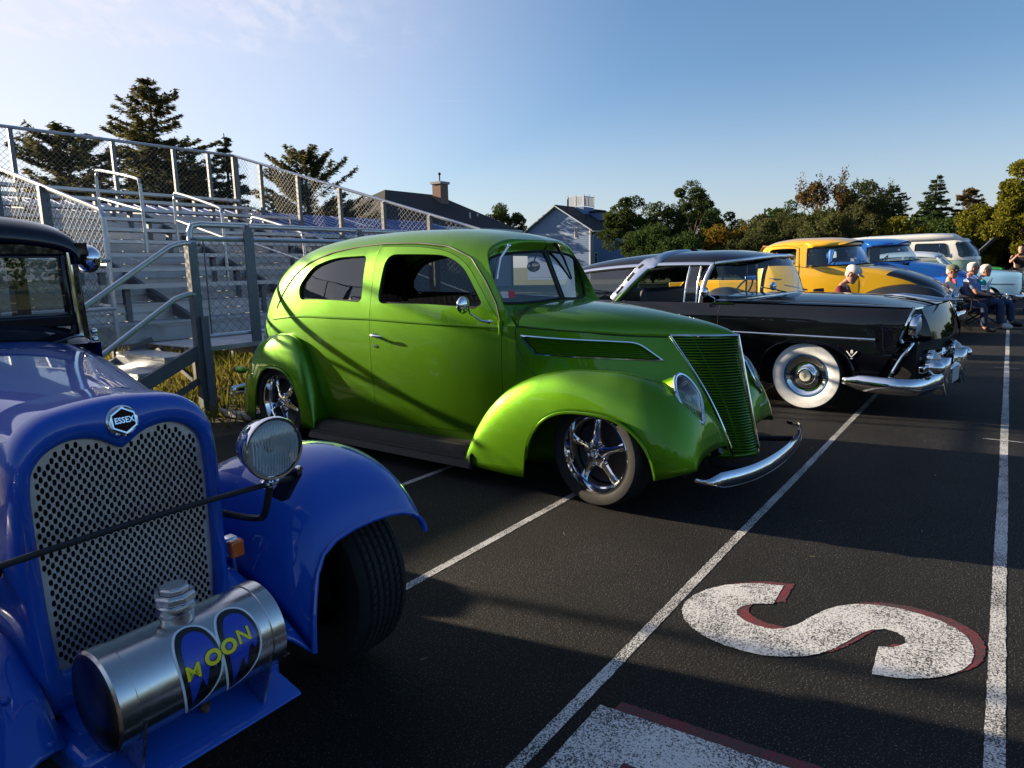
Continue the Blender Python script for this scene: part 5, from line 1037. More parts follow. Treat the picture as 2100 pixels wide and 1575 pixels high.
    for i in range(4): P(MB().box(.70, .73, -.46, .46, .50 + i * .07, .525 + i * .07), 'grille_bar', CHROME, bevel=.005)
    # front fenders: full rounded with a peak
    zc = pchip([-.75, -.5, -.2, .1, .4, .6, .72, .78], [.70, .88, .98, 1.01, .965, .88, .76, .58]); yo = pchip([-.75, -.3, .2, .6, .78], [.86, .95, .965, .92, .82])
    def edge(x): u = (x - .02) / .43; return .40 if abs(u) >= 1 else .40 + .38 * (1 - abs(u) ** 2.4) ** .45
    xs = np.unique(np.concatenate([np.linspace(-.75, -.42, 12), np.linspace(-.42, .46, 34), np.linspace(.46, .78, 16)]))
    for s in (-1, 1):
        cols = []
        for x in xs:
            c_, o_, yi = float(zc(x)), float(yo(x)), .52; ym = .70; zb = .38; z0 = max(edge(x), zb + .001); t0 = math.asin(min(1, ((z0 - zb) / max(1e-3, c_ - zb)) ** 1.2)); cols.append([(x, s * (ym + (o_ - ym if math.cos(t) > 0 else ym - yi) * math.copysign(abs(math.cos(t)) ** .8, math.cos(t))), zb + (c_ - zb) * max(0, math.sin(t)) ** .8) for t in np.linspace(t0, math.pi * .92, 22)])
        P(MB().grid(cols), 'front_fender', fend, angle=180, solid=.01)
        hl = bpy.data.objects.new('headlamp', None); link(hl, T); C = (.755, s * .74, .72); P(MB().lathe([(.10, -.08), (.105, .0), (.095, .02)], 28, axis='x', c=C), 'lamp_ring', CHROME, hl); P(MB().lathe([(.095, .01), (.05, .03), (.0005, .036)], 24, axis='x', c=C), 'lens', mat('frosted_lens', (.62, .60, .56), rough=.2, coat=1), hl, angle=180)
        P(MB().tube([(.80, s * .60, .92), (.78, s * .70, .86), (.76, s * .86, .76)], .012, 6), 'fender_trim', CHROME)
        P(MB().box(-2.35, -.72, s * .84, s * .98, .38, .42) if s > 0 else MB().box(-2.35, -.72, -.98, -.84, .38, .42), 'running_board', BLACKP, bevel=.01)
        hubcap_wheel(T, (.02, s * .80, .36), .36, .2, .2, side=s, white=False); hubcap_wheel(T, (-2.95, s * .80, .36), .36, .2, .22, side=s, white=False)
        rfz = crom([(-2.5, .40), (-2.6, .75), (-2.8, .93), (-3.05, .96), (-3.3, .88), (-3.45, .62), (-3.5, .42)], 5); P(MB().grid([[(x, s * y, z - d) for y, d in ((.72, .0), (.84, .0), (.93, .05), (.965, .16), (.96, .26))] for x, z in rfz]), 'rear_fender', rear if rear is not cab else fend, angle=180, solid=.01)
        P(MB().box(-4.2, -2.44, s * .70, s * .74, .55, 1.05) if s > 0 else MB().box(-4.2, -2.44, -.74, -.70, .55, 1.05), 'bed_side', cab, bevel=.012)
    P(MB().box(-4.2, -2.44, -.70, .70, .55, .60), 'bed_floor', DARK); P(MB().box(-4.22, -4.18, -.74, .74, .55, 1.05), 'tailgate', cab, bevel=.01)
    P(MB().grid([[(x + .03 * b, y, .47 + .08 * c_) for x, y in crom([(.55, -.95), (.82, -.88), (.93, -.4), (.95, 0), (.93, .4), (.82, .88), (.55, .95)], 4)] for b, c_ in ((-.6, -1), (.5, -.6), (1, 0), (.5, .6), (-.6, 1))]), 'front_bumper', CHROME, angle=70, solid=.006)
    IN = mat('dark_cab_trim', (.03, .028, .03), rough=.7); P(MB().box(-2.25, -2.10, -.72, .72, .8, 1.45), 'seat_back', IN, bevel=.05); P(MB().box(-2.15, -1.6, -.72, .72, .75, .98), 'seat_cushion', IN, bevel=.05); P(MB().box(-1.05, -.75, -.74, .74, 1.08, 1.32), 'dashboard', IN, bevel=.04)
    P(MB().tube([(-1.35 + .10 * math.sin(a), .36 + .20 * math.cos(a), 1.32 + .15 * math.sin(a)) for a in np.linspace(0, 2 * math.pi, 24, endpoint=False)], .012, 6, closed=True), 'steering_wheel', IN); P(MB().box(-1.0, -.98, -.12, .12, 1.57, 1.62), 'rear_view_mirror', CHROME, bevel=.01)
    mb = MB(); patch(mb, lambda q: np.c_[np.full(len(q), -2.40), q], [(-.72, .5), (.72, .5), (.70, 1.62), (.5, 1.74), (-.5, 1.74), (-.70, 1.62)], [rpoly([(-.55, 1.33), (.55, 1.33), (.52, 1.62), (-.52, 1.62)], .06, 4)], .15); P(mb, 'rear_wall', cab, angle=40)
    P(MB().box(-4.1, .6, -.45, .45, .32, .50), 'chassis', DARK)
    return T
YEL = mat('yellow_paint', (.80, .45, .015), rough=.35, coat=1); MBLK = mat('soft_black_paint', (.010, .011, .013), rough=.38, coat=.6); AZU = mat('azure_paint', (.012, .13, .52), rough=.32, metal=.2, coat=1)
pickup('yellow pickup truck with black flamed nose and black fenders', (14.25, 1.5, 0), R(-91), YEL, MBLK, MBLK)
pickup('bright blue pickup truck between the yellow pickup and the camper van', (18.05, 1.10, .04), R(-91), AZU, AZU, AZU)
def sedan(label, loc, rz, col, roofc, name='sedan', open_hood=False, whitewall=True):
    T = thing(name, label, 'car', loc, rz); P = lambda mb, n, m, par=T, **k: mb.build(n, m, par, **k)
    prof = pchip([.28, .45, .65, .85, .95, .99], [.86, .90, .915, .90, .865, .80]); plan = pchip([-3.9, -3.4, -1.5, .3, .75], [.88, .97, 1.0, .985, .94])
    SF = lambda q, s=-1: np.stack([q[:, 0], s * prof(q[:, 1]) * plan(q[:, 0]), q[:, 1]], 1)
    arch = lambda cx, w_=.42, t=.66: [(cx + w_ * math.copysign(abs(math.cos(a)) ** .75, math.cos(a)), .29 + (t - .29) * math.sin(a) ** .8) for a in np.linspace(math.pi, 0, 16)]
    outl = np.vstack([[(-3.9, .4), (-3.4, .29)], arch(-2.85), arch(0), [(.74, .34), (.80, .6), (.78, .96)], [(x, .985) for x in np.linspace(.7, -3.85, 16)]])
    closed_shell(P, 'body_side', SF, outl, [], col)
    P(MB().grid([[(x, y * float(plan(x)), .985 + (z - .985) * (1 - (y / .80) ** 2)) for y in np.linspace(-.80, .80, 15)] for x, z in ((-.95, 1.05), (-.4, 1.06), (.2, 1.05), (.6, 1.02), (.78, .99))]) if not open_hood else MB().grid([[(x, y * float(plan(x)), .985 + .03) for y in (-.80, -.70)] for x in (-.9, 0, .78)]).grid([[(x, y * float(plan(x)), .985 + .03) for y in (.80, .70)] for x in (-.9, 0, .78)]), 'hood' if not open_hood else 'fender_top', col, angle=180)
    if open_hood:
        M = Matrix.Translation((-.55, 0, 1.05)) @ Matrix.Rotation(R(-48), 4, 'Y'); m_ = MB().grid([[(x, y, .06 * (1 - (y / .68) ** 2) * (1 - .5 * x)) for y in np.linspace(-.68, .68, 11)] for x in np.linspace(0, 1.3, 8)]); m_.xf(M); P(m_, 'raised_hood', DARK, angle=180, solid=.03); P(MB().box(-.5, .6, -.55, .55, .5, .88), 'engine_bay', DARK)
        m_ = MB().tube([(0, -.68, 0), (1.3, -.66, 0), (1.34, 0, .03), (1.3, .66, 0), (0, .68, 0)], .02, 6); m_.xf(M); P(m_, 'hood_edge', CHROME)
    P(MB().grid([[(x, y * float(plan(x)), z + .04 * (1 - (y / .8) ** 2)) for y in np.linspace(-.80, .80, 11)] for x, z in ((-2.75, .985), (-3.3, .98), (-3.75, .96), (-3.9, .93))]), 'rear_deck', col, angle=180)
    P(MB().grid([[(.80 + .04 * (1 - (y / .78) ** 2) - .1 * max(0, .5 - z), y, z) for y in np.linspace(-.80, .80, 11)] for z in (.36, .55, .75, .985)]), 'nose_panel', col, angle=180); P(MB().box(-3.93, -3.88, -.74, .74, .4, .95), 'tail_panel', col, bevel=.02)
    W = pchip([-2.9, -2.4, -1.5, -.9, -.6], [.70, .77, .79, .77, .72]); ZT = pchip([-2.9, -2.6, -2.1, -1.6, -1.2, -.95], [1.30, 1.46, 1.545, 1.56, 1.53, 1.47]); gc = crom([(1, 0), (.97, .3), (.90, .68), (.84, .80), (.70, .92), (.35, .99), (0, 1)], 8); gt = np.linspace(0, 1, len(gc))
    def GF(q, s=-1): x, v = q[:, 0], q[:, 1]; return np.stack([x, s * W(x) * np.interp(v, gt, gc[:, 0]), .985 + (ZT(x) - .985) * np.interp(v, gt, gc[:, 1])], 1)
    ro = [(-2.62, .42), (-1.05, .42), (-.98, .7), (-.95, 1), (-2.62, 1)]; closed_shell(P, 'roof', GF, ro, [], roofc, solid=.02)
    for s in (-1, 1):
        for a, b in (((-1.03, .42), (-.72, 0)), ((-1.80, .42), (-1.80, 0)), ((-2.5, .42), (-2.72, 0))): p, q = GF(np.array([a]), s)[0], GF(np.array([b]), s)[0]; P(MB().bar(p, q, .06, .05, (1, 0, 0)), 'pillar', roofc)
        mb = MB(); patch(mb, lambda q, s=s: GF(q, s) - [0, s * .01, 0], [(-2.68, .02), (-.75, .02), (-1.04, .40), (-2.5, .40)], [], .15); P(mb, 'side_pane', GLASS)
        P(strip(MB(), SF(np.stack([np.linspace(-3.6, .6, 20), np.full(20, .70)], 1), s), .03, .008, [(0, s, 0)] * 20), 'side_moulding', CHROME)
        C = (.80, s * .66, .80); P(MB().lathe([(.10, -.06), (.11, .02), (.09, .03), (.05, .045), (.0005, .05)], 24, axis='x', c=C), 'headlamp', mat('frosted_lens', (.62, .60, .56), rough=.2, coat=1))
        hubcap_wheel(T, (0, s * .78, .335), .335, .195, .18, side=s, white=whitewall); hubcap_wheel(T, (-2.85, s * .78, .335), .335, .195, .18, side=s, white=whitewall)
    fr = [[(-.68 + dx, y, 1.0 + z) for dx, y, z in ((-.06, -.72, 0), (.06, -.4, .04), (.10, 0, .05), (.06, .4, .04), (-.06, .72, 0))], [(-1.02 + dx, y * .86, 1.42 + z) for dx, y, z in ((-.04, -.72, -.02), (.04, -.4, .03), (.06, 0, .04), (.04, .4, .03), (-.04, .72, -.02))]]; P(MB().grid(fr), 'windshield', GLASS, angle=180)
    P(MB().grid([[(-2.9, y, 1.0) for y in (-.68, 0, .68)], [(-2.6, y, 1.42) for y in (-.55, 0, .55)]]), 'rear_window', GLASS)
    for i in range(3): P(MB().box(.80, .86, -.55, .55, .46 + i * .07, .49 + i * .07), 'grille_bar', CHROME, bevel=.006)
    P(MB().grid([[(x + .03 * b, y, .40 + .07 * c_) for x, y in crom([(.5, -.93), (.82, -.88), (.95, -.4), (.97, 0), (.95, .4), (.82, .88), (.5, .93)], 4)] for b, c_ in ((-.6, -1), (.5, -.6), (1, 0), (.5, .6), (-.6, 1))]), 'front_bumper', CHROME, angle=70, solid=.006)
    P(MB().box(-2.8, -.6, -.70, .70, .40, .48), 'cabin_floor', DARK); P(MB().box(-1.95, -1.8, -.66, .66, .5, 1.15), 'seat_back', mat('dark_cab_trim', (.03, .028, .03)), bevel=.05); P(MB().box(-3.7, .7, -.6, .6, .22, .42), 'chassis', DARK)
    return T
sedan('pale blue sedan mostly hidden behind the blue pickup', (21.7, .50, .06), R(-91), mat('powder_blue_paint', (.18, .36, .55), rough=.3, coat=1), mat('pale_roof_paint', (.50, .58, .68), rough=.3, coat=1))
def camper():
    T = thing('camper_van', 'white and mint green camper van with pop-up roof', 'van', (24.2, 1.05, 0), R(-91)); P = lambda mb, n, m, par=T, **k: mb.build(n, m, par, **k)
    WHT = mat('cream_white_paint', (.66, .64, .60), rough=.3, coat=1); MNT = mat('mint_green_paint', (.26, .42, .33), rough=.3, coat=1)
    # rounded box section in plan: front bulge
    pl = pchip([-3.6, -3.4, -3.0, -.2, .15, .32, .40], [.70, .82, .86, .86, .80, .62, .30]); pz = pchip([.35, .6, 1.0, 1.40, 1.65, 1.84, 1.93, 1.97], [.95, 1.0, 1.01, 1.0, .965, .93, .88, .80])
    lean = pchip([.35, 1.0, 1.38, 1.85, 1.97], [0, .0, -.02, -.28, -.38])
    def SF(q, s=-1):
        x, z = q[:, 0], q[:, 1]; k = np.clip((x + .6) / .95, 0, 1) ** 1.5; return np.stack([x + lean(z) * k, s * pl(x) * pz(z), z], 1)
    arch = lambda cx: [(cx + .36 * math.copysign(abs(math.cos(a)) ** .75, math.cos(a)), .35 + .36 * math.sin(a) ** .8) for a in np.linspace(math.pi, 0, 14)]
    closed_shell(P, 'lower_body', SF, np.vstack([[(-3.6, .4), (-3.2, .35)], arch(-2.4), arch(-.35), [(.30, .36), (.40, .45), (.40, 1.36), (-3.6, 1.36)]]), [], MNT)
    wins = [rpoly([(-1.22, 1.46), (-.34, 1.46), (-.42, 1.83), (-1.22, 1.84)], [.04, .06, .10, .05], 5), rpoly([(-2.25, 1.48), (-1.40, 1.48), (-1.40, 1.84), (-2.25, 1.84)], .06, 5), rpoly([(-3.25, 1.48), (-2.42, 1.48), (-2.42, 1.84), (-3.25, 1.84)], .06, 5)]
    wsd = rpoly([(-.10, 1.44), (.395, 1.46), (.395, 1.87), (-.16, 1.85)], [.10, .0, .0, .12], 6)
    closed_shell(P, 'upper_body', SF, [(-3.6, 1.365), (.40, 1.365), (.40, 1.95), (-3.6, 1.95)], wins + [wsd], WHT)
    for s in (-1, 1):
        for w_ in wins: mb = MB(); patch(mb, lambda q, s=s: SF(q, s) - [0, s * .012, 0], w_, [], .12); P(mb, 'window_pane', GLASS_D); P(MB().tube(SF(w_, s), .012, 6, closed=True), 'window_seal', RUBBER)
        mb = MB(); patch(mb, lambda q, s=s: SF(q, s) - [.01, 0, 0], wsd, [], .06); P(mb, 'windshield', glass_mat('windshield_blue', tint=(.80, .92, 1.0), dens=.2), angle=180); P(MB().tube(SF(wsd[:-1], s), .014, 6), 'windshield_seal', RUBBER)
        P(strip(MB(), SF(np.stack([np.linspace(-3.5, .38, 40), np.full(40, 1.365)], 1), s), .03, .01, [(0, s, 0)] * 30 + [(.6, s, 0)] * 10), 'belt_moulding', WHT)
        P(MB().tube(SF(np.stack([np.linspace(-3.55, .38, 40), np.full(40, 1.95)], 1), s), .022, 6), 'gutter', WHT)
        hubcap_wheel(T, (-.35, s * .72, .33), .33, .19, .17, side=s, white=False); hubcap_wheel(T, (-2.4, s * .72, .33), .33, .19, .17, side=s, white=False)
        mp = np.array([-.30, s * .88, 1.42]); P(MB().tube([mp, mp + [.05, s * .12, .04]], .008, 6).box(mp[0] - .02, mp[0] + .04, mp[1] + s * .12 - .07, mp[1] + s * .12 + .07, 1.42, 1.54), 'side_mirror', CHROME)
        C = (.36, s * .55, .85); P(MB().lathe([(.10, -.08), (.105, .02), (.05, .05), (.0005, .055)], 24, axis='x', c=C), 'headlamp', mat('frosted_lens', (.62, .60, .56), rough=.2, coat=1))
        P(MB().tube([(.16, s * .05, 1.46), (.10, s * .35, 1.50)], .008, 5), 'wiper', BLACKP); P(MB().box(-.62, -.60, s * .84 - .005, s * .84 + .005, 1.44, 1.85), 'vent_bar', CHROME)
    rr = [[(x, w_ * math.copysign(abs(math.sin(a)) ** .55, a), 1.93 + (z - 1.93) * max(0, math.cos(a)) ** .35) for a in np.linspace(-math.pi / 2, math.pi / 2, 25)] for x, w_, z in ((-3.55, .74, 1.97), (-3.45, .77, 2.06), (-2.5, .79, 2.13), (-.9, .79, 2.15), (-.32, .77, 2.12), (-.16, .72, 2.03), (-.08, .62, 1.95))]; P(MB().grid(rr), 'pop_top', WHT, angle=60, solid=.03)
    P(MB().grid([[(x, y, 1.955) for y in (-.74, 0, .74)] for x in (-3.6, -2, -.1)]), 'roof_pan', WHT); P(MB().tube([(-2.55, -.75, 1.96), (-2.52, -.7, 2.10), (-2.52, .7, 2.10)], .012, 6), 'roof_strap', BLACKP); P(MB().sphere((-1.0, -.5, 2.10), .07, 10, 6, (1.4, 1, .5)), 'roof_vent', WHT)
    P(MB().grid([[(.42 + .05 * b, y, .52 + .07 * c_) for y in np.linspace(-.8, .8, 9)] for b, c_ in ((-.4, -1), (1, -.5), (1, .5), (-.4, 1))]), 'front_bumper', WHT); P(MB().box(-3.62, -3.58, -.70, .70, .4, 1.9), 'tail_panel', WHT, bevel=.03)
    P(MB().box(-3.4, .2, -.75, .75, .38, .45), 'floor', DARK); P(MB().box(-1.5, -1.35, -.7, .7, .8, 1.6), 'front_seat_back', mat('tan_seat', (.25, .17, .10), rough=.7), bevel=.05); P(MB().box(-3.2, -2.9, -.7, .7, .9, 1.8), 'curtain', mat('brown_curtain', (.13, .06, .03), rough=.9))
    return T
camper()
sedan('white finned sedan far beyond the camper van', (31.4, 1.30, 0), R(-91), mat('white_paint', (.62, .64, .64), rough=.3, coat=1), mat('white_paint', (.62, .64, .64)), whitewall=False)
sedan('pale coupe with its hood raised beyond the camper van', (27.8, .80, 0), R(-91), mat('ice_blue_paint', (.45, .55, .60), rough=.3, coat=1), mat('white_paint', (.62, .64, .64)), open_hood=True)
sedan('green coupe with white roof farthest along the row', (35.2, 1.0, 0), R(-91), mat('kelly_green_paint', (.02, .28, .06), rough=.3, coat=1), mat('white_paint', (.62, .64, .64)), whitewall=False)
# ------------------------------------------------------------------ aluminium bleachers, fences, stairs
ALU = mat('weathered_aluminium', (.46, .475, .50), rough=.42, metal=.7, var=.22, vscale=3, rvar=.1)
GALV = mat('galvanised_steel', (.17, .18, .195), rough=.55, metal=.4, var=.22, vscale=14, rvar=.12)
PIPE = mat('galvanised_pipe', (.50, .52, .54), rough=.36, metal=.75, var=.15, vscale=10)
GALV_D = mat('dull_angle_iron', (.17, .18, .19), rough=.6, metal=.5, var=.2, vscale=9)
WIRE = mat('fence_wire', (.20, .205, .21), rough=.6, metal=.4)
def chain_link(name, O, U, V, lu, lv, parent, pitch=.095, r=.0026, shear=None, top=None):
    """diagonal wires clipped to a parallelogram O + u U + v V"""
    O, U, V = np.array(O, float), np.array(U, float), np.array(V, float); N = np.cross(U, V); N /= np.linalg.norm(N); mb = MB(); st = pitch * 1.0
    for sg in (1, -1):
        c = -lv if sg > 0 else 0
        k = math.floor(-lv / st) if sg > 0 else 0
        while k * st < (lu if sg > 0 else lu + lv):
            u0 = k * st; a = (u0, 0.0); b = (u0 + sg * lv, lv)
            # clip to 0..lu
            def cl(p, q):
                t0, t1 = 0, 1; du = q[0] - p[0]
                for lim, s_ in ((0, 1), (lu, -1)):
                    f0 = (p[0] - lim) * s_; f1 = (q[0] - lim) * s_
                    if f0 < 0 and f1 < 0: return None
                    if f0 < 0: t0 = max(t0, f0 / (f0 - f1))
                    if f1 < 0: t1 = min(t1, f0 / (f0 - f1))
                if t1 - t0 < .02: return None
                return [(p[0] + du * t, p[1] + (q[1] - p[1]) * t) for t in (t0, t1)]
            s2 = cl(a, b)
            if s2:
                (ua, va), (ub, vb) = s2; A = O + U * ua + V * va + N * .003 * sg; B = O + U * ub + V * vb + N * .003 * sg
                d = (B - A) / np.linalg.norm(B - A); n1_ = N * r; n2_ = np.cross(d, N) * r
                ring = [n1_, -n1_ * .5 + n2_ * .87, -n1_ * .5 - n2_ * .87]
                mb.add([A + q for q in ring] + [B + q for q in ring], [(0, 1, 4, 3), (1, 2, 5, 4), (2, 0, 3, 5)])
            k += 1
    o = mb.build(name, WIRE, parent, smooth=False, recalc=False); o['kind'] = 'stuff'; return o
X0, X1 = -9.0, 8.5            # stand extends left out of the frame
NR = 9; RISE, RUN = .20, .58; ZD = .70; YD = 7.75
def stand():
    T = thing('bleachers', 'weathered aluminium grandstand bleachers behind the parked cars', 'bleachers', (0, 0, 0))
    plk = {}
    def plank(name, y, z, wd, th, x0=X0, x1=X1, tilt=0):
        k = (wd, th, round(x1 - x0, 3))
        if k not in plk:
            mb = MB(); n = 4; L = x1 - x0   # extruded plank with shallow ribs on top and a front lip
            prof = [(-wd / 2, -th), (-wd / 2, 0)]
            for i in range(n): a = -wd / 2 + wd * (i + .15) / n; b = -wd / 2 + wd * (i + .85) / n; prof += [(a, 0), (a + .004, .003), (b - .004, .003), (b, 0)]
            prof += [(wd / 2, 0), (wd / 2, -th), (wd / 2 - .006, -th), (wd / 2 - .006, -.006), (-wd / 2 + .006, -.006), (-wd / 2 + .006, -th)]
            mb.prism(prof, 'x', 0, L); o = mb.build(name, ALU, T, smooth=False); plk[k] = o
        else:
            o = plk[k].copy(); o.name = name; COL.objects.link(o)
        o.location = (x0, y, z); o.rotation_euler = (R(tilt), 0, 0); return o
    rj = random.Random(4)
    for i in range(NR):
        yf = YD + RUN * (i + .5); zf = ZD + RISE * (i + 1); xe = X1 - .02 * (i % 2)
        plank('foot_plank', yf - .04, zf, .25, .045, x1=xe); plank('foot_plank', yf + .22, zf - .002, .25, .045, x1=xe)
        plank('riser_plank', yf - .19, zf - .055, .088, .025, x1=xe, tilt=-90 + rj.uniform(-2, 2)); plank('riser_plank', yf - .185, zf - .150, .088, .025, x1=xe, tilt=-90 + rj.uniform(-2, 2))
        plank('seat_plank', yf + .40, zf + .43, .25, .048, x1=xe + (.5 if i in (3, 6) else .15) * (i % 3 == 0), tilt=rj.uniform(-.6, .6))
    for i in range(4): plank('deck_plank', 6.72 + .26 * i, ZD, .25, .045, x0=3.72)
    for i in range(4): plank('deck_plank', 6.72 + .26 * i, ZD, .25, .045, x0=X0, x1=1.2)
    plank('riser_plank', 7.73, ZD + .09, .17, .03, tilt=-90)
    # seat brackets
    for i in range(NR):
        yf = YD + RUN * (i + .5); zf = ZD + RISE * (i + 1)
        for x in np.arange(X1 - .9, X0, -1.83):
            xx = x + .0
            MB().box(xx - .03, xx + .03, yf + .36, yf + .44, zf, zf + .38).build('seat_bracket', GALV_D, T, smooth=False)
    # stringers and legs
    for x in np.arange(X1 - .35, X0, -1.83):
        MB().bar((x, YD + .1, ZD + RISE - .08), (x, YD + RUN * NR, ZD + RISE * NR + .1), .06, .12).build('stringer', GALV_D, T, smooth=False)
        for y, z in ((YD + .3, ZD + .15), (YD + 2.4, ZD + .9), (YD + 4.9, ZD + 1.7)): MB().box(x - .03, x + .03, y - .03, y + .03, 0, z).build('leg', GALV_D, T, smooth=False)
        MB().bar((x, YD + .3, .1), (x, YD + 4.9, ZD + 1.5), .05, .05).build('cross_brace', GALV_D, T, smooth=False)
        MB().box(x - .04, x + .04, 6.65, 7.75, ZD - .14, ZD - .05).build('deck_joist', GALV_D, T, smooth=False); MB().box(x - .03, x + .03, 6.66, 6.72, 0, ZD - .05).build('leg', GALV_D, T, smooth=False)
    # back guard
    G = thing('guard_fence', 'tall chain-link guard fence along the back of the bleachers', 'fence', (0, 13.05, 0))
    zb = ZD + RISE * NR + .20; zt = 3.80
    for x in (X1, X1 - .55, X1 - 1.25, 6.15, 4.6, 3.0, 1.4, -.2, -1.8, -3.4, -5.0):
        MB().box(x - .032, x + .032, -.03, .03, zb - 1.4, zt - .02).build('post', GALV, G, smooth=False)
    MB().tube([(X0, 0, zt), (X1, 0, zt)], .028, 8).build('top_rail', PIPE, G); MB().tube([(X0, 0, zb + .05), (X1, 0, zb + .05)], .022, 8).build('bottom_rail', PIPE, G)
    chain_link('chain_link', (X0, .04, zb + .05), (1, 0, 0), (0, 0, 1), X1 - X0, zt - zb - .05, G)
    # sloping side guard at the right end
    S = thing('guard_fence', 'sloping chain-link guard fence down the right end of the bleachers', 'fence', (X1 + .02, 0, 0))
    top = lambda y: 2.02 + (y - 6.7) * (3.80 - 2.02) / (13.05 - 6.7)
    for y in (6.75, 7.75, 8.8, 9.9, 11.05, 12.2, 13.0):
        MB().box(-.035, .035, y - .03, y + .03, max(.35, top(y) - 1.25), top(y) - .02).build('post', GALV, S, smooth=False)
    MB().tube([(0, 6.7, top(6.7)), (0, 13.05, top(13.05))], .026, 8).build('top_rail', PIPE, S)
    sl = (top(13.05) - top(6.7)) / 6.35; nrm_ = math.hypot(1, sl)
    MB().tube([(0, 6.7, top(6.7) - 1.05), (0, 13.05, top(13.05) - 1.05)], .02, 8).build('bottom_rail', PIPE, S)
    chain_link('chain_link', (.03, 6.7, top(6.7) - 1.05), (0, 1, sl), (0, 0, 1), 6.35, 1.05, S)
    # guard beside the stair head (left section)
    L_ = thing('guard_fence', 'sloping chain-link guard fence rising left of the stair opening', 'fence', (3.42, 0, 0))
    tl = lambda y: 2.10 + (y - 7.62) * .262
    MB().tube([(0, 7.62, .72), (0, 7.62, tl(7.62) - .06), (0, 7.68, tl(7.68)), (0, 11.4, tl(11.4))], .027, 8).build('rail_pipe', PIPE, L_)
    MB().tube([(0, 7.62, 1.55), (-.0, 8.4, 1.56)], .022, 8).build('mid_rail', PIPE, L_); MB().tube([(0, 7.62, 1.12), (-.0, 8.3, 1.12)], .022, 8).build('mid_rail', PIPE, L_)
    for y in (9.0, 10.4): MB().box(-.05, .05, y - .035, y + .035, tl(y) - 1.1, tl(y)).build('post', GALV, L_, smooth=False)
    chain_link('chain_link', (.02, 7.66, tl(7.66) - 1.05), (0, 1, .262), (0, 0, 1), 3.7, 1.03, L_)
    # left gate leaf frame facing the stairs
    Q = thing('gate_panel', 'chain-link gate panel standing open left of the stairs', 'gate', (0, 7.60, 0))
    MB().box(2.98, 3.05, -.03, .03, .45, 1.62).build('post', GALV, Q, smooth=False)
    for z in (1.60, 1.10): MB().tube([(2.4, 0, z), (3.42, 0, z)], .022, 8).build('rail', PIPE, Q)
    chain_link('chain_link', (2.2, .02, .70), (1, 0, 0), (0, 0, 1), 1.2, .92, Q)
    # front guard fence on the deck
    Fg = thing('guard_fence', 'chain-link guard fence on the front deck right of the stairs', 'fence', (0, 6.68, 0))
    for x, d in ((3.86, 0), (5.7, 1), (7.3, 1)):
        pass
    MB().tube([(3.80, 0, .80), (3.795, 0, 1.86), (3.82, 0, 1.915), (3.90, 0, 1.93), (X1, 0, 1.93)], .030, 10).build('top_rail', PIPE, Fg)
    MB().tube([(3.82, 0, 1.79), (X1, 0, 1.79)], .026, 8).build('mid_rail', PIPE, Fg); MB().tube([(3.80, 0, .80), (X1, 0, .80)], .024, 8).build('bottom_rail', PIPE, Fg)
    for x in (4.42, 6.0, 7.4, X1 - .05): MB().prism([(x - .055, .30), (x + .055, .30), (x + .055, 1.86), (x, 1.95), (x - .055, 1.86)], 'y', -.06, -.035).build('post', GALV, Fg, smooth=False)
    for z in (1.78, 1.55, 1.20, .86): MB().tube([(3.78, -.032, z), (3.84, -.032, z)], .014, 8).build('tension_band', GALV, Fg)
    MB().tube([(3.93, 0, .80), (3.93, 0, 1.79)], .008, 6).build('tension_bar', GALV_D, Fg)
    chain_link('chain_link', (3.93, .02, .80), (1, 0, 0), (0, 0, 1), X1 - 3.93, .99, Fg)
    # aisle hand rails: bent hoops
    for i, (x, y, z, h1, h2) in enumerate(((4.8, 9.55, 1.50, 1.22, 1.43), (5.6, 8.97, 1.30, 1.05, 1.32), (6.35, 8.2, .90, 1.10, 1.36), (-1.4, 9.2, 1.3, 1.05, 1.32))):
        H = thing('aisle_handrail', ['bent aluminium hoop handrail highest up in the bleacher aisle', 'bent aluminium hoop handrail halfway up the bleacher aisle', 'bent aluminium hoop handrail lowest in the aisle behind the sedan', 'bent aluminium hoop handrail seen over the hot rod roof'][i], 'handrail', (x, y, z), 0, 'aisle handrails')
        MB().tube(crom([(0, 0, .0), (0, 0, h1 - .2), (0, .02, h1 - .07), (0, .12, h1 + .01), (0, 1.08, h2 - .01), (0, 1.19, h2 - .05), (0, 1.22, h2 - .17), (0, 1.22, .42)], 6), .021, 8).build('hoop', PIPE, H)
        MB().tube([(0, 0, h1 - .42), (0, 1.22, h2 - .38)], .017, 8).build('mid_bar', PIPE, H)
    # ---- stairs down to the left
    A = thing('stairs', 'aluminium stairs with angled side stringer at the bleacher entrance', 'stairs', (3.75, 6.62, 0))
    for i in range(6):
        x = -.06 - i * .27; z = .64 - i * .125
        MB().box(x - .30, x, .02, 1.02, z - .04, z).build('tread', ALU, A, smooth=False, bevel=.006); MB().box(x - .305, x - .295, .02, 1.02, z - .125, z - .04).build('riser', ALU, A, smooth=False)
        for yy in (.25, .75): MB().sphere((x - .306, yy, z - .02), .008, 8, 5).build('tread_bolt', STEEL, A)
    MB().bar((.06, .0, .70), (-1.55, .0, -.02), .05, .13).build('stringer', GALV_D, A, smooth=False); MB().bar((.06, 1.04, .70), (-1.55, 1.04, -.02), .05, .13).build('stringer', GALV_D, A, smooth=False)
    MB().bar((.10, .03, .42), (-.75, .03, .02), .05, .05).build('brace', GALV_D, A, smooth=False)
    MB().box(-.045, .045, -.05, .04, .0, 1.75).build('newel_post', GALV_D, A, smooth=False, bevel=.004); MB().tube([(.03, -.09, .0), (.03, -.09, 1.02)], .036, 12).build('sleeve_post', GALV, A)
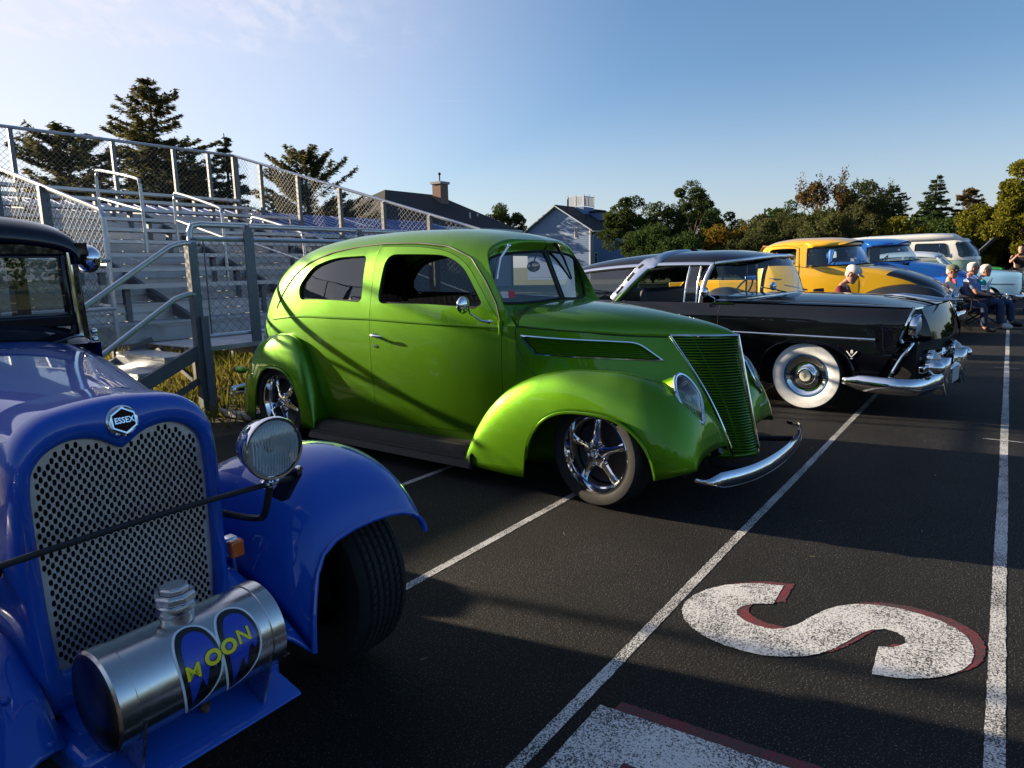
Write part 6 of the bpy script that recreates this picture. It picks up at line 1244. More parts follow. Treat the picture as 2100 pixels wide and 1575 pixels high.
    MB().box(.06, .12, -.03, .03, 0, .62).build('leg', GALV_D, A, smooth=False); MB().box(.08, .95, -.75, -.66, .02, .08).build('base_channel', ALU, A, smooth=False); MB().box(.02, .09, -.75, .05, .02, .07).build('base_channel', ALU, A, smooth=False); MB().box(.90, .96, -.74, -.68, .02, .45).build('leg', ALU, A, smooth=False)
    for z0, nm in ((1.74, 'hand_rail'), (1.24, 'mid_rail')):
        MB().tube(crom([(.06, -.02, z0), (-.08, -.03, z0), (-.20, -.04, z0 - .03), (-.33, -.05, z0 - .10), (-1.1, -.05, z0 - .60), (-1.75, -.05, z0 - 1.02)], 6), .026, 10).build(nm, PIPE, A)
    MB().tube([(.0, -.02, 1.73), (.09, -.02, 1.73)], .02, 8).build('rail_clamp', GALV, A)
    for k_ in (0, 1):
        MB().tube([(-1.62, -.05 + k_ * 1.1, 0), (-1.62, -.05 + k_ * 1.1, .86)], .026, 10).build('lower_post', ALU, A)
    return T
stand()
# ------------------------------------------------------------------ vegetation
def leaf_mat(name, c1, c2, trans=.35):
    m = bpy.data.materials.new(name); m.use_nodes = True; t = m.node_tree; t.nodes.clear(); N = t.nodes.new; L = t.links.new
    o = N('ShaderNodeOutputMaterial'); g = N('ShaderNodeNewGeometry'); mx = N('ShaderNodeMix'); mx.data_type = 'RGBA'; mx.inputs[6].default_value = (*c1, 1); mx.inputs[7].default_value = (*c2, 1)
    tc_ = N('ShaderNodeTexCoord'); nz = N('ShaderNodeTexNoise'); nz.inputs['Scale'].default_value = .55; nz.inputs['Detail'].default_value = 2; L(tc_.outputs['Object'], nz.inputs['Vector'])
    ad = N('ShaderNodeMath'); ad.operation = 'MULTIPLY_ADD'; ad.inputs[1].default_value = .55; L(g.outputs['Random Per Island'], ad.inputs[0])
    sb = N('ShaderNodeMapRange'); sb.inputs['From Min'].default_value = .35; sb.inputs['From Max'].default_value = .65; sb.inputs['To Max'].default_value = .5; L(nz.outputs['Fac'], sb.inputs['Value']); L(sb.outputs[0], ad.inputs[2]); L(ad.outputs[0], mx.inputs['Factor'])
    d = N('ShaderNodeBsdfDiffuse'); tr = N('ShaderNodeBsdfTranslucent'); ms = N('ShaderNodeMixShader'); ms.inputs[0].default_value = trans
    L(mx.outputs[2], d.inputs['Color']); L(mx.outputs[2], tr.inputs['Color']); L(d.outputs[0], ms.inputs[1]); L(tr.outputs[0], ms.inputs[2]); L(ms.outputs[0], o.inputs[0]); return m
BARK = mat('bark', (.05, .036, .026), rough=.9, var=.35, vscale=12, bump=.6, bscale=25)
def quads_obj(name, C, A, B, m, parent):
    """leaf blades: centre C, half-length vectors A, half-width vectors B -> diamonds"""
    n = len(C); V = np.empty((n, 4, 3)); V[:, 0] = C - A; V[:, 1] = C + B - A * .1; V[:, 2] = C + A; V[:, 3] = C - B - A * .1
    me = bpy.data.meshes.new(name); me.vertices.add(n * 4); me.vertices.foreach_set('co', V.ravel()); me.loops.add(n * 4); me.loops.foreach_set('vertex_index', np.arange(n * 4)); me.polygons.add(n); me.polygons.foreach_set('loop_start', np.arange(n) * 4); me.polygons.foreach_set('loop_total', np.full(n, 4)); me.update(); me.materials.append(m)
    return link(bpy.data.objects.new(name, me), parent)
def rnd_unit(rg, n): v = rg.normal(size=(n, 3)); return v / np.linalg.norm(v, axis=1)[:, None]
def conifer(root, seed, H, Rm, m, leaf=.20, dens=1.0, lean=0.0, base=.12, up=.25, gappy=.25, top_pow=.9, trunk_r=None):
    rg = np.random.default_rng(seed); tr = trunk_r or H * .018
    MB().tube([(lean * t * t * H + .06 * math.sin(t * 9 + seed) * (1 - t), .05 * math.cos(t * 7 + seed), H * t) for t in np.linspace(0, .985, 12)], [tr * (1.25 - 1.2 * t) + .012 for t in np.linspace(0, .985, 12)], 8).build('trunk', BARK, root)
    br = MB(); Cs, As, Bs = [], [], []; h = base
    while h < .985:
        L0 = Rm * (1 - (h - base) / (1 - base)) ** top_pow * (.55 + .45 * min(1, (h - base) / .15 + .4)); k = rg.integers(4, 7)
        for j in range(k):
            if rg.random() < gappy: continue
            az = rg.uniform(0, 2 * math.pi); L = max(.25, L0 * rg.uniform(.55, 1.15)); d = np.array([math.cos(az), math.sin(az), 0.]); z0 = h * H; rise = up * (.4 + h) ; pts = []
            for t in np.linspace(0, 1, 6): pts.append(np.array([lean * h * h * H, 0, z0]) + d * L * t + np.array([0, 0, L * (rise * t - .32 * t * t + .18 * t ** 4)]))
            br.tube(pts, [max(.008, .035 * (1 - t) * L / Rm + .006) for t in np.linspace(0, 1, 6)], 4, cap=False)
            n = int(38 * L / leaf * .40 * dens); t = rg.uniform(.18, 1.02, n) ** .8; P0 = np.array(pts); ii = np.clip(t * 5, 0, 4.999); i0 = ii.astype(int); fr = (ii - i0)[:, None]; pc = P0[i0] * (1 - fr) + P0[np.minimum(i0 + 1, 5)] * fr
            side = np.cross(d, [0, 0, 1]); sp = rg.normal(size=n) * (.26 * L * (1.05 - t) * .55 + .07); c = pc + side[None] * sp[:, None] + np.array([0, 0, 1])[None] * (rg.normal(size=n) * .05 - .04 - np.abs(sp) * .12)[:, None]
            a = d[None] * .55 + side[None] * np.sign(sp)[:, None] * .75 + rnd_unit(rg, n) * .45 + np.array([0, 0, -.12]); a /= np.linalg.norm(a, axis=1)[:, None]; b = np.cross(a, rnd_unit(rg, n)); b /= np.linalg.norm(b, axis=1)[:, None] + 1e-9
            s_ = rg.uniform(.6, 1.25, n)[:, None] * leaf; Cs.append(c); As.append(a * s_ * .62); Bs.append(b * s_ * .15)
        h += rg.uniform(.022, .040)
    br.build('branches', BARK, root, recalc=False); quads_obj('crown', np.vstack(Cs), np.vstack(As), np.vstack(Bs), m, root)
def broadleaf(root, seed, H, W_, m, leaf=.16, n_cl=26, per=260, base=.25, wisp=0.0, squash=1.0, clump=.30):
    rg = np.random.default_rng(seed); MB().tube([(0, 0, 0), (.05, .03, H * base), (.1, 0, H * .6)], [H * .028, H * .02, H * .01], 8).build('trunk', BARK, root)
    br = MB(); Cs, As, Bs = [], [], []
    for i in range(n_cl):
        while True:
            q = rg.uniform(-1, 1, 3)
            if q @ q < 1: break
        if q[2] < 0: q[:2] *= 1.1
        c = np.array([q[0] * W_ * .78, q[1] * W_ * .78, H * (base + (1 - base) * (.5 + .46 * q[2]))]); r = W_ * clump * rg.uniform(.7, 1.25)
        br.tube([(0, 0, H * base * .9), (c * [.45, .45, 1] * .5 + [0, 0, H * base * .45]), c], [H * .012, H * .007, .008], 4, cap=False)
        n = int(per * 1.5 * rg.uniform(.7, 1.2)); u = rnd_unit(rg, n); rad = r * rg.uniform(.25, 1.0, n) ** .5; p = c + u * rad[:, None] * [1, 1, .8 * squash]
        a = u * .6 + rnd_unit(rg, n) * .8; a /= np.linalg.norm(a, axis=1)[:, None]; b = np.cross(a, rnd_unit(rg, n)); b /= np.linalg.norm(b, axis=1)[:, None] + 1e-9; s_ = rg.uniform(.6, 1.3, n)[:, None] * leaf
        Cs.append(p); As.append(a * s_ * .5); Bs.append(b * s_ * .32)
    if wisp:
        for i in range(int(wisp)):
            az = rg.uniform(0, 6.28); s0 = np.array([math.cos(az) * W_ * .5, math.sin(az) * W_ * .5, H * rg.uniform(.6, .85)]); e = s0 * [1.35, 1.35, 1] + [0, 0, H * rg.uniform(.1, .22)]; br.tube([s0, (s0 + e) / 2 + rg.normal(size=3) * .1, e], [.02, .012, .005], 4, cap=False)
            n = 60; t = rg.uniform(.2, 1, n)[:, None]; p = s0 + (e - s0) * t + rg.normal(size=(n, 3)) * .16; a = rnd_unit(rg, n) * leaf * .5; b = np.cross(a, rnd_unit(rg, n)) * .6; Cs.append(p); As.append(a); Bs.append(b)
    br.build('branches', BARK, root, recalc=False); quads_obj('crown', np.vstack(Cs), np.vstack(As), np.vstack(Bs), m, root)
SPR = leaf_mat('spruce_needles', (.045, .055, .02), (.13, .115, .05), .45); SPR_D = leaf_mat('dark_spruce_needles', (.016, .034, .017), (.055, .075, .03), .35)
PINE = leaf_mat('pine_needles', (.018, .036, .014), (.07, .09, .026), .35); PINE_Y = leaf_mat('yellow_pine_needles', (.05, .06, .010), (.16, .15, .02), .3)
OLV = leaf_mat('olive_leaves', (.036, .048, .018), (.105, .11, .042), .4); GLD = leaf_mat('golden_leaves', (.07, .055, .012), (.20, .13, .02), .35); DGR = leaf_mat('deep_green_leaves', (.018, .042, .014), (.055, .085, .024), .4); BRN = leaf_mat('bronze_leaves', (.04, .032, .012), (.15, .095, .035), .35)
def tree(kind, name, label, x, y, cat='tree', **k):
    t = thing(name, label, cat, (x, y, 0)); (conifer if kind == 'c' else broadleaf)(t, **k); return t
tree('c', 'spruce_tree', 'tallest spruce standing behind the bleachers with layered branches', 18.8, 35.6, seed=3, H=11.2, Rm=5.4, m=SPR, leaf=.25, dens=1.5, up=.5, gappy=.08, top_pow=.75)
tree('c', 'spruce_tree', 'broad spruce behind the bleachers left of the tallest one', 14.3, 34.6, seed=11, H=7.9, Rm=4.8, m=SPR, leaf=.25, dens=1.45, up=.55, gappy=.1, base=.2, top_pow=.6)
tree('c', 'spruce_tree', 'low spruce filling the gap behind the two handrail hoops', 22.6, 38.5, seed=21, H=7.6, Rm=4.0, m=SPR_D, leaf=.22, dens=1.4, up=.5, top_pow=.65)
tree('c', 'spruce_tree', 'narrow dark spruce behind the corner of the guard fence', 22.0, 34.4, seed=5, H=8.9, Rm=2.8, m=SPR_D, leaf=.22, dens=1.5, up=.2, gappy=.15)
tree('c', 'spruce_tree', 'wind-shaped spruce above the blue metal roof', 26.9, 34.1, seed=8, H=8.2, Rm=4.4, m=SPR, leaf=.25, dens=1.4, up=.75, gappy=.12, base=.25, top_pow=.6)
tree('c', 'spruce_tree', 'bushy spruce just right of the tallest one behind the stand', 20.6, 37.0, seed=61, H=8.6, Rm=4.2, m=SPR_D, leaf=.24, dens=1.4, up=.45, gappy=.05, top_pow=.55)
tree('b', 'pine_tree', 'small round pine between the two house roofs', 62.6, 45.4, seed=31, H=8.9, W_=2.5, m=PINE, leaf=.22, n_cl=26, per=260, base=.3)
tree('b', 'pine_tree', 'flat-topped dark pine just right of the blue house', 58.3, 28.5, seed=33, H=7.7, W_=3.1, m=PINE, leaf=.22, n_cl=34, per=300, base=.3, squash=.8, clump=.26)
tree('b', 'pine_tree', 'tall dark pine with an uneven ragged top', 65.9, 25.5, seed=35, H=9.4, W_=3.0, m=PINE, leaf=.22, n_cl=34, per=260, base=.2, clump=.25)
tree('b', 'pine_tree', 'lower dark pine leaning against the ragged one', 61.8, 26.9, seed=36, H=7.3, W_=2.8, m=PINE, leaf=.22, n_cl=26, per=280, base=.2)
tree('b', 'pine_tree', 'small green pine behind the golden shrub', 60.8, 21.3, seed=37, H=6.2, W_=2.6, m=DGR, leaf=.20, n_cl=24, per=280, base=.15)
tree('b', 'golden_shrub', 'golden green shrub behind the black coupe', 50.8, 17.2, cat='shrub', seed=39, H=4.3, W_=2.3, m=GLD, leaf=.20, n_cl=30, per=330, base=.05, wisp=6)
tree('b', 'hedge_shrub', 'dark green hedge shrub right beside the blue house', 49.5, 22.2, cat='shrub', seed=40, H=4.0, W_=3.2, m=DGR, leaf=.20, n_cl=36, per=380, base=.02)
tree('b', 'hedge_shrub', 'dark green hedge shrub left of the golden one', 47.6, 18.9, cat='shrub', seed=41, H=3.3, W_=2.6, m=DGR, leaf=.20, n_cl=30, per=360, base=.02)
tree('b', 'olive_shrub', 'grey-green thicket rising behind the yellow pickup cab', 55.5, 15.2, cat='shrub', seed=43, H=5.2, W_=3.4, m=OLV, leaf=.20, n_cl=44, per=420, base=.02, wisp=8)
tree('b', 'olive_shrub', 'grey-green thicket left of the yellow pickup roof', 50.5, 14.6, cat='shrub', seed=44, H=4.2, W_=2.7, m=OLV, leaf=.19, n_cl=36, per=400, base=.02, wisp=6)
tree('b', 'olive_shrub', 'grey-green thicket above the blue pickup roof', 51.0, 10.2, cat='shrub', seed=45, H=4.9, W_=3.0, m=OLV, leaf=.20, n_cl=40, per=420, base=.02, wisp=6)
tree('b', 'leafy_tree', 'small leafy tree at the left of the thicket', 65.0, 16.2, seed=46, H=6.7, W_=2.6, m=DGR, leaf=.18, n_cl=28, per=280, base=.1)
tree('b', 'leafy_tree', 'loose bronze-leaved tree with sparse feathery top', 58.0, 12.1, seed=47, H=7.9, W_=2.5, m=BRN, leaf=.20, n_cl=24, per=190, base=.15, wisp=18)
tree('b', 'leafy_tree', 'full dark leafy tree right of the bronze one', 62.0, 9.9, seed=48, H=8.0, W_=3.0, m=OLV, leaf=.18, n_cl=40, per=330, base=.12, wisp=10)
tree('c', 'spruce_tree', 'dark spruce merging into the full leafy tree', 66.5, 8.3, seed=49, H=7.6, Rm=3.0, m=SPR_D, leaf=.22, dens=1.3, gappy=.1, top_pow=.6)
tree('c', 'spruce_tree', 'pointed dark spruce above the camper van', 58.0, 4.6, seed=51, H=7.3, Rm=2.7, m=SPR_D, leaf=.22, dens=1.5, up=.15, gappy=.05, top_pow=.8)
tree('c', 'cedar_tree', 'bronze-green conifer right of the pointed spruce', 61.6, 2.7, seed=52, H=6.6, Rm=2.3, m=BRN, leaf=.22, dens=1.5, gappy=.05, top_pow=.55)
tree('b', 'pine_tree', 'yellow-green pine over the raised car hood', 52.5, 1.2, seed=53, H=5.5, W_=2.4, m=PINE_Y, leaf=.19, n_cl=34, per=360, base=.12)
tree('b', 'pine_tree', 'tall yellow-green pine cut by the right edge of the picture', 51.0, -.9, seed=54, H=7.6, W_=2.4, m=PINE_Y, leaf=.19, n_cl=38, per=330, base=.15, clump=.27)
tree('b', 'shrub', 'low yellow-green shrub under the pointed spruce', 53.0, 6.2, cat='shrub', seed=55, H=3.9, W_=2.4, m=PINE_Y, leaf=.22, n_cl=28, per=330, base=.02)
tree('b', 'shrub', 'dark shrub behind the camper van roof', 56.0, 3.0, cat='shrub', seed=56, H=4.0, W_=3.0, m=DGR, leaf=.22, n_cl=34, per=380, base=.02)
tree('b', 'shrub', 'dark shrub under the yellow pines', 55.5, .2, cat='shrub', seed=57, H=3.6, W_=3.0, m=DGR, leaf=.22, n_cl=30, per=380, base=.02)
# far wood behind everything: reads as one mass
rg = np.random.default_rng(77); n = 26000; yy = rg.uniform(-45, 34, n); xx = 78 + rg.uniform(0, 8, n) + 0 * yy; hh = 4.6 + 1.3 * np.sin(yy * .35) + .9 * np.sin(yy * .9 + 1) + .5 * np.sin(yy * 2.1); zz_ = hh * rg.uniform(0, 1, n) ** .7
C_ = np.stack([xx, yy, zz_], 1); A_ = rnd_unit(rg, n) * .38; B_ = np.cross(A_, rnd_unit(rg, n)) * .7
o = quads_obj('distant_wood', C_, A_, B_, DGR, None); o['kind'] = 'stuff'; tag(o, 'distant dark wood closing the far side of the field', 'wood')
for cx, cy, ln, ax in ((-38, 0, 45, 'y'), (20, -62, 70, 'x')):  # out-of-view woods added to darken horizon reflections in the car paint
    n = 22000; a_ = rg.uniform(-ln, ln, n); d_ = rg.uniform(-4, 4, n); hh = (5.5 + 1.5 * np.sin(a_ * .3) + np.sin(a_ * .8)) * rg.uniform(0, 1, n) ** .7; C_ = np.stack([cx + (a_ if ax == 'x' else d_), cy + (d_ if ax == 'x' else a_), hh], 1); A_ = rnd_unit(rg, n) * .3; B_ = np.cross(A_, rnd_unit(rg, n)) * .7
    o = quads_obj('distant_wood', C_, A_, B_, DGR, None); o['kind'] = 'stuff'; tag(o, 'unseen wood added beyond the near side of the track to darken reflections' if ax == 'y' else 'unseen wood added across the sports field to darken reflections', 'wood')
# rough grass under the stand
rg = np.random.default_rng(5); n = 26000; xx = rg.uniform(-1, 9, n); yy = rg.uniform(5.75, 12.5, n); hh = rg.uniform(.05, .30, n) * (1 - .5 * (rg.random(n) < .5)); A_ = np.stack([rg.normal(0, .05, n), rg.normal(0, .05, n), hh / 2], 1); B_ = np.stack([rg.normal(0, .008, n), rg.normal(0, .008, n), np.zeros(n)], 1)
keep = rg.random(n) < np.clip(.25 + (yy - 5.9) * .8, 0, 1); C_ = np.stack([xx, yy, hh / 2 - .01], 1)
o = quads_obj('grass', C_[keep], A_[keep], B_[keep], leaf_mat('dry_grass', (.06, .085, .012), (.24, .20, .05), .4), None); o['kind'] = 'stuff'; tag(o, 'rough sunlit grass and weeds under the bleachers', 'grass')
# ------------------------------------------------------------------ buildings
SID = mat('blue_siding', (.13, .20, .36), rough=.7, var=.06, vscale=3); WTRIM = mat('white_trim', (.55, .57, .60), rough=.6); SHIN = mat('dark_shingles', (.022, .022, .025), rough=.9, var=.3, vscale=10, bump=.5, bscale=20); DGL = mat('dark_pane', (.01, .012, .016), rough=.08, coat=1)
def gable_house():
    T = thing('gabled_house', 'pale blue gabled house with white trim and rooftop deck', 'house', (62.6, 35.0, 0)); P = lambda mb, n, m, par=T, **k: mb.build(n, m, par, smooth=False, **k)
    Wd, Ln, ze, zp = 7.8, 10.4, 5.15, 7.55; yp = 4.0
    P(MB().prism([(0, 0), (Wd, 0), (Wd, ze), (yp, zp), (0, ze)], 'x', 0, Ln), 'wall', SID)
    for z in np.arange(.25, 7.3, .20):   # clapboards: front gable and eave side
        y0, y1 = (0, Wd) if z < ze else ((z - ze) / (zp - ze) * yp, Wd - (z - ze) / (zp - ze) * (Wd - yp))
        P(MB().prism([(-.004, z), (-.028, z), (-.006, z + .19), (-.004, z + .19)], 'y', y0, y1).__class__().box(-.03, -.002, y0, y1, z, z + .185), 'clapboard', SID)
        if z < ze - .1: P(MB().box(0, Ln, -.03, -.002, z, z + .185), 'clapboard', SID)
    rf = P(MB().add([(-.35, -.45, ze - .28), (Ln + .3, -.45, ze - .28), (Ln + .3, yp, zp + .05), (-.35, yp, zp + .05), (-.35, -.45, ze - .14), (Ln + .3, -.45, ze - .14), (Ln + .3, yp, zp + .20), (-.35, yp, zp + .20)], [(0, 1, 2, 3), (7, 6, 5, 4), (0, 4, 5, 1), (1, 5, 6, 2), (3, 7, 4, 0), (2, 6, 7, 3)]), 'roof', SHIN)
    P(MB().add([(-.35, Wd + .45, ze - .28), (Ln + .3, Wd + .45, ze - .28), (Ln + .3, yp, zp + .05), (-.35, yp, zp + .05), (-.35, Wd + .45, ze - .14), (Ln + .3, Wd + .45, ze - .14), (Ln + .3, yp, zp + .20), (-.35, yp, zp + .20)], [(0, 1, 2, 3), (7, 6, 5, 4), (0, 4, 5, 1), (1, 5, 6, 2), (3, 7, 4, 0), (2, 6, 7, 3)]), 'roof', SHIN)
    P(MB().bar((-.38, -.45, ze - .25), (-.38, yp, zp + .07), .08, .24, (1, 0, 0)), 'barge_board', WTRIM); P(MB().bar((-.38, Wd + .45, ze - .25), (-.38, yp, zp + .07), .08, .24, (1, 0, 0)), 'barge_board', WTRIM)
    P(MB().box(-.3, Ln + .3, -.52, -.42, ze - .36, ze - .22), 'gutter', WTRIM); P(MB().box(-.05, 0, -.02, .14, 0, ze), 'corner_board', WTRIM); P(MB().box(-.02, .14, -.05, -.035, 0, ze), 'corner_board', WTRIM); P(MB().box(Ln - .12, Ln + .02, -.05, -.033, 0, ze), 'corner_board', WTRIM)
    P(MB().box(-.045, -.01, 0.1, Wd, 4.55, 4.85), 'band_board', mat('pale_blue_board', (.26, .33, .46), rough=.6))
    for x in (.35, Ln + .1): P(MB().tube([(x + .5 if x < 1 else x + .4, -.46, ze - .3), (x, -.08, ze - .75), (x, -.08, 0)], .05, 6), 'downspout', WTRIM)
    def win(x0, x1, y0, y1, z0, z1):
        f = P(MB().box(x0, x1, y0, y1, z0, z1), 'window', WTRIM); dx, dy = (x1 - x0), (y1 - y0)
        if dx < dy: P(MB().box(x0 - .02, x0 - .005, y0 + .09, y1 - .09, z0 + .09, z1 - .09), 'pane', DGL, f)
        else:
            zm = (z0 + z1) / 2 + .2
            for a, b in ((z0 + .09, zm - .03), (zm + .03, z1 - .09)): P(MB().box(x0 + .09, x1 - .09, y0 - .02, y0 - .005, a, b), 'pane', DGL, f)
    win(-.06, -.02, 1.50, 1.85, 4.2, 5.35); win(.75, 1.35, -.06, -.03, 1.55, 2.75)
    # dormer and roof deck
    P(MB().prism([(4.6, 6.2), (4.6, 7.05), (8.6, 6.05), (8.6, 5.5)], 'y', .9, 3.6), 'dormer', SID); P(MB().add([(4.4, .7, 7.12), (9.0, .7, 6.05), (9.0, 3.8, 6.05), (4.4, 3.8, 7.12), (4.4, .7, 7.24), (9.0, .7, 6.17), (9.0, 3.8, 6.17), (4.4, 3.8, 7.24)], [(0, 1, 2, 3), (7, 6, 5, 4), (0, 4, 5, 1), (1, 5, 6, 2), (3, 7, 4, 0), (2, 6, 7, 3)]), 'dormer_roof', SHIN); win(8.0, 8.55, .86, .89, 5.0, 5.9)
    P(MB().box(3.2, 5.4, 2.6, 4.6, 6.6, 7.65), 'deck_base', SID)
    SL = mat('deck_slat', (.45, .46, .48), rough=.6)
    for x, y in ((3.2, 2.6), (5.4, 2.6), (3.2, 4.6), (5.4, 4.6), (4.3, 2.6), (3.2, 3.6)): P(MB().box(x - .05, x + .05, y - .05, y + .05, 7.6, 9.0), 'deck_post', WTRIM)
    for i in range(12):
        y = 2.72 + i * .16; P(MB().box(3.18, 3.22, y - .05, y + .05, 7.75, 8.75), 'deck_slat', SL); x = 3.32 + i * .175; P(MB().box(x - .05, x + .05, 2.58, 2.62, 7.75, 8.75), 'deck_slat', SL)
    for z in (7.75, 8.72): P(MB().box(3.2, 5.4, 2.57, 2.63, z, z + .07), 'deck_rail', WTRIM); P(MB().box(3.17, 3.23, 2.6, 4.6, z, z + .07), 'deck_rail', WTRIM)
    P(MB().tube([(1.2, 3.4, 7.2), (1.2, 3.4, 8.35)], .06, 6), 'vent_pipe', SHIN); P(MB().tube([(2.0, 1.6, 6.1), (2.0, 1.6, 6.7)], .07, 6), 'vent_pipe', SHIN)
gable_house()
def hip_house():
    T = thing('hip_roofed_house', 'low house with dark hipped roof and brick chimney', 'house', (38.0, 31.0, 0)); P = lambda mb, n, m, par=T, **k: mb.build(n, m, par, smooth=False, **k)
    x0, x1, y0, y1, ze = -8, 6.6, 0, 9.0, 4.2; zr = 6.9
    P(MB().box(x0 + .6, x1 - .6, y0 + .6, y1 - .6, 0, ze), 'wall', mat('grey_siding', (.20, .22, .24), rough=.8))
    P(MB().add([(x0, y0, ze), (x1, y0, ze), (x1, y1, ze), (x0, y1, ze), (x0 + 4.6, 4.5, zr), (x1 - 4.6, 4.5, zr)], [(0, 1, 5, 4), (1, 2, 5), (2, 3, 4, 5), (3, 0, 4), (3, 2, 1, 0)]), 'roof', SHIN)
    P(MB().box(x0 - .05, x1 + .05, y0 - .10, y0, ze - .12, ze + .03), 'gutter', WTRIM); P(MB().box(x1 - .02, x1 + .06, y0 - .1, y1, ze - .12, ze + .03), 'gutter', WTRIM); P(MB().tube([(x1 - .65, y0 + .5, ze - .1), (x1 - .65, y0 + .5, 0)], .06, 6), 'downspout', DGL)
    CB = mat('chimney_brick', (.20, .13, .10), rough=.9, var=.3, vscale=20)
    ch = P(MB().box(.9, 1.75, 3.2, 4.0, 5.2, 7.55), 'chimney', CB); P(MB().box(.8, 1.85, 3.1, 4.1, 7.55, 7.72), 'chimney_cap', mat('concrete', (.3, .3, .29), rough=.9), ch); P(MB().tube([(1.3, 3.6, 7.7), (1.3, 3.6, 8.25)], .05, 6).sphere((1.3, 3.6, 8.3), .11, 8, 6), 'flue', SHIN, ch)
    for x, y in ((2.0, 1.4), (3.4, 1.8)): P(MB().tube([(x, y, 4.6), (x, y, 5.45)], .06, 6), 'vent_pipe', WTRIM)
    win = P(MB().box(1.5, 2.6, y0 + .52, y0 + .6, 2.6, 3.8), 'window', WTRIM); P(MB().box(1.6, 2.5, y0 + .50, y0 + .515, 2.7, 3.7), 'pane', DGL, win)
hip_house()
def blue_shed():
    T = thing('blue_roofed_building', 'long low building with blue metal roof behind the stand', 'building', (4, 20.0, 0)); P = lambda mb, n, m, par=T, **k: mb.build(n, m, par, smooth=False, **k)
    BM = mat('blue_metal_roof', (.035, .11, .33), rough=.4, metal=.2, var=.12, vscale=1.2); x1 = 21.5
    P(MB().box(0, x1 - .3, .3, 6, 0, 2.75), 'wall', mat('pale_wall', (.3, .32, .34), rough=.8))
    P(MB().add([(-.3, -.2, 2.72), (x1, -.2, 2.72), (x1, 3.2, 3.68), (-.3, 3.2, 3.68), (x1, 6.4, 2.72), (-.3, 6.4, 2.72)], [(0, 1, 2, 3), (3, 2, 4, 5)]), 'roof', BM, solid=.06)
    for i in range(54): x = -.2 + i * .4; P(MB().bar((x, -.2, 2.745), (x, 3.2, 3.70), .03, .035), 'roof_seam', BM)
    P(MB().box(-.3, x1, -.28, -.18, 2.60, 2.74), 'gutter', WTRIM)
    d = thing('satellite_dish', 'small round dish on the blue roof ridge', 'dish', (14.2, 18.9, 2.55)); e = MB().lathe([(.0005, .0), (.12, .015), (.22, .055), (.25, .075)], 24, axis='y'); e.xf(Matrix.Rotation(R(20), 4, 'Z')); e.build('reflector', mat('dish_grey', (.30, .31, .32), rough=.5), d, solid=.01); MB().tube([(0, .05, -.5), (0, .03, 0)], .025, 8).build('mast', GALV, d); MB().box(-.05, .05, -.02, .02, .25, .60).build('feed_arm', mat('tan_arm', (.4, .28, .2), rough=.6), d, bevel=.01)
blue_shed()
# ------------------------------------------------------------------ people and chairs
SKIN = mat('skin', (.44, .22, .15), rough=.55, var=.08, vscale=30)
def skinned(name, pts, edges, m, parent, root=0, sub=2, sm=None):
    """pts: {key:(x,y,z,r or (rx,ry))}; grows a skin-modifier surface along the edges"""
    ks = list(pts); ix = {k: i for i, k in enumerate(ks)}; me = bpy.data.meshes.new(name); me.from_pydata([pts[k][:3] for k in ks], [(ix[a], ix[b]) for a, b in edges], []); o = link(bpy.data.objects.new(name, me), parent)
    md = o.modifiers.new('skin', 'SKIN'); md.use_smooth_shade = True; md.branch_smoothing = .4
    if not me.skin_vertices: me.skin_vertices.new(name='') if hasattr(me.skin_vertices, 'new') else None
    for i, k in enumerate(ks):
        r = pts[k][3]; d = me.skin_vertices[0].data[i]; d.radius = (r, r) if np.isscalar(r) else r; d.use_root = (i == root)
    s = o.modifiers.new('sub', 'SUBSURF'); s.levels = s.render_levels = sub; me.materials.append(m); return o
def hand(parent, w, e, seed=0, k=1.0):
    """palm with five bent fingers continuing the forearm e->w"""
    w, e = np.array(w), np.array(e); d = (w - e) / np.linalg.norm(w - e); sd = np.cross(d, [0, 0, 1.]); sd = sd / (np.linalg.norm(sd) + 1e-6); dn = np.cross(sd, d); dn = dn if dn[2] < 0 else -dn
    p = {'w': (*w, .028), 'p': (*(w + d * .05), (.040, .020)), 'q': (*(w + d * .085), (.040, .018))}; E = [('w', 'p'), ('p', 'q')]
    for i, (o_, L) in enumerate(((-.030, .062), (-.010, .075), (.010, .072), (.030, .055))):
        a = w + d * .085 + sd * o_; b = a + d * L * .55 + dn * .012; c = b + d * L * .35 + dn * .03
        for n_, q in (('a', a), ('b', b), ('c', c)): p[f'f{i}{n_}'] = (*q, .0095 if n_ != 'c' else .008)
        E += [('q', f'f{i}a'), (f'f{i}a', f'f{i}b'), (f'f{i}b', f'f{i}c')]
    a = w + d * .03 + sd * .035; b = a + d * .035 + sd * .018 + dn * .01; p['ta'] = (*a, .012); p['tb'] = (*b, .010); E += [('p', 'ta'), ('ta', 'tb')]
    return skinned('hand', p, E, SKIN, parent, sub=1)
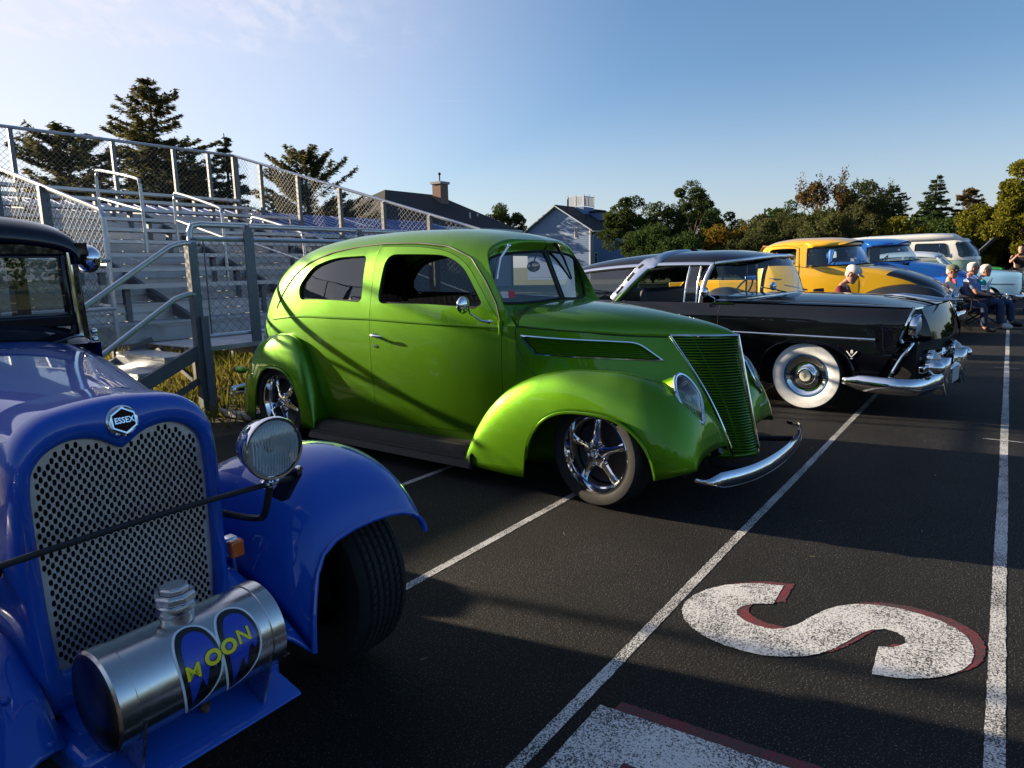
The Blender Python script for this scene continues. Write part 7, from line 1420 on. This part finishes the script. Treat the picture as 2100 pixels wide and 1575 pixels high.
def person(label, loc, rz, shirt, legs, hair, J, cap=None, glasses=False, shoe=(.02, .02, .02), sleeve='short', hold=None, beard=False, bald=False):
    """faces local +x; J: joint positions"""
    T = thing('person', label, 'person', loc, rz); n, hd = np.array(J['neck']), np.array(J['head']); lk = np.array(J.get('look', (1, 0, -.05))); lk = lk / np.linalg.norm(lk)
    p = {'pel': (*J['pel'], (.135, .165)), 'wst': (*J['wst'], (.125, .155)), 'chs': (*J['chs'], (.125, .185)), 'nck': (*n, .058), 'nk2': (*(n * .4 + hd * .6 - np.array([0, 0, .03])), .055)}; E = [('pel', 'wst'), ('wst', 'chs'), ('chs', 'nck'), ('nck', 'nk2')]
    for s in 'LR':
        p['sh' + s] = (*J['sh' + s], .070); p['el' + s] = (*J['el' + s], .046); p['wr' + s] = (*J['wr' + s], .030); p['hp' + s] = (*J['hp' + s], .098); p['kn' + s] = (*J['kn' + s], .062); p['an' + s] = (*J['an' + s], .042); p['to' + s] = (*J['to' + s], .036)
        E += [('chs', 'sh' + s), ('sh' + s, 'el' + s), ('el' + s, 'wr' + s), ('pel', 'hp' + s), ('hp' + s, 'kn' + s), ('kn' + s, 'an' + s), ('an' + s, 'to' + s)]
    skinned('body', p, E, SKIN, T)
    sw = {k: (*p[k][:3], tuple(np.array(p[k][3]) * (1.10 if k != 'wst' else 1.16)) if not np.isscalar(p[k][3]) else p[k][3] * 1.22) for k in ('pel', 'wst', 'chs', 'shL', 'shR', 'elL', 'elR', 'wrL', 'wrR', 'nck')}; sw['nck'] = (*(np.array(J['neck']) * .55 + np.array(J['chs']) * .45), .085)
    eS = [('pel', 'wst'), ('wst', 'chs'), ('chs', 'nck'), ('chs', 'shL'), ('chs', 'shR')]
    for s in 'LR':
        a, b = np.array(J['sh' + s]), np.array(J['el' + s]); sw['el' + s] = (*(a + (b - a) * (.82 if sleeve == 'short' else 1.0)), .064); eS.append(('sh' + s, 'el' + s))
        if sleeve == 'long': sw['wr' + s] = (*J['wr' + s], .042); eS.append(('el' + s, 'wr' + s))
        else: sw.pop('wr' + s)
    skinned('shirt', sw, eS, mat('cloth_%02x%02x%02x' % tuple(int(c * 255) for c in shirt), shirt, rough=.85, var=.1, vscale=15), T, root=1)
    tw = {'pel': (*p['pel'][:3], (.148, .178))}; eT = []
    for s in 'LR':
        for k, f in (('hp', 1.10), ('kn', 1.22), ('an', 1.4)): tw[k + s] = (*p[k + s][:3], p[k + s][3] * f)
        eT += [('pel', 'hp' + s), ('hp' + s, 'kn' + s), ('kn' + s, 'an' + s)]
    skinned('trousers', tw, eT, mat('cloth_%02x%02x%02x' % tuple(int(c * 255) for c in legs), legs, rough=.85, var=.1, vscale=15), T)
    for s in 'LR':
        a, t = np.array(J['an' + s]), np.array(J['to' + s]); skinned('shoe', {'a': (*(a + [0, 0, -.02]), .066), 'b': (*((a + t) / 2 + [0, 0, -.005]), (.062, .055)), 'c': (*(t + [0, 0, .005]), (.056, .046)), 'd': (*(t + (t - a) * .22 + [0, 0, .012]), (.050, .040))}, [('c', 'd')] + [('a', 'b'), ('b', 'c')], mat('shoe_%02x' % int(shoe[0] * 255), shoe, rough=.5), T); hand(T, J['wr' + s], J['el' + s])
    # head in its own frame
    yv = np.cross([0, 0, 1.], lk); yv /= np.linalg.norm(yv); zv = np.cross(lk, yv); M = Matrix([[lk[i], yv[i], zv[i], hd[i]] for i in range(3)] + [[0, 0, 0, 1]])
    def hb(mb, nme, m, par=T, **k): mb.xf(M); return mb.build(nme, m, par, **k)
    rows = []
    for z, rx, ry, cx in ((-.125, .030, .034, .045), (-.115, .050, .046, .036), (-.09, .070, .058, .022), (-.05, .085, .068, .008), (0, .094, .074, .0), (.05, .096, .076, -.004), (.09, .084, .068, -.008), (.115, .056, .048, -.010), (.128, .015, .014, -.010)):
        rows.append([(cx + rx * math.cos(t) * (1.0 if math.cos(t) > 0 else 1.08), ry * math.sin(t), z) for t in np.linspace(0, 2 * math.pi, 20, endpoint=False)])
    hm = MB().grid(rows, wrap_v=True); hm.grid([[(.088 + a, b * w_, z) for b in (-1, -.5, 0, .5, 1)] for z, w_, a in ((.022, .008, .002), (-.005, .011, .014), (-.028, .017, .024), (-.038, .014, .012), (-.042, .010, -.004))]); ho = hb(hm, 'head', SKIN)
    for s in (-1, 1):
        hb(MB().sphere((-.005, s * .076, -.012), .026, 10, 8, (.65, .35, 1.1)), 'ear', SKIN, ho)
        if not glasses: hb(MB().sphere((.080, s * .030, .014), .011, 10, 8), 'eye', mat('eye_dark', (.05, .04, .03), rough=.2), ho)
        else: hb(MB().sphere((.086, s * .031, .012), .026, 12, 8, (.35, 1, .75)).bar((.075, s * .058, .014), (.0, s * .078, .010), .006, .008), 'sunglass_lens', BLACKP, ho)
    hb(MB().tube([(.076, -.024, -.066), (.086, 0, -.064), (.076, .024, -.066)], .006, 6), 'mouth', mat('lips', (.32, .12, .09), rough=.5), ho)
    hc = mat('hair_%02x' % int(hair[0] * 255), hair, rough=.8, var=.2, vscale=60)
    hrr = []
    for z, k in ((-.06, 1.03), (-.03, 1.05), (.0, 1.06), (.04, 1.07), (.08, 1.09), (.112, 1.12), (.130, 1.0)):
        r_ = {-.06: (.083, .066), -.03: (.090, .071), .0: (.094, .074), .04: (.096, .076), .08: (.088, .071), .112: (.060, .052), .130: (.018, .016)}[z]; f0 = max(.28, 1.0 - max(0, (.085 - z)) * 9); ring = []
        a0 = math.pi * {-.06: .66, -.03: .64, .0: .62, .04: .58, .08: .48, .112: .18, .130: 0}[z]
        for t in np.linspace(a0 * .9, 2 * math.pi - a0 * .9, 20): ring.append((-.006 + r_[0] * k * math.cos(t) * 1.04, r_[1] * k * math.sin(t), z))
        hrr.append(ring)
    hb(MB().grid(hrr), 'hair', hc, angle=180, solid=.008)
    if beard: hb(MB().sphere((.055, 0, -.098), .045, 12, 8, (.8, 1.05, .8)), 'beard', hc)
    if cap:
        cm = mat('cap_%02x%02x' % (int(cap[0] * 255), int(cap[2] * 255)), cap, rough=.85, var=.25, vscale=40); rows = [[(-.006 + r * 1.05 * math.cos(t), r * .86 * math.sin(t), z) for t in np.linspace(0, 2 * math.pi, 20, endpoint=False)] for z, r in ((.035, .110), (.06, .112), (.09, .106), (.118, .082), (.135, .045), (.140, .003))]; co = hb(MB().grid(rows, wrap_v=True), 'cap', cm, angle=180)
        hb(MB().grid([[(.085 + .085 * math.cos(a) * t, .080 * math.sin(a) * (.75 + .25 * t), .042 - .016 * t * t) for a in np.linspace(-math.pi / 2, math.pi / 2, 11)] for t in (0, .5, 1)]), 'cap_peak', mat('cap_peak_%02x' % int(cap[0] * 127), tuple(c * .5 for c in cap), rough=.85), co, angle=180, solid=.006)
    if hold == 'camera':
        c = (np.array(J['wrL']) + np.array(J['wrR'])) / 2 + [.05, 0, .02]; MB().box(c[0] - .03, c[0] + .03, c[1] - .065, c[1] + .065, c[2] - .04, c[2] + .05).build('camera', BLACKP, T, bevel=.01)
    return T
def seat_pose(dz=0.0, lean=.12, hunch=0.0, spread=.13, arms='lap', look=(1, 0, -.08), foot=.0):
    J = dict(pel=(0, 0, .50 + dz), wst=(-.05 - lean * .3, 0, .66 + dz), chs=(-.06 - lean * .6 + hunch * .5, 0, .88 + dz), neck=(-.05 - lean * .7 + hunch, 0, 1.04 + dz - hunch * .1), head=(.0 - lean * .7 + hunch * 1.5, 0, 1.185 + dz - hunch * .35), look=look)
    for s, n in ((1, 'L'), (-1, 'R')):
        J['sh' + n] = (-.06 - lean * .6 + hunch * .6, s * .185, .955 + dz); J['el' + n] = (.02 + hunch * .6, s * .255, .70 + dz); J['wr' + n] = (.25 + hunch * .4, s * .13, .64 + dz); J['hp' + n] = (.05, s * .09, .49 + dz); J['kn' + n] = (.46, s * spread, .52 + dz); J['an' + n] = (.50 + foot * s, s * spread, .085); J['to' + n] = (.66 + foot * s, s * (spread + .02), .04)
    return J
def camp_chair(label, loc, rz, col, trim, name='camp_chair'):
    T = thing(name, label, 'chair', loc, rz, 'folding camp chairs'); P = lambda mb, n, m, **k: mb.build(n, m, T, **k); FR = mat('black_tube', (.015, .015, .016), rough=.4, metal=.3); C = mat('canvas_%02x%02x' % (int(col[0] * 255), int(col[2] * 255)), col, rough=.9); C2 = mat('canvas_t%02x%02x' % (int(trim[0] * 255), int(trim[2] * 255)), trim, rough=.9)
    for s in (-1, 1):
        P(MB().tube([(-.30, s * .28, .02), (.28, s * .28, .44)], .011, 8), 'leg', FR); P(MB().tube([(.30, s * .28, .02), (-.26, s * .28, .44)], .011, 8), 'leg', FR); P(MB().tube([(-.24, s * .28, .40), (-.34, s * .28, 1.0)], .011, 8), 'back_post', FR); P(MB().tube([(.26, s * .28, .42), (.26, s * .28, .66)], .011, 8), 'arm_post', FR); P(MB().box(-.30, .30, s * .28 - .035, s * .28 + .035, .655, .68), 'armrest', FR, bevel=.008)
    P(MB().grid([[(x, y, z - .05 * (1 - (y / .27) ** 2)) for y in np.linspace(-.27, .27, 9)] for x, z in ((-.25, .43), (0, .42), (.26, .45))]), 'seat', C, angle=180, solid=.006)
    P(MB().grid([[(x - .05 * (1 - (y / .27) ** 2), y, z) for y in np.linspace(-.27, .27, 9)] for x, z in ((-.25, .46), (-.29, .72))]), 'backrest', C, angle=180, solid=.006); P(MB().grid([[(x - .05 * (1 - (y / .27) ** 2), y, z) for y in np.linspace(-.27, .27, 9)] for x, z in ((-.291, .725), (-.335, 1.0))]), 'back_panel', C2, angle=180, solid=.006)
F_ = R(-84)
camp_chair('camp chair with red and white back under the man in a cap', (16.15, .80, 0), R(-88), (.02, .02, .03), (.62, .02, .04))
camp_chair('camp chair under the white-haired man in the blue shirt', (16.85, .55, 0), F_, (.05, .06, .2), (.55, .03, .05))
camp_chair('camp chair under the person in the teal shirt', (17.65, .38, 0), F_, (.02, .02, .03), (.04, .05, .12))
camp_chair('empty camp chair with blue canvas beside the blue pickup nose', (16.6, 1.28, 0), R(-80), (.06, .08, .32), (.08, .10, .38))
person('seated man in camouflage cap, dark glasses and cream shirt', (16.15, .80, 0), R(-88), (.55, .53, .46), (.02, .03, .07), (.35, .33, .30), seat_pose(-.02, .15, 0, look=(1, -.35, -.15)), cap=(.12, .12, .07), glasses=True)
person('white-haired man in grey-blue t-shirt and jeans, seated in the middle', (16.85, .55, 0), F_, (.14, .20, .34), (.03, .05, .12), (.62, .58, .52), seat_pose(.03, .10, .02, look=(1, .15, -.05)), glasses=True, shoe=(.5, .5, .52))
person('seated person in teal shirt at the far end of the chairs', (17.65, .38, 0), F_, (.01, .26, .26), (.03, .05, .12), (.55, .50, .45), seat_pose(-.02, .08, .03, look=(1, -.1, -.1)), glasses=True)
camp_chair('dark camp chair under the man in the maroon shirt', (11.5, 2.05, 0), R(-92), (.015, .015, .018), (.015, .015, .018))
person('seated man in maroon shirt and white cap looking down', (11.5, 2.05, .04), R(-92), (.12, .012, .022), (.03, .03, .05), (.30, .28, .26), seat_pose(.03, .02, .10, look=(1, 0, -.5)), cap=(.62, .62, .60), beard=True)
ST = dict(pel=(0, 0, .95), wst=(0, 0, 1.10), chs=(0, 0, 1.32), neck=(.0, 0, 1.50), head=(.03, 0, 1.655), look=(1, 0, -.1), shL=(0, .19, 1.42), shR=(0, -.19, 1.42), elL=(.16, .27, 1.22), elR=(.16, -.27, 1.22), wrL=(.22, .09, 1.46), wrR=(.22, -.09, 1.46), hpL=(0, .09, .92), hpR=(0, -.09, .92), knL=(.02, .10, .50), knR=(.02, -.10, .50), anL=(0, .11, .085), anR=(0, -.11, .085), toL=(.16, .13, .04), toR=(.16, -.13, .04))
person('standing man in black holding a camera up to his face', (29.6, -.28, 0), R(182), (.014, .014, .016), (.012, .012, .014), (.05, .04, .03), ST, hold='camera', sleeve='short')
ST2 = dict(ST); ST2.update(elL=(.02, .26, 1.15), elR=(.02, -.26, 1.15), wrL=(.10, .24, .92), wrR=(.10, -.24, .92))
person('standing person in a white shirt cut off by the right picture edge', (22.6, -.62, 0), R(150), (.70, .68, .62), (.05, .05, .06), (.2, .15, .1), ST2)
MB().box(-.30, .30, -.22, .22, .60, .62)
tb = thing('folding_table', 'small black folding table in front of the seated men', 'table', (15.3, .92, 0), R(-88))
for a in (-1, 1):
    for b in (-1, 1): MB().tube([(a * .26, b * .18, 0), (a * .26, b * .18, .60)], .011, 8).build('leg', mat('black_tube', (.015, .015, .016)), tb)
MB().box(-.30, .30, -.22, .22, .60, .62).build('table_top', mat('black_tube', (.015, .015, .016)), tb, bevel=.006); MB().box(-.28, .28, -.2, .2, .40, .412).build('shelf', mat('table_shelf', (.12, .13, .15), rough=.4), tb)
